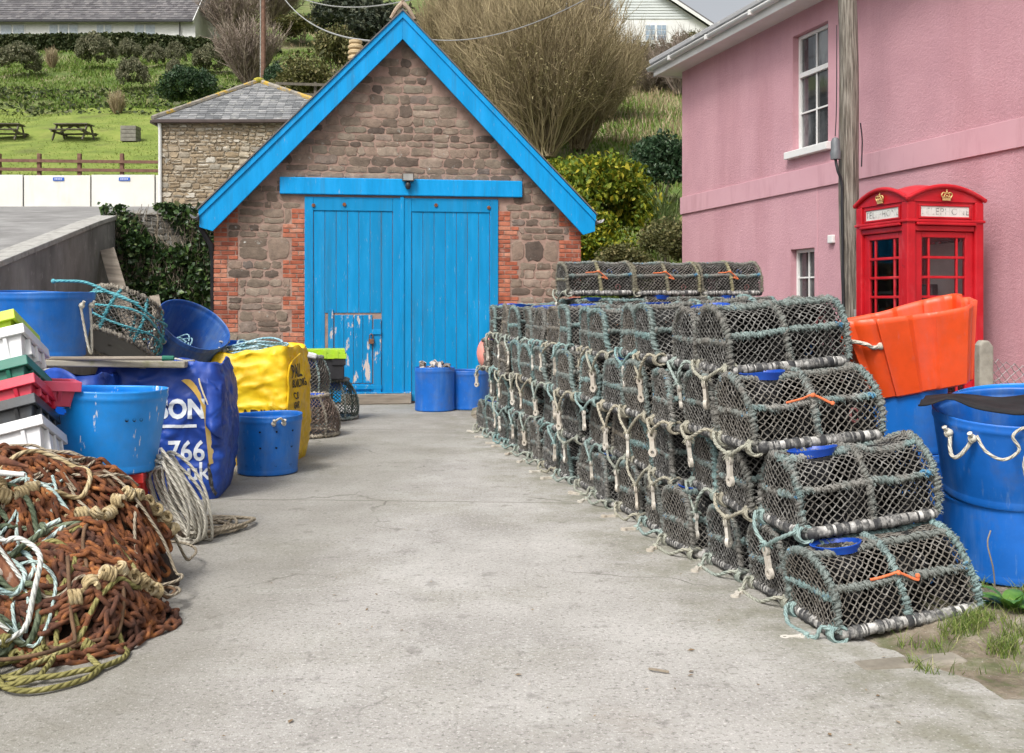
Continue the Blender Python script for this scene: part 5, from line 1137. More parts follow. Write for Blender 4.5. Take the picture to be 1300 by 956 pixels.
def chain(mb, path, L=.116, wd=.066, r=.0116, jit=.25):
    pitch = L-4*r+.002; P = resample(path, pitch); roll = random.uniform(0, 3)
    base = []
    for k in range(16):
        a = 2*PI*k/16; c, s = math.cos(a), math.sin(a); st = (L/2-wd/2); base.append(Vector(((st if c > 0 else -st)+c*(wd/2-r), s*(wd/2-r), 0)))
    for k in range(len(P)-1):
        c = (P[k]+P[k+1])/2; t = (P[k+1]-P[k]); t = (t.normalized() if t.length > 1e-6 else Vector((1, 0, 0)))+Vector([random.gauss(0, jit*.35) for _ in range(3)]); t.normalize()
        roll += PI/2+random.gauss(0, jit); a = t.cross(Vector((0, 0, 1))); a = a.normalized() if a.length > 1e-4 else t.orthogonal().normalized(); b = t.cross(a)
        y = a*math.cos(roll)+b*math.sin(roll); z = t.cross(y); M_ = Matrix((t, y, z)).transposed(); mb.tube([c+M_@p for p in base], r*random.uniform(.92, 1.06), 7, True)
G['chain'] = mk('rusty_chain', [(.30, (.028, .012, .009)), (.46, (.115, .038, .015)), (.58, (.225, .078, .024)), (.70, (.42, .17, .05))], scale=11, detail=7, rough=.92, bump=.7, bscale=160, bdist=.003)
G['darkchain'] = mk('dark_rusty_chain', [(.30, (.028, .014, .011)), (.47, (.105, .042, .024)), (.58, (.20, .072, .028)), (.69, (.42, .165, .045))], scale=9, detail=7, rough=.92, bump=.7, bscale=160, bdist=.003)
random.seed(31)
mb = MB(); mb2 = MB()
for layer in range(4):
    for k in range(12):
        t = (k+random.uniform(-.5, .5))/11; q = random.uniform(-.05, .05)              # hanks run up over the hump and hang down to the right
        s = Vector((-3.20+.55*t+q, 6.35-.62*t, 0)); e = Vector((-1.78+.16*t*t-.42*(t-.45)**2+q, 6.12-1.02*t, 0)); pts = []
        for w_ in np.linspace(0, 1, 26):
            p = s.lerp(e, w_); p.y -= .20*math.sin(PI*w_)*(.4+.6*t)+.03*math.sin(w_*9+k+layer); p.x += .02*math.sin(w_*7+k*1.7)
            p.z = max(.014, mz(p.x, p.y)-.03+.028*layer+.03*math.sin(w_*7+k*2.1+layer)+.05*noise.noise(Vector((p.x*5, p.y*5, layer)))); pts.append(p)
        chain(mb, pts, jit=.3)
tag(mb.build('chain', G['chain'], smooth=80), 'rust orange chain draped in long hanks over the heap top', 'chain')
for k in range(50):
    a = random.uniform(0, 6.28); cx, cy = -2.02+random.gauss(0, .10), 5.20+random.gauss(0, .12); pts = []; ra = random.choice((random.uniform(.06, .22), random.uniform(.2, .40)))
    for w_ in np.linspace(0, 1.3, 24): an = a+w_*random.choice([4.2, 4.6]); x = cx+ra*math.cos(an)*1.05; y = cy+ra*math.sin(an); pts.append(Vector((x, y, max(.016, mz(x, y)+.012+.03*math.sin(w_*6+k)))))
    chain(mb2, pts, L=.118, wd=.068, r=.0124, jit=.5)
tag(mb2.build('chain', G['darkchain'], smooth=80), 'dark rusty chain coiled in the lower heap near the concrete', 'chain')
# ropes
G['greenrope'] = rope_mat('green_rope', [(.3, (.045, .06, .035)), (.5, (.12, .15, .095)), (.68, (.22, .25, .17))]); G['beigerope'] = rope_mat('beige_rope', [(.3, (.30, .22, .11)), (.5, (.46, .36, .20)), (.68, (.58, .50, .34))], lay=18)
G['oliverope'] = rope_mat('olive_rope', [(.3, (.12, .11, .035)), (.55, (.27, .245, .09)), (.7, (.40, .36, .18))]); G['whiterope'] = rope_mat('white_rope', [(.3, (.50, .52, .48)), (.6, (.68, .69, .65))]); G['frayteal'] = rope_mat('fray_teal_rope', [(.3, (.28, .42, .42)), (.6, (.52, .62, .58))])
def wander(x0, y0, n, step, curl, rad, lift=.0, box=(-3.8, -1.75, 4.25, 6.4), seed=0):
    rnd = random.Random(seed); h = rnd.uniform(0, 6.28); k = 0; x, y = x0, y0; pts = []
    for i in range(n):
        k += rnd.gauss(0, .12); k *= .93; k = max(-curl, min(curl, k)); h += k; x += step*math.cos(h); y += step*math.sin(h)
        if not (box[0] < x < box[1] and box[2] < y < box[3]):
            tgt = math.atan2((box[2]+box[3])/2+rnd.uniform(-.3, .3)-y, (box[0]+box[1])/2+rnd.uniform(-.3, .3)-x); h += max(-.55, min(.55, (tgt-h+PI) % (2*PI)-PI))
        pts.append(Vector((x, y, max(rad, mz(x, y)+lift+rad+.02*math.sin(i*.23+seed)))))
    return pts
def ropes(name, label, mat, starts, rad, n, curl=.25, lift=.01, box=(-3.8, -1.75, 4.25, 6.4), seed=0, sides=8):
    mb = MB()
    for i, (x, y) in enumerate(starts): p = smooth_path(wander(x, y, n, .07, curl, rad, lift+.012*i, box, seed+i), n*3); mb.tube(p, rad, sides)
    return tag(mb.build(name, mat, smooth=80), label, 'rope')
gb = (-3.9, -2.15, 4.10, 5.6)
ropes('rope', 'thick dark green rope tangled at the left foot of the heap', G['greenrope'], [(-2.9, 5.0), (-3.1, 4.8), (-2.7, 4.6), (-3.3, 5.2), (-2.6, 4.9), (-2.9, 4.4), (-3.2, 4.5), (-2.5, 5.2), (-2.7, 4.3), (-3.0, 4.6), (-2.4, 4.7), (-3.4, 4.4), (-2.6, 4.5), (-2.5, 4.9)], .0145, 120, .22, -.07, gb, 100)
ropes('rope', 'beige laid rope looping across the middle of the heap', G['beigerope'], [(-2.6, 5.6), (-2.8, 5.5), (-2.4, 5.45)], .0135, 60, .4, .05, (-3.4, -2.2, 5.2, 5.9), 211)
ropes('rope', 'olive rope lying along the foot of the heap', G['oliverope'], [(-2.3, 4.75), (-1.95, 4.85), (-2.5, 4.6), (-2.2, 4.9), (-2.4, 4.5)], .0125, 60, .35, .0, (-2.85, -1.70, 4.55, 5.05), 307)
ropes('rope', 'pale teal frayed rope knotted between the two chain heaps', G['frayteal'], [(-2.5, 5.05), (-2.35, 5.15), (-2.45, 4.9)], .0115, 34, .5, .06, (-2.75, -2.15, 4.7, 5.35), 401)
def path_on(pts, n, lift=.02): return [Vector((p.x, p.y, max(lift, mz(p.x, p.y)+lift+p.z))) for p in smooth_path([Vector(q) for q in pts], n)]
mb = MB(); mb.tube(path_on([(-3.0, 4.65, .14), (-2.6, 4.78, .19), (-2.25, 4.98, .19), (-2.08, 4.96, .16), (-2.03, 4.82, .14), (-2.12, 4.62, .10), (-2.45, 4.42, .09), (-3.0, 4.28, .08)], 90), .0125, 9)
tag(mb.build('rope', G['whiterope'], smooth=80), 'stiff white rope making one wide loop over the front of the heap', 'rope')
mb = MB(); mb.tube(path_on([(-3.3, 5.2, .02), (-2.95, 5.52, .10), (-2.7, 5.55, .09), (-2.48, 5.42, .05), (-2.4, 5.25, .03)], 60), .0125, 9); mb.tube(path_on([(-3.05, 4.9, .08), (-2.82, 4.72, .07), (-2.78, 4.45, .03), (-3.1, 4.3, .03)], 40), .0125, 9)
tag(mb.build('rope', G['whiterope'], smooth=80), 'pale weathered rope arching at the left edge of the heap', 'rope')
def knotted(label, pts, mat, rk=.036, rr=.013, gap=.085, cat_='rope'):
    mb = MB(); P = path_on(pts, 60, .03); mb.tube(P, rr, 8)
    for c in resample(P, gap):
        ax = Vector((random.gauss(0, 1), random.gauss(0, 1), random.gauss(0, .6))).normalized(); a = ax.orthogonal().normalized(); b = ax.cross(a); c = c+Vector((0, 0, .012))
        mb.tube([c+ax*(t/(3.2*2*PI)-.5)*.055+(a*math.cos(t)+b*math.sin(t))*rk*(.72+.1*math.sin(t*.9)) for t in np.linspace(0, 3.2*2*PI, 44)], rr*1.0, 8)
    return tag(mb.build('knotted_rope', mat, smooth=80), label, cat_)
knotted('knotted beige rope running down the right side of the upper chains', [(-1.83, 6.15, .06), (-1.95, 5.95, .06), (-2.02, 5.75, .05), (-2.12, 5.62, .05), (-2.2, 5.55, .05)], G['beigerope'])
knotted('knotted beige rope along the lower right edge of dark chain', [(-1.66, 5.35, .02), (-1.68, 5.2, .04), (-1.76, 5.02, .03), (-1.9, 4.86, .02)], G['beigerope'], .038)
knotted('knotted olive rope at the front foot of the heap', [(-1.78, 4.82, .0), (-1.95, 4.74, .0), (-2.15, 4.66, .01), (-2.35, 4.58, .02)], G['oliverope'], .03, .012, .10)
knotted('tan knotted rope bunched in the hollow of the heap', [(-2.62, 5.62, .08), (-2.5, 5.5, .09), (-2.42, 5.52, .07), (-2.36, 5.6, .05)], G['beigerope'], .036, .014, .07)
ropes('rope', 'thin tan rope strands tangled over the rusty chains', G['tanrope'], [(-2.9, 5.9), (-2.3, 5.6), (-2.5, 5.3), (-2.1, 5.3), (-2.6, 6.1), (-2.2, 5.9)], .0085, 46, .45, .035, (-3.3, -1.8, 4.9, 6.3), 611, 7)
ropes('rope', 'thin pale blue green rope threaded through the chains', G['frayteal'], [(-2.8, 5.7), (-2.2, 5.1), (-2.4, 5.8)], .0085, 34, .5, .045, (-3.2, -1.8, 4.8, 6.2), 661, 7)
ropes('rope', 'brown stained rope strands caught among the chains', mk('brown_rope', [(.3, (.06, .035, .02)), (.65, (.19, .11, .06))], scale=12, rough=.95), [(-2.6, 5.9), (-2.1, 5.4), (-2.4, 5.6), (-2.0, 5.1)], .0095, 46, .4, .03, (-3.2, -1.75, 4.8, 6.3), 701, 7)
# white toggles lying in the heap
for k, (x, y, rz, ry_, lb) in enumerate(((-2.36, 4.98, .5, 1.0, 'white holed toggle hanging on teal rope mid heap'), (-1.98, 5.55, 1.4, 1.1, 'white holed toggle standing between the two chain heaps'), (-2.48, 4.42, .3, 1.4, 'bone white toggle lying at the very foot of the heap'), (-2.2, 4.45, 1.6, 1.5, 'white toggle bar flat on the concrete below the olive rope'), (-1.75, 5.62, 2.0, .6, 'white toggle tied with teal twine right of the chains'))):
    mb = MB(); toggle(mb, None); o = mb.build('toggle', G['bonewhite'], smooth=30); o.scale = (1.5, 1.7, 1.5); o.location = (x, y, mz(x, y)+.085); o.rotation_euler = (0, ry_, rz+2.2)
    if k in (2, 3): o.location.z = mz(x, y)+.03; o.rotation_euler = (PI/2, 0, rz)
    tag(o, lb, 'toggle')
# iron anchors leaning in from the left
G['anchor'] = mk('flaking_iron', [(.3, (.06, .025, .02)), (.5, (.17, .065, .035)), (.7, (.33, .15, .08))], scale=9, detail=8, rough=.9, bump=.7, bscale=60, spots=[((.6, .56, .5), 3.5, .60, .66, .8)])
def anchor(label, a, b, arms, r=.026):
    root = thing('anchor', label, 'anchor', a); mb = MB(); d = Vector(b)-Vector(a); mb.tube([d*t+Vector((0, 0, -.02*math.sin(PI*t))) for t in np.linspace(0, 1, 9)], r, 8); mb.build('shank', G['anchor'], root, smooth=60)
    for p in arms:
        mb = MB(); q = smooth_path([Vector(v) for v in p], 22); mb.tube(q, [lerp(.028, .030, k/21) if k < 15 else lerp(.030, .006, (k-15)/6) for k in range(22)], 8); mb.build('tine', G['anchor'], root, smooth=60)
    return root
a0 = Vector((-3.12, 5.42, .80))
anchor('rusty grapnel anchor lying on the left with tines pointing right', a0, (-3.9, 6.2, .7), [[(0, 0, 0), (.25, .02, .035), (.55, .02, .02), (.78, .02, -.03)], [(0, -.03, -.03), (.2, -.06, -.02), (.45, -.08, -.045), (.66, -.06, -.06)]])
mb = MB(); mb.tube([(-3.0, 5.40, .765), (-2.6, 5.40, .755), (-2.34, 5.40, .735)], [.022, .021, .012], 9); tag(mb.build('handle_pole', G['white'], smooth=60), 'white painted pole end between two rusty anchor tines', 'pole')
def bar(label, a, b, w1, w2):
    root = thing('iron_bar', label, 'bar', a); mb = MB(); mb.beam((0, 0, 0), Vector(b)-Vector(a), w1, w2); mb.build('bar', G['anchor'], root, smooth=0, bevel=.006)
    mb = MB(); d = Vector(b)-Vector(a); mb.tube([Vector((.02, -.02, w2/2+.008)), d+Vector((.02, -.02, w2/2+.008))], .009, 7); mb.build('edge_rope', G['whiterope'], root); return root
bar('broad rusty iron bar sloping down into the heap, rope along its edge', (-2.80, 5.12, 1.04), (-2.13, 4.93, .27), .06, .05)
bar('lower rusty iron bar sloping into the green ropes', (-2.66, 4.60, .60), (-2.10, 4.70, .13), .065, .05)
for o in list(bpy.data.objects):
    if o.name not in HEAP0 and o.parent is None: o.location.x -= .14
# cream rope hank hanging to the ground beside the blue sack
mb = MB(); random.seed(12)
for k in range(17):
    cx, cy, cz_ = -2.26+random.gauss(0, .035), 7.22-.012*k+random.gauss(0, .02), .31+random.gauss(0, .02); L_, w_ = .30+random.uniform(-.06, .03), random.uniform(.05, .13); ti = .42+random.gauss(0, .07); pts = []
    for a_ in np.linspace(0, 2*PI, 34)[:-1]:
        u_, v_ = L_*math.cos(a_), w_*math.sin(a_); x_ = cx-u_*math.sin(ti)+v_*math.cos(ti); z_ = cz_+u_*math.cos(ti)+v_*math.sin(ti); pts.append((x_+.012*math.sin(a_*3+k), cy-.05*math.sin(a_)-.10*max(0, .1-z_), max(.012+.004*(k % 4), z_)))
    mb.tube(pts, .0108, 7, True)
tag(mb.build('rope', G['cream'], smooth=80), 'cream rope hank hanging beside the blue sack down to the concrete', 'rope')
mb = MB()
for k in range(7): mb.tube([Vector((p.x, p.y, .012+.006*k)) for p in smooth_path([Vector((-.36, .62, 0))+q_ for q_ in [Vector((-2.02+random.uniform(-.1, .1), 6.85+random.uniform(-.25, .2), 0)), Vector((-1.85+random.uniform(-.1, .12), 7.0+random.uniform(-.2, .3), 0)), Vector((-1.62+random.uniform(-.12, .12), 6.95+random.uniform(-.2, .2), 0)), Vector((-1.78+random.uniform(-.1, .1), 6.62, 0)), Vector((-2.0, 6.7, 0))]], 40)], .011, 7)
tag(mb.build('rope', G['tanrope'], smooth=80), 'loose tan rope ends lying on the concrete by the blue sack', 'rope')

# ================================================================ pink house
HC = Vector((3.015, 18.8, .3)); HA = math.atan2(-.9655, .260)      # local x runs along the wall towards the camera, local -y... outwards is +(-y)
house = thing('house', 'large pink roughcast house with white gutter, slate roof and pale string course', 'house', HC, HA)
# local frame: x along wall (towards viewer), y = to the left of x = p direction (away from yard): check sign below
OUT = -1.0                                                          # outward normal in local y (facing the yard)
t = NT('pink_roughcast'); col = t.ramp(t.noise(1.1, 7, .6), [(.3, (.525, .285, .325)), (.5, (.58, .32, .362)), (.7, (.62, .352, .395))])
col = t.mix(col, (.42, .20, .22), t.math('MULTIPLY', t.rng(t.noise(.7, 7, .7, (1.6, 1.6, .22)), .48, .72, 0, 1), .55)); col = t.mix(col, (.70, .38, .43), t.math('MULTIPLY', t.rng(t.noise(40, 3), .58, .7, 0, 1), .35))
t.set(Base_Color=col, Roughness=.92); t.bump(t.noise(75, 4, .65), .7, .014); t.bump(t.noise(28, 3, .5), .45, .016); G['pink'] = t.m
G['pinksmooth'] = mk('pink_smooth_render', [(.3, (.575, .325, .37)), (.7, (.625, .365, .41))], scale=1.4, rough=.85, spots=[((.45, .23, .25), 3, .52, .72, .6, (1.5, 1.5, .3))], bump=.1, bscale=30)
HL, HE, HD = 11.5, 5.42, 7.0       # length, eaves above base, depth
ZB = HC.z
def zl(z): return z-ZB
wx0, wx1, wz0, wz1 = 3.80, 4.72, zl(3.78), zl(5.42); lx0, lx1, lz0, lz1 = 3.74, 4.38, zl(1.2), zl(2.39)
mb = MB()                                                            # front wall with openings, pieces butted edge to edge
def wall_with_holes(mb, x0, x1, z0, z1, holes, y0, dep):
    xs_ = sorted({x0, x1}|{h[0] for h in holes}|{h[1] for h in holes}); zs_ = sorted({z0, z1}|{h[2] for h in holes}|{h[3] for h in holes})
    inh = lambda x, z: any(h[0] < x < h[1] and h[2] < z < h[3] for h in holes)
    for a, b in zip(xs_, xs_[1:]):
        for c, d in zip(zs_, zs_[1:]):
            if not inh((a+b)/2, (c+d)/2): mb.add([(a, y0, c), (b, y0, c), (b, y0, d), (a, y0, d)], [(0, 1, 2, 3)])
    for (a, b, c, d) in holes: mb.add([(a, y0, c), (b, y0, c), (b, y0, d), (a, y0, d), (a, y0+dep, c), (b, y0+dep, c), (b, y0+dep, d), (a, y0+dep, d)], [(0, 4, 5, 1), (1, 5, 6, 2), (2, 6, 7, 3), (3, 7, 4, 0)])
wall_with_holes(mb, 0, HL, -.4, HE, [(wx0, wx1, wz0, wz1), (lx0, lx1, lz0, lz1)], 0, .14)
mb.add([(0, 0, -.4), (0, HD, -.4), (0, HD, HE), (0, 0, HE)], [(0, 1, 2, 3)]); mb.add([(HL, 0, -.4), (HL, HD, -.4), (HL, HD, HE), (HL, 0, HE)], [(3, 2, 1, 0)]); mb.add([(0, HD, -.4), (HL, HD, -.4), (HL, HD, HE), (0, HD, HE)], [(0, 1, 2, 3)])
mb.build('wall', G['pink'], house, smooth=0)
mb = MB(); mb.span((-.03, -.028, zl(3.2)), (HL, -.002, zl(3.5))); mb.span((-.03, -.002, zl(3.2)), (-.003, HD, zl(3.5))); mb.build('string_course', G['pinksmooth'], house, smooth=0, bevel=.005)
mb = MB(); mb.span((4.44, -.008, -.3), (4.455, -.001, zl(3.19))); mb.build('conduit', G['pinksmooth'], house, smooth=0)
def window(x0, x1, z0, z1, tr, mull, name_label):
    y = .09; fw = .05; mb = MB()
    mb.span((x0+.002, y, z0+.002), (x0+fw, y+.06, z1-.002)); mb.span((x1-fw, y, z0+.002), (x1-.002, y+.06, z1-.002)); mb.span((x0+fw+.001, y, z0+.002), (x1-fw-.001, y+.06, z0+fw)); mb.span((x0+fw+.001, y, z1-fw), (x1-fw-.001, y+.06, z1-.002))
    if tr: mb.span((x0+fw+.001, y-.012, tr-.035), (x1-fw-.001, y+.055, tr+.035))
    w_ = mb.build('window', G['white'], house, smooth=0, bevel=.006, label=name_label)
    mb = MB(); xm = (x0+x1)/2
    for (a, b) in mull: mb.span((xm-.011, y+.012, a), (xm+.011, y+.03, b))
    for z in ([(z0+tr)/2] if tr else [lerp(z0, z1, .33), lerp(z0, z1, .66)]): mb.span((x0+fw, y+.013, z-.011), (x1-fw, y+.031, z+.011))
    mb.build('glazing_bar', G['white'], w_, smooth=0)
    mb = MB(); mb.span((x0+.03, y+.035, z0+.03), (x1-.03, y+.04, z1-.03)); mb.build('pane', G['glassdark'], w_, smooth=0)
    return w_
w1 = window(wx0, wx1, wz0, wz1, lerp(wz0, wz1, .655), [(wz0+.05, lerp(wz0, wz1, .63)), (lerp(wz0, wz1, .68), wz1-.05)], 'tall upper sash window with top light')
mb = MB(); mb.span((wx0-.10, -.09, wz0-.105), (wx1+.10, .088, wz0-.001)); mb.build('sill', G['white'], w1, smooth=0, bevel=.01)
G['curtain'] = mk('net_curtain', [(.3, (.5, .5, .5)), (.7, (.7, .7, .7))], scale=4, stretch=(6, 6, .3), rough=.9)
w2 = window(lx0, lx1, lz0, lz1, None, [(lz0+.05, lz1-.05)], 'small lower white window')
mb = MB(); mb.span((lx0-.05, -.05, lz0-.09), (lx1+.05, .088, lz0-.001)); mb.build('sill', G['white'], w2, smooth=0, bevel=.01)
# eaves: soffit, fascia, gutter, roof
mb = MB(); mb.span((-.36, -.36, HE+.0), (HL, .0, HE+.02)); mb.span((-.36, .0, HE), (0.0, HD+.3, HE+.02)); mb.build('soffit', G['white'], house, smooth=0)
mb = MB(); mb.span((-.385, -.385, HE-.02), (HL, -.361, HE+.17)); mb.span((-.385, -.361, HE-.02), (-.361, HD+.3, HE+.17)); mb.build('fascia', G['white'], house, smooth=0, bevel=.004)
mb = MB(); mb.grid(lambda u, v: (lerp(-.46, HL, v), -.44+.055*math.cos(PI+u*PI), HE+.14+.06*math.sin(PI+u*PI)), 10, 2); mb.grid(lambda u, v: (-.44+.055*math.cos(PI+u*PI), lerp(-.46, HD, v), HE+.14+.06*math.sin(PI+u*PI)), 10, 2)
for k in range(8): mb.span((.5+k*1.45, -.50, HE+.075), (.56+k*1.45, -.386, HE+.15))
mb.build('gutter', G['white'], house, solid=.006)
pit = R(30); rise = math.tan(pit); hw = HD/2+.42
ea = [Vector((-.42, -.42, HE+.17)), Vector((HL, -.42, HE+.17)), Vector((HL, HD+.42, HE+.17)), Vector((-.42, HD+.42, HE+.17))]; r0 = Vector((hw-.42, HD/2, HE+.17+hw*rise)); r1 = Vector((HL, HD/2, HE+.17+hw*rise))
mb = MB(); mb.add(ea+[r0, r1], [(0, 1, 5, 4), (2, 3, 4, 5), (3, 0, 4), (1, 2, 5)]); mb.build('roof', G['darkslate'], house, smooth=0)
mb = MB(); Vv = (r1-ea[1]); slates(mb, ea[0]+Vector((0, 0, .01)), (1, 0, 0), Vv, HL+.42, hw, 0, Vv.length, rh=.22, sw=.3, N=Vector((1, 0, 0)).cross(Vv.normalized()))
U = ea[0]-ea[3]; Vv = r0-(ea[0]+ea[3])/2; slates(mb, ea[3]+Vector((0, 0, .01)), U, Vv, U.length, U.length/2, U.length/2, Vv.length, rh=.22, sw=.3, N=U.normalized().cross(Vv.normalized())); mb.build('slates', G['slate'], house, smooth=0)
mb = MB(); mb.tube([ea[0]+Vector((0, 0, .05)), r0+Vector((0, 0, .06))], .07, 8); mb.tube([r0+Vector((0, 0, .06)), r1+Vector((0, 0, .06))], .08, 8); mb.build('hip_tiles', G['slate'], house)
mb = MB(); mb.span((4.78, -.05, zl(2.42)), (4.90, -.001, zl(2.53))); mb.build('junction_box', G['white'], house, smooth=0, bevel=.01)

# ================================================================ utility pole
pX, pY = 3.88, 12.05; up = thing('utility_pole', 'weathered grey wooden utility pole between phone box and pink house', 'pole', (pX, pY, .3), (0, R(-.9), 0))
G['polewood'] = mk('pole_wood', [(.34, (.06, .05, .04)), (.48, (.19, .165, .135)), (.62, (.37, .34, .29))], scale=9, detail=10, stretch=(7, 7, .3), rough=.9, bump=1., bscale=30, bdist=.015, spots=[((.30, .25, .06), 1.5, .55, .68, .6, (2, 2, .15)), ((.04, .035, .03), 7, .62, .68, .8, (2.5, 2.5, .08))])
mb = MB(); mb.tube([(.012*math.sin(k*.9), .01*math.cos(k*1.3), k*.5) for k in range(17)], [.122-.0022*k for k in range(17)], 18, lump=lambda k, j: .03*math.sin(j*2.3)); mb.build('pole_shaft', G['polewood'], up, smooth=60)
zb = CZ+(HY-190)/F*12.05-.3; mb = MB(); mb.T = Matrix.Translation((-.19, -.10, zb-.02)); mb.lathe([(0, -.10), (.055, -.10), (.06, -.02), (.05, .0), (.05, .10), (.03, .14), (0, .15)], 14); mb.T = None; mb.build('cable_housing', mk('grey_case', [(.3, (.10, .11, .12)), (.7, (.17, .18, .19))], rough=.5), up)
mb = MB(); mb.tube(smooth_path([(-.19, -.10, zb-.12), (-.17, -.11, zb-.25), (-.12, -.09, zb-.4), (-.115, -.07, zb-.8), (-.118, -.06, .3)], 24), .016, 7); mb.tube(smooth_path([(-.19, -.10, zb+.14), (-.17, -.1, zb+.5), (-.14, -.06, zb+1.4)], 12), .006, 5); mb.tube(smooth_path([(.12, -.04, zb-.2), (.14, -.02, zb+.1), (.13, 0, zb+.3)], 10), .008, 5); mb.build('cable', G['black'], up)
mb = MB(); mb.span((-.02, -.135, .9), (.06, -.12, 1.25)); mb.build('number_plate', mk('old_plate', [(.3, (.25, .24, .22)), (.7, (.45, .44, .42))], scale=14, rough=.8), up, smooth=0)

# ================================================================ telephone kiosk
BA = math.atan2(.26, .9655); NC = Vector((3.95, 10.6, 0)); ctr = NC+Vector((.9655, .26, 0))*.45+Vector((-.26, .9655, 0))*.45
kz = .40; kiosk = thing('phone_box', 'red telephone kiosk with domed roof and gold crowns before the pink house', 'phone box', (ctr.x, ctr.y, kz), BA)
G['red'] = mk('red_gloss', [(.3, (.38, .005, .011)), (.5, (.50, .008, .016)), (.7, (.56, .018, .028))], scale=2.4, rough=.38, spots=[((.62, .12, .13), 3.5, .56, .78, .45, (1, 1, .6)), ((.25, .01, .012), 9, .62, .72, .6)], bump=.12, bscale=16)
G['opal'] = mk('opal_sign', [(.3, (.60, .60, .56)), (.7, (.76, .76, .72))], scale=9, rough=.4, spots=[((.46, .40, .32), 6, .6, .75, .6, (1, 1, .3))]); G['gold'] = mk('gold_paint', [(.3, (.50, .33, .10)), (.7, (.70, .52, .24))], scale=30, rough=.45, metal=.2)
t = NT('kiosk_glass'); tb = t.n('BsdfTransparent'); tb.inputs[0].default_value = (.95, .96, .96, 1); gl = t.n('BsdfGlossy'); gl.inputs['Roughness'].default_value = .03; fr = t.n('Fresnel'); fr.inputs[0].default_value = 1.35; ms = t.n('MixShader'); t.put(ms.inputs[0], fr.outputs[0]); t.put(ms.inputs[1], tb.outputs[0]); t.put(ms.inputs[2], gl.outputs[0]); t.put(t.t.nodes['Material Output'].inputs['Surface'], ms.outputs[0]); G['glass'] = t.m
h = .45
mb = MB(); mb.span((-.46, -.46, -.06), (.46, .46, .10)); mb.build('plinth', mk('dark_plinth', [(.3, (.03, .02, .02)), (.7, (.08, .05, .05))], rough=.8), kiosk, smooth=0, bevel=.01)
mb = MB()
for sx in (-1, 1):
    for sy in (-1, 1): mb.span((sx*.45, sy*.45, .10), (sx*.35, sy*.35, 2.24)); mb.span((sx*.455, sy*.455, .10), (sx*.40, sy*.40, .28))
mb.build('corner_post', G['red'], kiosk, smooth=0, bevel=.012)
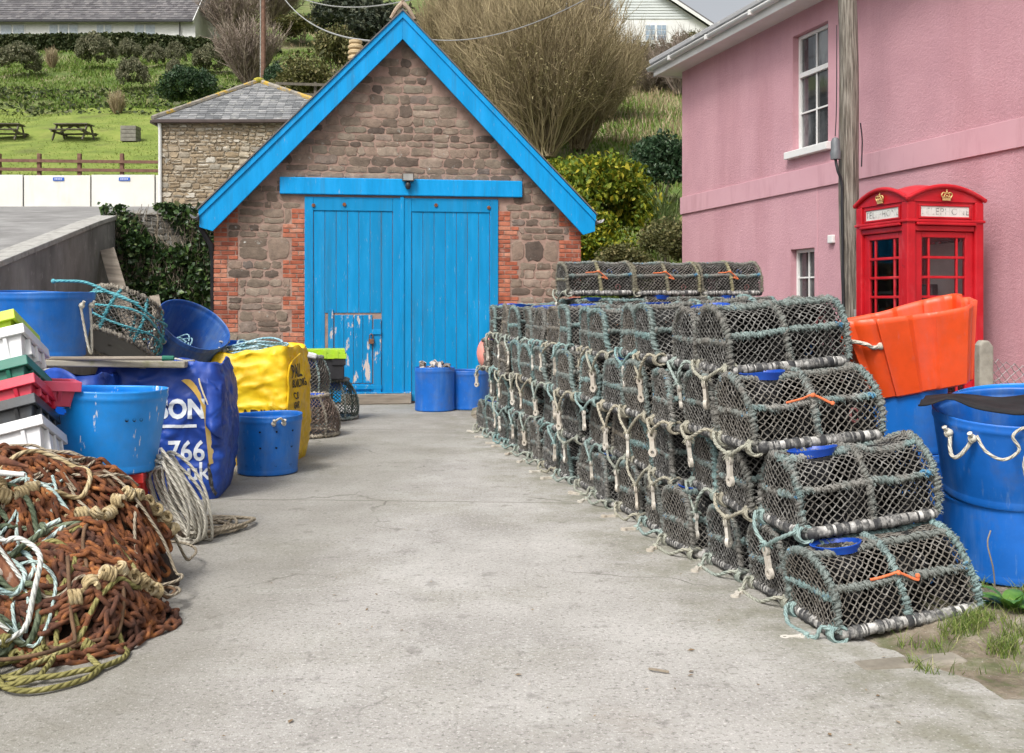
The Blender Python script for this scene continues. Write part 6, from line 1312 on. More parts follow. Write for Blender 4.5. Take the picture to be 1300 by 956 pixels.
for side in range(4):
    Q = Matrix.Rotation(side*PI/2, 4, 'Z'); door = (side == 0)
    mb = MB(Q); yo = -.415
    mb.span((-.348, yo, .102), (-.255, yo+.05, 1.94)); mb.span((.255, yo, .102), (.348, yo+.05, 1.94)); mb.span((-.2545, yo, .102), (.2545, yo+.05, .28)); mb.span((-.2545, yo, 1.88), (.2545, yo+.05, 1.94))
    d = mb.build('door' if door else 'side_panel', G['red'], kiosk, smooth=0, bevel=.006)
    mb = MB(Q); nr = 8; z0, z1 = .28, 1.88
    for k in range(1, nr): z = lerp(z0, z1, k/nr); mb.span((-.2545, yo+.008, z-.0135), (.2545, yo+.04, z+.0135))
    for x in (-.165, .165): mb.span((x-.012, yo+.010, z0), (x+.012, yo+.042, z1))
    mb.build('glazing_bar', G['red'], d, smooth=0, bevel=.004, segs=1)
    mb = MB(Q); mb.span((-.254, yo+.024, z0), (.254, yo+.027, z1)); mb.build('pane', G['glass'], d, smooth=0)
    mb = MB(Q); mb.span((-.349, -.44, 1.945), (.349, -.36, 2.0)); mb.span((-.349, -.475, 2.002), (.349, -.36, 2.03)); mb.span((-.46, -.465, 2.031), (.46, -.36, 2.06)); mb.build('transom', G['red'], kiosk, smooth=0, bevel=.008)
    mb = MB(Q); mb.span((-.349, -.425, 2.061), (.349, -.37, 2.24)); mb.span((-.31, -.442, 2.072), (.31, -.426, 2.09)); mb.span((-.31, -.442, 2.195), (.31, -.426, 2.213)); mb.span((-.31, -.442, 2.0905), (-.285, -.426, 2.1945)); mb.span((.285, -.442, 2.0905), (.31, -.426, 2.1945)); mb.build('sign_box', G['red'], kiosk, smooth=0, bevel=.004)
    mb = MB(Q); mb.span((-.284, -.432, 2.091), (.284, -.4262, 2.194)); sg = mb.build('sign', G['opal'], kiosk, smooth=0)
    mb = MB(Q); text_to(mb, 'TELEPHONE', .098, lambda x, y: Vector((x, -.434, 2.14+y)), cuts=0, bold=-.0012, spacing=1.12); mb.build('lettering', mk('faded_black', [(.42, (.06, .055, .05)), (.5, (.35, .34, .32)), (.56, (.66, .66, .62))], scale=9, rough=.7), sg, smooth=0)
    # segmental pediment with a roll moulding
    arc = [(x, 2.245+.14*(1-(x/.45)**2)) for x in np.linspace(-.45, .45, 25)]
    mb = MB(Q); mb.prism([(-.45, 2.2405)]+arc+[(.45, 2.2405)], lambda u, v, d_: (u, d_, v), -.44, -.36); mb.build('pediment', G['red'], kiosk, smooth=0)
    mb = MB(Q); mb.tube([(x*1.04, -.452, z+.012) for x, z in arc], .024, 8); mb.build('moulding', G['red'], kiosk, smooth=60)
    # crown: band, arches, orb
    mb = MB(Q); cz = 2.285; yy = -.45
    mb.span((-.045, yy-.012, cz-.032), (.045, yy, cz-.014)); mb.span((-.05, yy-.014, cz-.013), (.05, yy, cz-.004))
    for s_ in (-1, 1):
        mb.tube(smooth_path([(s_*.045, yy-.008, cz-.004), (s_*.062, yy-.012, cz+.022), (s_*.045, yy-.014, cz+.045), (s_*.012, yy-.014, cz+.040)], 12), .0075, 6); mb.tube(smooth_path([(s_*.02, yy-.01, cz), (s_*.028, yy-.016, cz+.025), (0, yy-.016, cz+.045)], 8), .006, 6); mb.ball((s_*.032, yy-.012, cz+.008), .009, 8, 6)
    mb.ball((0, yy-.012, cz+.055), .010, 8, 6); mb.ball((0, yy-.013, cz+.012), .011, 8, 6); mb.span((-.004, yy-.014, cz+.062), (.004, yy-.008, cz+.08)); mb.build('crown', G['gold'], kiosk, smooth=60)
def dome_pt(u, v):
    x, y = lerp(-.45, .45, u), lerp(-.45, .45, v); ax, ay = x/.45, y/.45; ex = .14*(1-ax*ax); ey = .14*(1-ay*ay); ed = max(abs(ax), abs(ay))
    q = .205*(1-ax**2*.75)*(1-ay**2*.75)
    return Vector((x, y, 2.25+max(ex if abs(ay) > .985 else 0, ey if abs(ax) > .985 else 0, lerp(min(ex, .14)*(abs(ay))+min(ey, .165)*abs(ax), q, 1-ed**3)*1.0)))
mb = MB(); mb.grid(dome_pt, 41, 41); mb.build('roof', G['red'], kiosk, smooth=60)
mb = MB(); mb.span((.325, -.30, .6), (.345, .30, 1.85)); mb.build('backboard', mk('kiosk_board', [(.3, (.55, .52, .50)), (.7, (.72, .69, .67))], scale=3, rough=.7), kiosk, smooth=0)
mb = MB(); mb.span((.20, .10, 1.0), (.32, .29, 1.42)); mb.tube([(.22, .06, 1.38), (.20, .05, 1.28), (.22, .06, 1.18)], .025, 8); mb.build('payphone', G['black'], kiosk, smooth=0, bevel=.015)
mb = MB(); mb.span((-.02, .335, .7), (.24, .345, 1.84)); mb.build('notice', G['opal'], kiosk, smooth=0)  # pale panel added at the back to lighten the view through the panes
mb = MB(); mb.span((-.28, -.28, .101), (.28, .28, .115)); mb.build('kiosk_floor', G['asphalt'], kiosk, smooth=0)
mb = MB(); mb.tube([(.30, -.44, 1.02), (.30, -.47, 1.04), (.30, -.47, 1.16), (.30, -.44, 1.18)], .009, 6); mb.build('door_handle', G['gold'], kiosk)

# ================================================================ concrete post and chain-link fence
fp = D2(1249, 500, 8.6); pt_ = thing('chainlink_fence', 'chain link fence with lichen spotted concrete post right of the phone box', 'fence', (fp.x, fp.y, .3))
G['lichen'] = mk('lichened_concrete', [(.3, (.20, .18, .15)), (.7, (.40, .37, .31))], scale=8, detail=8, rough=.95, bump=.6, bscale=40, spots=[((.60, .58, .52), 10, .60, .68, .8), ((.33, .24, .06), 14, .62, .7, .7)])
mb = MB(); tz = CZ+(HY-432)/F*8.6-.3; mb.prism([(-.058, 0), (.058, 0), (.058, tz-.05), (.02, tz), (-.03, tz), (-.058, tz-.04)], lambda u, v, d: (u, d, v), -.055, .055); mb.build('post', G['lichen'], pt_, smooth=0, bevel=.015)
mb = MB(); mb.prism([(-.058, 0), (.058, 0), (.058, tz-.05), (.0, tz), (-.058, tz-.04)], lambda u, v, d: (u+2.6, d+.3, v-.05), -.055, .055); mb.build('post', G['lichen'], pt_, smooth=0, bevel=.015)
sg_ = diamond(lambda u, v: Vector((lerp(.06, 2.55, u), .02+.28*u, lerp(.02, tz-.14-.24*math.sin(min(1, u*1.6)*PI/2), v))), 70, 22, .003, seed=3)
link_mesh('wire_mesh', net_mesh('wire', sg_, .0032), mk('galvanised', [(.3, (.30, .29, .29)), (.7, (.48, .46, .45))], rough=.5, metal=.4), pt_)

G['vgrass'] = mk('verge_grass', [(0, (.08, .13, .02)), (.5, (.16, .24, .04)), (.85, (.26, .30, .08)), (1, (.42, .38, .20))], src='island', rough=.7, trans=.25)
# ================================================================ verge: grass, docks, kerb stone
N_ = 5200; B = []
while len(B) < N_:
    x, y = random.uniform(1.75, 4.0), random.uniform(4.58, 5.6); d = noise.noise(Vector((x*5.2, y*6.5, 5)))-.10+.28*math.exp(-((y-4.93)/.13)**2)*(x > 2.0)
    if x < 1.95+.8*(y-4.6)*.2 and y > 4.95: continue
    if random.random() < (d+.04)*1.4 and not (y > 5.02+.19*(x-1.7) and x < 2.36): B.append((x, y, verge_z(x, y)))
tag(link_mesh('grass', blades_mesh('grass', np.array(B), .066, .0045, 1.0), G['vgrass'], None), 'tufts of green grass growing on the bare verge', None, None, 'stuff')
G['dock'] = mk('dock_leaf', [(.3, (.055, .16, .018)), (.5, (.11, .25, .035)), (.7, (.17, .33, .06))], scale=14, rough=.5, trans=.25)
def dock(label, c, s, n, seed):
    rnd = random.Random(seed); root = thing('weed', label, 'plant', c, 0, 'broad leaved weeds on the verge'); mb = MB()
    for k in range(n):
        a = k*2.4+rnd.uniform(-.3, .3); L = s*rnd.uniform(.6, 1.1); el = rnd.uniform(.35, 1.15); dr = Vector((math.cos(a), math.sin(a), 0)); sd_ = Vector((-math.sin(a), math.cos(a), 0))
        def lf(u, v):
            tt = v; w_ = L*.20*math.sin(PI*min(1, tt**.75))**.9*(u-.5)*2; p = dr*(L*tt*math.cos(el)+L*.15*tt*tt)+Vector((0, 0, L*(tt*math.sin(el)-.45*tt*tt)))
            return p+sd_*w_+Vector((0, 0, .16*abs(w_)+.004*math.sin(tt*22)*abs(u-.5)))
        mb.grid(lf, 5, 9)
    mb.build('leaves', G['dock'], root, smooth=180); return root
for k, (x, y, s, n) in enumerate(((2.44, 5.20, .22, 11), (2.62, 5.30, .12, 7), (2.36, 5.28, .08, 6))):
    dock(('broad leaved green weed by the foot of the far right tub', 'smaller green weed right of the broad leaved weed', 'tiny green weed between pot corner and broad weed')[k], (x, y, verge_z(x, y)), s, n, k)
G['kerb'] = mk('kerb_stone', [(.3, (.16, .14, .11)), (.7, (.30, .27, .22))], scale=7, detail=8, rough=.95, bump=.6, bscale=50)
mb = MB(); mb.tube(smooth_path([(2.46, 5.4, .1), (2.45, 5.4, .25), (2.42, 5.4, .38), (2.44, 5.41, .45)], 12), .004, 5); tag(mb.build('dry_stalk', G['stem']), 'thin dry stalk standing in front of the lower blue tub', 'stalk')
for k, (x, y, L_, rz) in enumerate(((1.78, 4.74, .50, .15),)):
    mb = MB(); mb.box((0, 0, 0), (L_, .13, .09)); o = mb.build('kerb_stone', G['kerb'], smooth=0, bevel=.02); o.location = (x, y, -.030); o.rotation_euler = (0, R(-2), rz); tag(o, ('worn flat kerb stone before the nearest bottom pot', 'kerb stone half buried under verge grass')[k], 'kerb stone', None)
# litter and leaves on the concrete
P_ = []
for k in range(160): P_.append((random.uniform(-1.4, 3.2), random.uniform(3.6, 8), .006))
V, Fc = leaves_np(np.array(P_), .018, .5, up=6); tag(link_mesh('litter', np_mesh('litter', V, Fc), mk('dead_leaf', [(0, (.12, .07, .03)), (.6, (.28, .2, .12)), (1, (.55, .5, .44))], src='island', rough=.9), None), 'scattered dead leaf scraps on the concrete', None, None, 'stuff')
mb = MB(); mb.tube(smooth_path([(1.02-.42, 4.64, .008), (.62, 4.62, .012), (.68, 4.60, .008)], 9), .006, 5); tag(mb.build('twig', G['stem']), 'short pale twig on the concrete near the front', 'twig')
# ================================================================ vegetation on the hillside
def leafmat(name, cols, tr=.2, rough=.6): return mk(name, [(p, c) for p, c in cols], src='island', rough=rough, trans=tr, spec=.3)
G['yellowgreen'] = leafmat('yellow_green_leaf', [(0, (.06, .11, .010)), (.4, (.13, .19, .015)), (.75, (.26, .28, .02)), (1, (.44, .36, .03))])
G['darkgreen'] = leafmat('dark_green_leaf', [(0, (.018, .042, .018)), (.5, (.038, .08, .035)), (.9, (.075, .125, .06)), (1, (.16, .20, .13))], rough=.4)
G['olive'] = leafmat('olive_leaf', [(0, (.06, .065, .025)), (.5, (.13, .135, .045)), (.9, (.22, .20, .08)), (1, (.32, .26, .13))])
G['greybush'] = leafmat('grey_green_leaf', [(0, (.09, .10, .055)), (.5, (.17, .18, .10)), (.9, (.27, .26, .16)), (1, (.37, .33, .22))])
G['hedge'] = leafmat('hedge_leaf', [(0, (.03, .045, .016)), (.6, (.07, .095, .035)), (1, (.14, .15, .07))])
G['pine'] = leafmat('pine_needle', [(0, (.022, .032, .020)), (.6, (.05, .065, .04)), (1, (.10, .105, .065))], .1)
G['dry'] = leafmat('dry_stems', [(0, (.20, .145, .08)), (.5, (.34, .265, .15)), (1, (.48, .40, .26))], .1)
G['willow'] = leafmat('willow_twigs', [(0, (.17, .13, .075)), (.45, (.265, .21, .12)), (.8, (.36, .29, .165)), (1, (.44, .37, .22))], .0, .85)
G['baretwig'] = leafmat('bare_twigs', [(0, (.16, .12, .095)), (.5, (.26, .205, .165)), (1, (.37, .31, .26))], .0, .9)
def bushmesh(n, size, lumps=26, shell=.75, seed=0, spread=.16, flat=.0):
    """unit radius bush of leaf faces, base at z=0, height ~1.7"""
    r2 = np.random.default_rng(seed); d = r2.normal(size=(lumps, 3)); d /= np.linalg.norm(d, axis=1, keepdims=True); d[:, 2] = np.abs(d[:, 2])*1.0-.15; c = d*r2.uniform(shell-.18, shell+.08, (lumps, 1))
    w = r2.integers(0, lumps, n); q = r2.normal(size=(n, 3)); q /= np.linalg.norm(q, axis=1, keepdims=True); p = c[w]+q*(spread*2.1*r2.uniform(.45, 1.1, (n, 1))*r2.uniform(.7, 1.2, (lumps, 1))[w])
    p[:, 2] = np.maximum(p[:, 2]*.85+.72, .02); return leaves_np(p, size, .6, up=.2)
def stems_np(n, base_r, h, spread, K=6, r=.03, wob=.08, seed=0, twigs=0, tl=.3, tr_=.008):
    r2 = np.random.default_rng(seed); a = r2.uniform(0, 2*PI, n); s = np.sqrt(r2.uniform(0, 1, n))*spread; t = np.linspace(0, 1, K); hh = h*r2.uniform(.62, 1.08, n)*np.sqrt(np.maximum(.1, 1-(s/max(spread, .01)*.55)**2))
    br = base_r*np.sqrt(r2.uniform(0, 1, n)); ba = r2.uniform(0, 2*PI, n)
    x = br[:, None]*np.cos(ba)[:, None]+(s*np.cos(a))[:, None]*t[None]**.85; y = br[:, None]*np.sin(ba)[:, None]+(s*np.sin(a))[:, None]*t[None]**.85; z = hh[:, None]*t[None]
    P = np.stack([x, y, z], 2); w = r2.normal(size=(n, K, 3))*wob*h*.25*t[None, :, None]; P += np.cumsum(w, 1)*.35; Rd = r*(1-.85*t)[None]*r2.uniform(.5, 1.2, (n, 1))
    out = [tubes_np(P, Rd, 3)]
    if twigs:
        i = np.repeat(np.arange(n), twigs); tt = r2.uniform(.25, .98, len(i)); k = np.minimum((tt*(K-1)).astype(int), K-2); f = tt*(K-1)-k; b = P[i, k]*(1-f)[:, None]+P[i, k+1]*f[:, None]
        dr = P[i, k+1]-P[i, k]; dr /= np.linalg.norm(dr, axis=1, keepdims=True); dr = dr+r2.normal(size=dr.shape)*.42; dr[:, 2] += .25; dr /= np.linalg.norm(dr, axis=1, keepdims=True); L = tl*r2.uniform(.4, 1.2, (len(i), 1))
        e = b+dr*L; m = (b+e)/2+r2.normal(size=b.shape)*tl*.06; out.append(tubes_np(np.stack([b, m, e], 1), np.tile([tr_, tr_*.75, tr_*.35], (len(i), 1)), 3))
    return cat(*out)
MESH = {}
def protomesh(key, V, Fc, m): me = np_mesh(key, V, Fc); me.materials.append(m); MESH[key] = me
for k in range(3): protomesh('round%d' % k, *bushmesh(9000, .075, 60, .88, 60+k, .10), G['greybush'])
for k in range(2): protomesh('dark%d' % k, *bushmesh(11000, .08, 60, .88, 70+k, .11), G['darkgreen'])
for k in range(2): protomesh('yellow%d' % k, *bushmesh(11000, .075, 34, .78, 80+k, .16), G['yellowgreen'])
for k in range(3): protomesh('olive%d' % k, *bushmesh(6500, .085, 22, .66, 90+k, .2), G['olive'])
for k in range(2): protomesh('pine%d' % k, *bushmesh(9000, .075, 40, .72, 95+k, .17), G['pine'])
for k in range(2): protomesh('bare%d' % k, *stems_np(150, .15, 1.6, .75, 6, .014, .18, 100+k, 22, .34, .0065), G['baretwig'])
G['bud'] = leafmat('willow_buds', [(0, (.16, .13, .06)), (.5, (.27, .23, .11)), (1, (.42, .37, .20))])
for k in range(2):
    r2 = np.random.default_rng(300+k); d = r2.normal(size=(9000, 3)); d /= np.linalg.norm(d, axis=1, keepdims=True); d[:, 2] = np.abs(d[:, 2]); pp = d*np.array([.82, .82, 1.15])*r2.uniform(.62, 1.04, (9000, 1))**.6+np.array([0, 0, .48]); lum = np.array([noise.noise(Vector(q)*2.6) for q in pp]); pp = pp[lum > -.12]; protomesh('buds%d' % k, *leaves_np(pp, .022, .35, up=.2), G['bud'])
protomesh('dryclump', *stems_np(260, .12, 1.0, .55, 4, .02, .1, 105, 2, .2, .01), G['dry'])
for k in range(3): protomesh('willow%d' % k, *stems_np(260, .12, 1.7, .85, 7, .0075, .13, 110+k, 34, .32, .0034), G['willow'])
protomesh('stems', *stems_np(9, .08, .95, .45, 5, .035, .2, 120), G['stem'])
LAST = ['']
def plant(name, key, label, catg, x, y, z, sx, sz=None, rz=0, group=None, sy=None, part='foliage', stems=True):
    root = thing(name, label, catg, (x, y, z), rz, group); LAST[0] = root.name; o = bpy.data.objects.new(part, MESH[key]); COL.objects.link(o); o.parent = root; o.scale = (sx, sy or sx, sz or sx)
    if stems: s_ = bpy.data.objects.new('stems', MESH['stems']); COL.objects.link(s_); s_.parent = root; s_.scale = (sx, sy or sx, sz or sx)
    return root
def at(px, py, D): p = W(px, py, D); return p.x, D, p.z
def wh(wpx, D): return wpx/F*D
# round clipped shrubs below the hedge (px centre, base y, width, height)
rs = [(24, 86, 56, 36, 64, 'low wide clipped shrub at the far left below the bungalow hedge'), (122, 84, 50, 46, 66, 'largest round clipped shrub standing under the bungalow hedge'), (163, 76, 34, 30, 70, 'clipped shrub directly right of the largest round one'),
      (168, 106, 40, 38, 60, 'round clipped shrub standing lowest on the bank'), (196, 82, 28, 30, 68, 'clipped shrub in the middle of the upper row'), (223, 80, 28, 30, 68, 'clipped shrub near the right of the upper row'), (221, 90, 20, 20, 64, 'smallest clipped shrub under the upper row'), (268, 92, 48, 38, 66, 'grey green clipped shrub at the right end of the row')]
for k, (px, pb, wd, hh, D, lb) in enumerate(rs): x, y, z = at(px, pb+3, D); plant('clipped_shrub', 'round%d' % (k % 3), lb, 'shrub', x, y, hill_z(x, y)-.15, wh(wd, D)/2*1.0, max(.5, (W(px, pb-hh, D).z-hill_z(x, y)+.15)/1.6), k, 'round clipped shrubs on the bank', stems=False)
x, y, z = at(241, 140, 42); plant('dome_shrub', 'dark0', 'large dark glossy domed shrub behind the slate roofed stone store', 'shrub', x, y, z-.2, wh(72, 42)/2*1.1, wh(62, 42)/1.55, .4, stems=False)
x, y, z = at(149, 143, 53); plant('dry_plant', 'dryclump', 'small dry straw coloured plant on the bank edge', 'plant', x, y, hill_z(x, y), .9, 1.2, part='stalks', stems=False)
x, y, z = at(66, 80, 68); plant('dry_plant', 'dryclump', 'pale dry plant beside the far left clipped shrub', 'plant', x, y, hill_z(x, y), .9, 1.3, part='stalks', stems=False)
# trees and scrub between the bungalow and the garage roof
lst = [('bare_shrub', 'bare0', 'pinkish grey bare shrub beside the far utility pole', 318, 108, 96, 78, 62), ('bare_shrub', 'bare1', 'tall brown bare shrub right above the bungalow gable', 296, 50, 90, 66, 84), ('bare_shrub', 'bare0', 'brown bare thicket at the top edge right of the bungalow', 345, 30, 90, 60, 95),
       ('olive_bush', 'olive0', 'olive evergreen shrub left of the garage ridge, in front', 388, 112, 90, 62, 50), ('olive_bush', 'olive1', 'yellowish olive shrub above the front olive shrub', 425, 70, 70, 56, 60), ('olive_bush', 'olive2', 'low olive scrub beside the buff chimney pot', 440, 106, 70, 52, 46),
       ('ivy_bush', 'dark1', 'small dark ivy bush at the foot of far utility pole', 352, 108, 40, 40, 55), ('pine_tree', 'pine0', 'dark pine crown behind the garage ridge', 492, 62, 130, 84, 62), ('pine_tree', 'pine1', 'dark pine above the chimney pot at the top edge', 445, 30, 110, 60, 75), ('pine_tree', 'pine0', 'dark tree crown right of the ridge at the top edge', 600, 25, 110, 60, 85),
       ('bare_shrub', 'bare1', 'grey bare shrub low behind the left garage slope', 455, 125, 70, 60, 42), ('olive_bush', 'olive1', 'olive scrub far up the hillside above the bare shrub', 385, 45, 80, 34, 85), ('pine_tree', 'pine1', 'distant dark tree near the right white house', 690, 18, 120, 56, 95),
       ('bare_shrub', 'bare0', 'grey bare tree left of the white gabled house', 752, 62, 60, 80, 66), ('bare_shrub', 'bare1', 'brown leafless hedge tree below the white gabled house', 800, 92, 80, 34, 56)]
for k, (nm, key, lb, px, pb, wd, hh, D) in enumerate(lst):
    x, y, z = at(px, pb, D); zz = min(z, hill_z(x, y)+.3); extra = (z-zz)*.6; plant(nm, key, lb, 'tree' if 'tree' in nm else 'shrub', x, y, zz, wh(wd, D)/2*(1.25 if 'bare' in key else .95), (wh(hh, D)+extra)/1.6, k*1.3, 'trees and scrub on the hill', part='twigs' if 'bare' in key else 'foliage')
# willow thicket right of the garage ridge
for k, (px, pb, wd, hh, D, lb) in enumerate(((690, 200, 190, 205, 33, 'tallest twiggy tan thicket directly right of the garage gable'), (620, 150, 120, 155, 36, 'twiggy tan thicket nearest the garage ridge'), (735, 190, 130, 160, 36, 'twiggy tan thicket leaning right towards the pink house'), (655, 130, 170, 140, 42, 'twiggy thicket behind, reaching the top edge'), (575, 100, 90, 110, 44, 'small twiggy thicket just behind the ridge finial'), (770, 150, 90, 110, 42, 'low twiggy thicket by the grassy bank'))):
    x, y, z = at(px, pb, D); plant('willow_thicket', 'willow%d' % (k % 3), lb, 'shrub', x, y, z, wh(wd, D)/2*1.32, wh(hh, D)/1.68, k*2.1, 'twiggy thickets behind the garage', part='twigs')
    o_ = bpy.data.objects.new('buds', MESH['buds%d' % (k % 2)]); COL.objects.link(o_); o_.parent = bpy.data.objects[LAST[0]]; o_.scale = (wh(wd, D)/2*1.2, wh(wd, D)/2*1.32, wh(hh, D)/1.68)
# bushes right of the garage
x, y, z = at(762, 342, 25); plant('laurel_bush', 'yellow0', 'big yellow green leafy bush between garage and pink house', 'shrub', x, y, z, wh(150, 25)/2*1.02, wh(162, 25)/1.62, 0)
x, y, z = at(748, 352, 24); plant('laurel_bush', 'yellow1', 'lower part bush of yellow green leaves hiding the bank foot', 'shrub', x, y, z-.1, wh(120, 24)/2, wh(100, 24)/1.62, 4)
x, y, z = at(716, 300, 27); plant('laurel_bush', 'yellow1', 'yellow green bush tucked against the garage roof edge', 'shrub', x, y, z, wh(90, 27)/2, wh(110, 27)/1.62, 1)
x, y, z = at(838, 272, 30); plant('ivy_bush', 'dark0', 'dark green bush left of the pink house corner', 'shrub', x, y, z, wh(112, 30)/2, wh(106, 30)/1.62, 2)
x, y, z = at(846, 350, 22.5); plant('olive_bush', 'olive0', 'olive twiggy shrub at the foot of pink house corner', 'shrub', x, y, z, wh(82, 22.5)/2, wh(80, 22.5)/1.6, 1)
x, y, z = at(790, 352, 21.5); plant('olive_bush', 'olive2', 'low brown green shrub under the yellow green bush', 'shrub', x, y, z-.1, wh(80, 21.5)/2, wh(52, 21.5)/1.6, 3)
x, y, z = at(843, 300, 24); r_ = thing('sword_plant', 'spiky sword leaved plant between yellow bush and pink house', 'plant', (x, y, z)); r2 = np.random.default_rng(4); Bp = np.stack([r2.normal(0, .12, 90), r2.normal(0, .12, 90), np.zeros(90)], 1); link_mesh('leaves', blades_mesh('sword', Bp, 1.0, .05, .45), leafmat('sword_leaf', [(0, (.07, .12, .03)), (1, (.2, .25, .09))]), r_)
for k, (px, pb, wd, hh, D, ky, lb) in enumerate(((825, 132, 110, 50, 50, 'bare0', 'brown bramble bank under the white gabled house'), (862, 120, 90, 70, 48, 'bare1', 'dense brown bramble beside the pink house eaves'), (800, 84, 130, 24, 62, 'olive1', 'green hedge in front of the white gabled house'), (885, 70, 80, 26, 64, 'olive0', 'light green hedge right of the white gabled house'), (735, 150, 90, 40, 44, 'dark1', 'dark ivy clump on the grassy bank'))):
    x, y, z = at(px, pb, D); plant('bramble_bank' if 'bare' in ky else 'hedge_bush', ky, lb, 'shrub', x, y, min(z, hill_z(x, y)+.2), wh(wd, D)/2, wh(hh, D)/1.5+max(0, z-hill_z(x, y))*.4, k, 'scrub under the white gabled house', part='twigs' if 'bare' in ky else 'foliage')
# ground cover: rough grass, ivy and bramble tufts
def cover(name, label, n, box, h, w_, mat, cond=None, lean=.5):
    B = []; x0, x1, y0, y1 = box
    while len(B) < n:
        y = y0+(y1-y0)*random.random()**1.25; x = random.uniform(x0, x1)
        if cond and not cond(x, y): continue
        B.append((x, y, hill_z(x, y)-.02))
    tag(link_mesh(name, blades_mesh(name, np.array(B), h, w_, lean), mat, None), label, None, None, 'stuff')
G['roughgrass'] = leafmat('rough_grass', [(0, (.09, .16, .024)), (.45, (.16, .25, .04)), (.8, (.19, .26, .055)), (.94, (.28, .27, .11)), (1, (.36, .32, .19))])
G['brightgrass'] = leafmat('bright_grass', [(0, (.10, .145, .02)), (.5, (.165, .225, .032)), (.85, (.25, .29, .055)), (1, (.34, .33, .12))])
cover('rough_grass', 'rough green grass and weeds over the upper left bank', 60000, (-50, -8, 54.5, 80), .20, .08, G['roughgrass'], lambda x, y: noise.noise(Vector((x*.5, y*.5, 2)))+.45 > random.random()*.9)
cover('lawn_grass', 'bright green lawn grass behind the brown fence', 42000, (-40, -8, 34.4, 54.5), .11, .05, G['brightgrass'])
cover('bank_grass', 'rough grass on the bank between thicket and pink house', 40000, (-1, 16, 20.5, 62), .22, .06, G['roughgrass'], lambda x, y: noise.noise(Vector((x*.4, y*.4, 8)))+.5 > random.random()*.9)
cover('bramble_cover', 'brown bramble litter over the hill behind the garage', 16000, (-28, 8, 38, 100), .4, .05, G['dry'], lambda x, y: (x > -8 or y > 84) and noise.noise(Vector((x*.25, y*.25, 18)))+.3 > random.random())
V, Fc = leaves_np(np.array([(x, y, hill_z(x, y)+random.uniform(0, .25)) for x, y in ((random.uniform(-48, -12), random.uniform(52.5, 60)) for _ in range(4500))]), .20, .7, up=.5)
tag(link_mesh('ivy_cover', np_mesh('ivy_cover', V, Fc), G['hedge'], None), 'dark ivy carpet on the lower left bank', None, None, 'stuff')
# low shadowy hedge line along the lawn's back edge
# clipped hedge in front of the bungalow
hd = thing('clipped_hedge', 'long clipped dark green hedge in front of the bungalow', 'hedge', (-30, 76, 20)); n = 26000; r2 = np.random.default_rng(9)
tt = r2.uniform(0, 1, n); hx = -46+tt*29.5; top = np.interp(hx, [-46, -36, -27, -20, -16.5], [W(0, 50, 76).z, W(20, 47, 76).z, W(150, 45, 76).z, W(250, 54, 76).z, W(305, 66, 76).z]); zb_ = top-1.9
fz = r2.uniform(0, 1, n); onTop = r2.uniform(0, 1, n) < .25; P = np.stack([hx, 75.4+np.where(onTop, r2.uniform(0, 1.2, n), r2.normal(0, .06, n)), np.where(onTop, top+r2.normal(0, .05, n), zb_+fz*(top-zb_))], 1); V, Fc = leaves_np(P, .19, .7, up=.2); link_mesh('foliage', np_mesh('hedge', V, Fc), G['hedge'], None); o = bpy.data.objects['foliage'] if False else COL.objects[-1]; world_child(o, hd)
mb = MB(); mb.add([(x, y, float(np.interp(x, [-46, -36, -27, -20, -16.5], [W(0, 50, 76).z, W(20, 47, 76).z, W(150, 45, 76).z, W(250, 54, 76).z, W(305, 66, 76).z]))-dz) for x in np.linspace(-46, -16.5, 12) for y, dz in ((75.5, 2.2), (75.5, .05), (76.6, .05), (76.6, 2.2))], [(4*i+k, 4*i+4+k, 4*i+4+(k+1) % 4, 4*i+(k+1) % 4) for i in range(11) for k in range(4)]); mb.build('hedge_core', mk('hedge_twigs', [(.3, (.03, .035, .018)), (.7, (.07, .07, .035))], scale=3, rough=1), hd, smooth=0, world=True)

# ================================================================ picnic tables, bin, fence on the lawn
G['picnic'] = mk('grey_brown_timber', [(.3, (.075, .065, .05)), (.7, (.17, .15, .12))], scale=5, rough=.9)
def picnic(label, px, pb, D, rz):
    x, y, z = at(px, pb, D); z = hill_z(x, y)+.03; root = thing('picnic_table', label, 'picnic table', (x, y, z), rz, 'picnic tables on the lawn')
    mb = MB()
    for k in range(5): mb.span((-.75, -.36+k*.15, .72), (.75, -.225+k*.15, .76))
    mb.build('table_top', G['picnic'], root, smooth=0)
    for sy in (-1, 1):
        mb = MB(); mb.span((-.75, sy*.62-.13, .42), (.75, sy*.62+.13, .46)); mb.build('bench_seat', G['picnic'], root, smooth=0)
    for sx in (-1, 1):
        mb = MB(); mb.beam((sx*.66, -.62, 0), (sx*.66, -.18, .72), .05, .1); mb.beam((sx*.66, .62, 0), (sx*.66, .18, .72), .05, .1); mb.span((sx*.63, -.72, .34), (sx*.69, .72, .42)); mb.build('leg_frame', G['picnic'], root, smooth=0)
    mb = MB(); mb.beam((-.64, 0, .40), (0, 0, .72), .05, .07); mb.beam((.64, 0, .40), (0, 0, .72), .05, .07); mb.build('brace', G['picnic'], root, smooth=0)
picnic('wooden picnic table left of the other, cut by the photo edge', 6, 178, 46, .06); picnic('wooden picnic table nearer the timber planter on the lawn', 94, 178, 46, -.05)
x, y, z = at(166, 177, 46); pb_ = thing('timber_planter', 'grey slatted timber planter right of the picnic tables', 'planter', (x, y, hill_z(x, y)+.02)); mb = MB()
for k in range(4):
    for (a, b) in (((-.33, -.33), (.33, -.30)), ((-.33, .30), (.33, .33)), ((-.33, -.295), (-.30, .295)), ((.30, -.295), (.33, .295))): mb.span((*a, .02+k*.17), (*b, .17+k*.17))
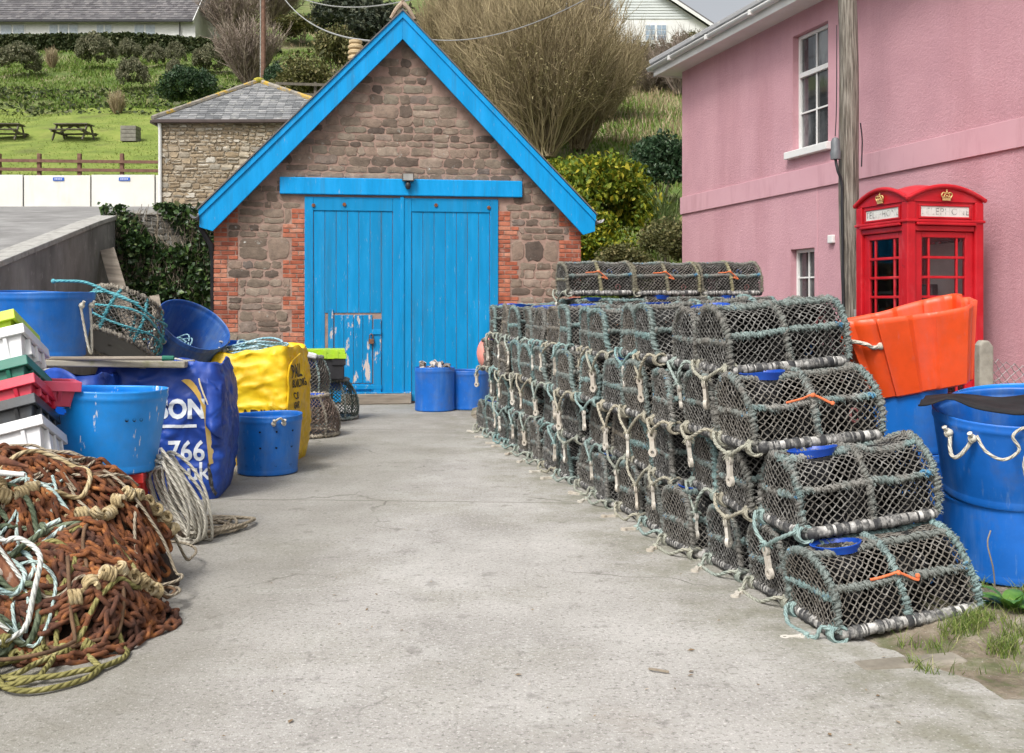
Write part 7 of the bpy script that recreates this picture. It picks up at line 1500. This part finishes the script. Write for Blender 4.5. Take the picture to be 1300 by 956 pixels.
mb.build('slats', mk('silver_timber', [(.3, (.16, .15, .13)), (.7, (.27, .25, .22))], scale=6, rough=.9), pb_, smooth=0)
mb = MB(); mb.span((-.29, -.29, .02), (.29, .29, .60)); mb.build('soil', G['oldnet'], pb_, smooth=0)
fe = thing('rail_fence', 'brown two rail timber fence along the lawn edge above white panels', 'fence', (-14, 36, 5.9)); D = 35.6; mb = MB()
pxs = [-52, -1, 50, 101, 155, 206]
for px in pxs:
    mb = MB(); x, y, z = at(px, 226, D); mb.span((x-.06, y-.06, hill_z(x, y)-.2), (x+.06, y+.06, W(px, 195, D).z)); mb.build('post', G['fencewood'], fe, smooth=0, world=True, bevel=.01)
for (ya, yb) in ((203, 206), (214, 217)):
    mb = MB(); mb.beam(at(-60, ya, D-.09), at(212, yb, D-.09), .05, .10); mb.build('rail', G['fencewood'], fe, smooth=0, world=True)
for k, (px, pb, wd) in enumerate(((405, 112, 110),)):        # rail behind the stone store
    rf2 = thing('rail_fence', 'short dark rail fence behind the slate roofed store', 'fence', at(px, pb, 40)); 
    for py in (107, 120): mb = MB(); mb.beam(at(350, py-1, 40), at(450, py+2, 40), .06, .10); mb.build('rail', G['picnic'], rf2, smooth=0, world=True)
    for q in (352, 400, 448): mb = MB(); x, y, z = at(q, 104, 40.1); mb.span((x-.05, y, z-1.2), (x+.05, y+.1, z)); mb.build('post', G['picnic'], rf2, smooth=0, world=True)

# ================================================================ bungalow and the gabled house up the hill
D = 82; bw = thing('bungalow', 'white bungalow with grey tiled roof above the hedge at upper left', 'house', W(60, 60, D)); e0, e1 = W(-120, 23, D), W(238, 30.5, D); zE = (e0.z+e1.z)/2
mb = MB(); mb.span((e0.x, D, zE-3.2), (e1.x+.6, D+8, zE)); mb.build('wall', G['white'], bw, smooth=0, world=True)
rp = 4.2
mb = MB(); X0, X1 = e0.x-.4, e1.x+.55; mb.add([(X0, D-.45, zE-.05), (X1, D-.45, zE-.05), (X1, D+4, zE+rp), (X0, D+4, zE+rp), (X0, D+8.4, zE-.05), (X1, D+8.4, zE-.05)], [(0, 1, 2, 3), (3, 2, 5, 4)]); mb.build('roof', G['darkslate'], bw, smooth=0, world=True)
mb = MB(); slates(mb, (X0, D-.45, zE-.03), (1, 0, 0), (0, 4.45, rp+.05), X1-X0, 0, 0, math.hypot(4.45, rp), rh=.34, sw=.34, th=.03, N=Vector((0, -rp, 4.45)).normalized()); mb.build('tiles', G['darkslate'], bw, smooth=0, world=True)
mb = MB(); mb.add([(e1.x+.605, D+.0, zE-3.2), (e1.x+.605, D+8, zE-3.2), (e1.x+.605, D+8, zE), (e1.x+.605, D+4, zE+rp-.2), (e1.x+.605, D, zE)], [(0, 1, 2, 3, 4)]); mb.build('gable_wall', G['white'], bw, smooth=0, world=True)
mb = MB(); mb.beam((X1+.05, D-.5, zE-.2), (X1+.05, D+4, zE+rp-.1), .06, .3); mb.build('bargeboard', G['white'], bw, smooth=0, world=True); mb = MB(); mb.beam((X0, D-.52, zE-.1), (X1, D-.52, zE-.1), .14, .16); mb.tube([(W(229, 30, D).x, D-.15, zE-.15), (W(229, 30, D).x, D-.15, zE-2.6)], .05, 8); mb.build('gutter', G['black'], bw, smooth=0, world=True)
for k, (p0, p1) in enumerate(((-60, -30), (0, 32), (62, 100), (122, 143), (170, 198))):
    a, b = W(p0, 28, D).x, W(p1, 28, D).x; mb = MB(); mb.span((a, D-.04, zE-1.35), (b, D-.003, zE-.22)); w_ = mb.build('window', G['white'], bw, smooth=0, world=True)
    m2 = MB(); npn = max(2, round((b-a)/.9)); st = (b-a)/npn
    for q in range(npn): m2.span((a+q*st+.07, D-.06, zE-1.27), (a+(q+1)*st-.07, D-.041, zE-.30))
    world_child(m2.build('pane', mk('pale_glass', [(.3, (.28, .33, .37)), (.7, (.45, .50, .54))], rough=.1), None, smooth=0), bw)
D = 75; gh = thing('gabled_house', 'white gabled house with weatherboarded top at upper right', 'house', W(845, 60, D)); ex_ = W(909, 37, D); axx = W(800, 0, D).x; hwd = ex_.x-axx; zE = ex_.z; zA = zE+hwd*.66
mb = MB(); mb.prism([(axx-hwd, zE-5), (axx+hwd-.6, zE-5), (axx+hwd-.6, zE+.2), (axx, zA-.15), (axx-hwd+.6, zE+.2), (axx-hwd, zE)], lambda u, v, d: (u, D+d, v), 0, 9); mb.build('wall', G['white'], gh, smooth=0, world=True)
G['boards'] = mk('pale_weatherboard', [(.3, (.50, .53, .52)), (.7, (.60, .63, .61))], scale=1, rough=.6); zb0 = W(800, 24, D).z; mb = MB(); k = 0
while zb0+k*.2 < zA-.5:
    z = zb0+k*.2; hw2 = min(hwd-.65, (zA-z-.35)/.66); mb.add([(axx-hw2, D-.05, z), (axx+hw2, D-.05, z), (axx+hw2-.1, D-.01, z+.2), (axx-hw2+.1, D-.01, z+.2), (axx-hw2, D-.005, z), (axx+hw2, D-.005, z)], [(0, 1, 2, 3), (4, 5, 1, 0)]); k += 1
mb.build('weatherboard', G['boards'], gh, smooth=0, world=True)
for s in (-1, 1):
    mb = MB(); mb.prism([(axx, zA), (axx+s*(hwd+.35), zE-.23), (axx+s*(hwd+.35), zE-.05), (axx, zA+.18)], lambda u, v, d: (u, D+d, v), -.45, 9.3); mb.build('roof', G['darkslate'], gh, smooth=0, world=True)
    mb = MB(); mb.prism([(axx, zA+.05), (axx+s*(hwd+.37), zE-.2), (axx+s*(hwd+.37), zE-.45), (axx, zA-.22)], lambda u, v, d: (u, D+d, v), -.50, -.452); mb.build('bargeboard', G['white'], gh, smooth=0, world=True)
mb = MB(); mb.beam((axx+hwd+.42, D-.4, zE-.3), (axx+hwd+.42, D+9, zE-.3), .14, .12); mb.build('gutter', G['white'], gh, smooth=0, world=True)
a, b = W(818, 31, D), W(847, 53, D); mb = MB(); mb.span((a.x, D-.05, b.z), (b.x, D-.003, a.z)); wn = mb.build('window', G['white'], gh, smooth=0, world=True)
xm = (a.x+b.x)/2
for (p, q) in ((a.x, xm), (xm, b.x)):
    mb = MB()
    for r in range(2):
        for s in range(3): mb.span((lerp(p, q, .1+.42*r), D-.07, lerp(b.z, a.z, .08+.30*s)), (lerp(p, q, .48+.42*r), D-.051, lerp(b.z, a.z, .34+.30*s)))
    mb.build('pane', mk('blue_grey_glass', [(.3, (.22, .29, .38)), (.7, (.36, .44, .52))], rough=.1), gh, smooth=0, world=True)
# ================================================================ far utility pole and overhead wires
x, y, z = at(334, 112, 56); fpz = hill_z(x, y); fo = thing('utility_pole', 'thin brown far utility pole rising behind the slate roofed store', 'pole', (x, y, fpz)); mb = MB(); mb.tube([(0, 0, 0), (.02, 0, 4), (0, 0, 9.5)], [.14, .12, .10], 10); mb.build('pole_shaft', G['fencewood'], fo)
mb = MB(); mb.tube([(-.13, -.05, .5), (-.12, -.05, 9)], .03, 6); mb.build('cable_guard', G['copeconc'], fo)
def wire(label, p, q, sag, r): mb = MB(); p, q = Vector(p), Vector(q); mb.tube([p.lerp(q, t)-Vector((0, 0, sag*4*t*(1-t))) for t in np.linspace(0, 1, 30)], r, 5); tag(mb.build('overhead_wire', mk('grey_wire', [(.3, (.28, .28, .28)), (.7, (.40, .40, .40))], rough=.6)), label, 'wire', 'overhead wires')
wire('overhead wire sagging from far pole past the garage ridge', W(350, -20, 54), W(600, -25, 26), .9, .022)
wire('overhead wire dropping from the top edge to the left garage slope', W(355, -10, 52), W(470, 52, 24), .5, .022)
wire('overhead wire rising right across the twiggy thicket', W(545, 50, 22), W(760, -10, 16), .25, .010)
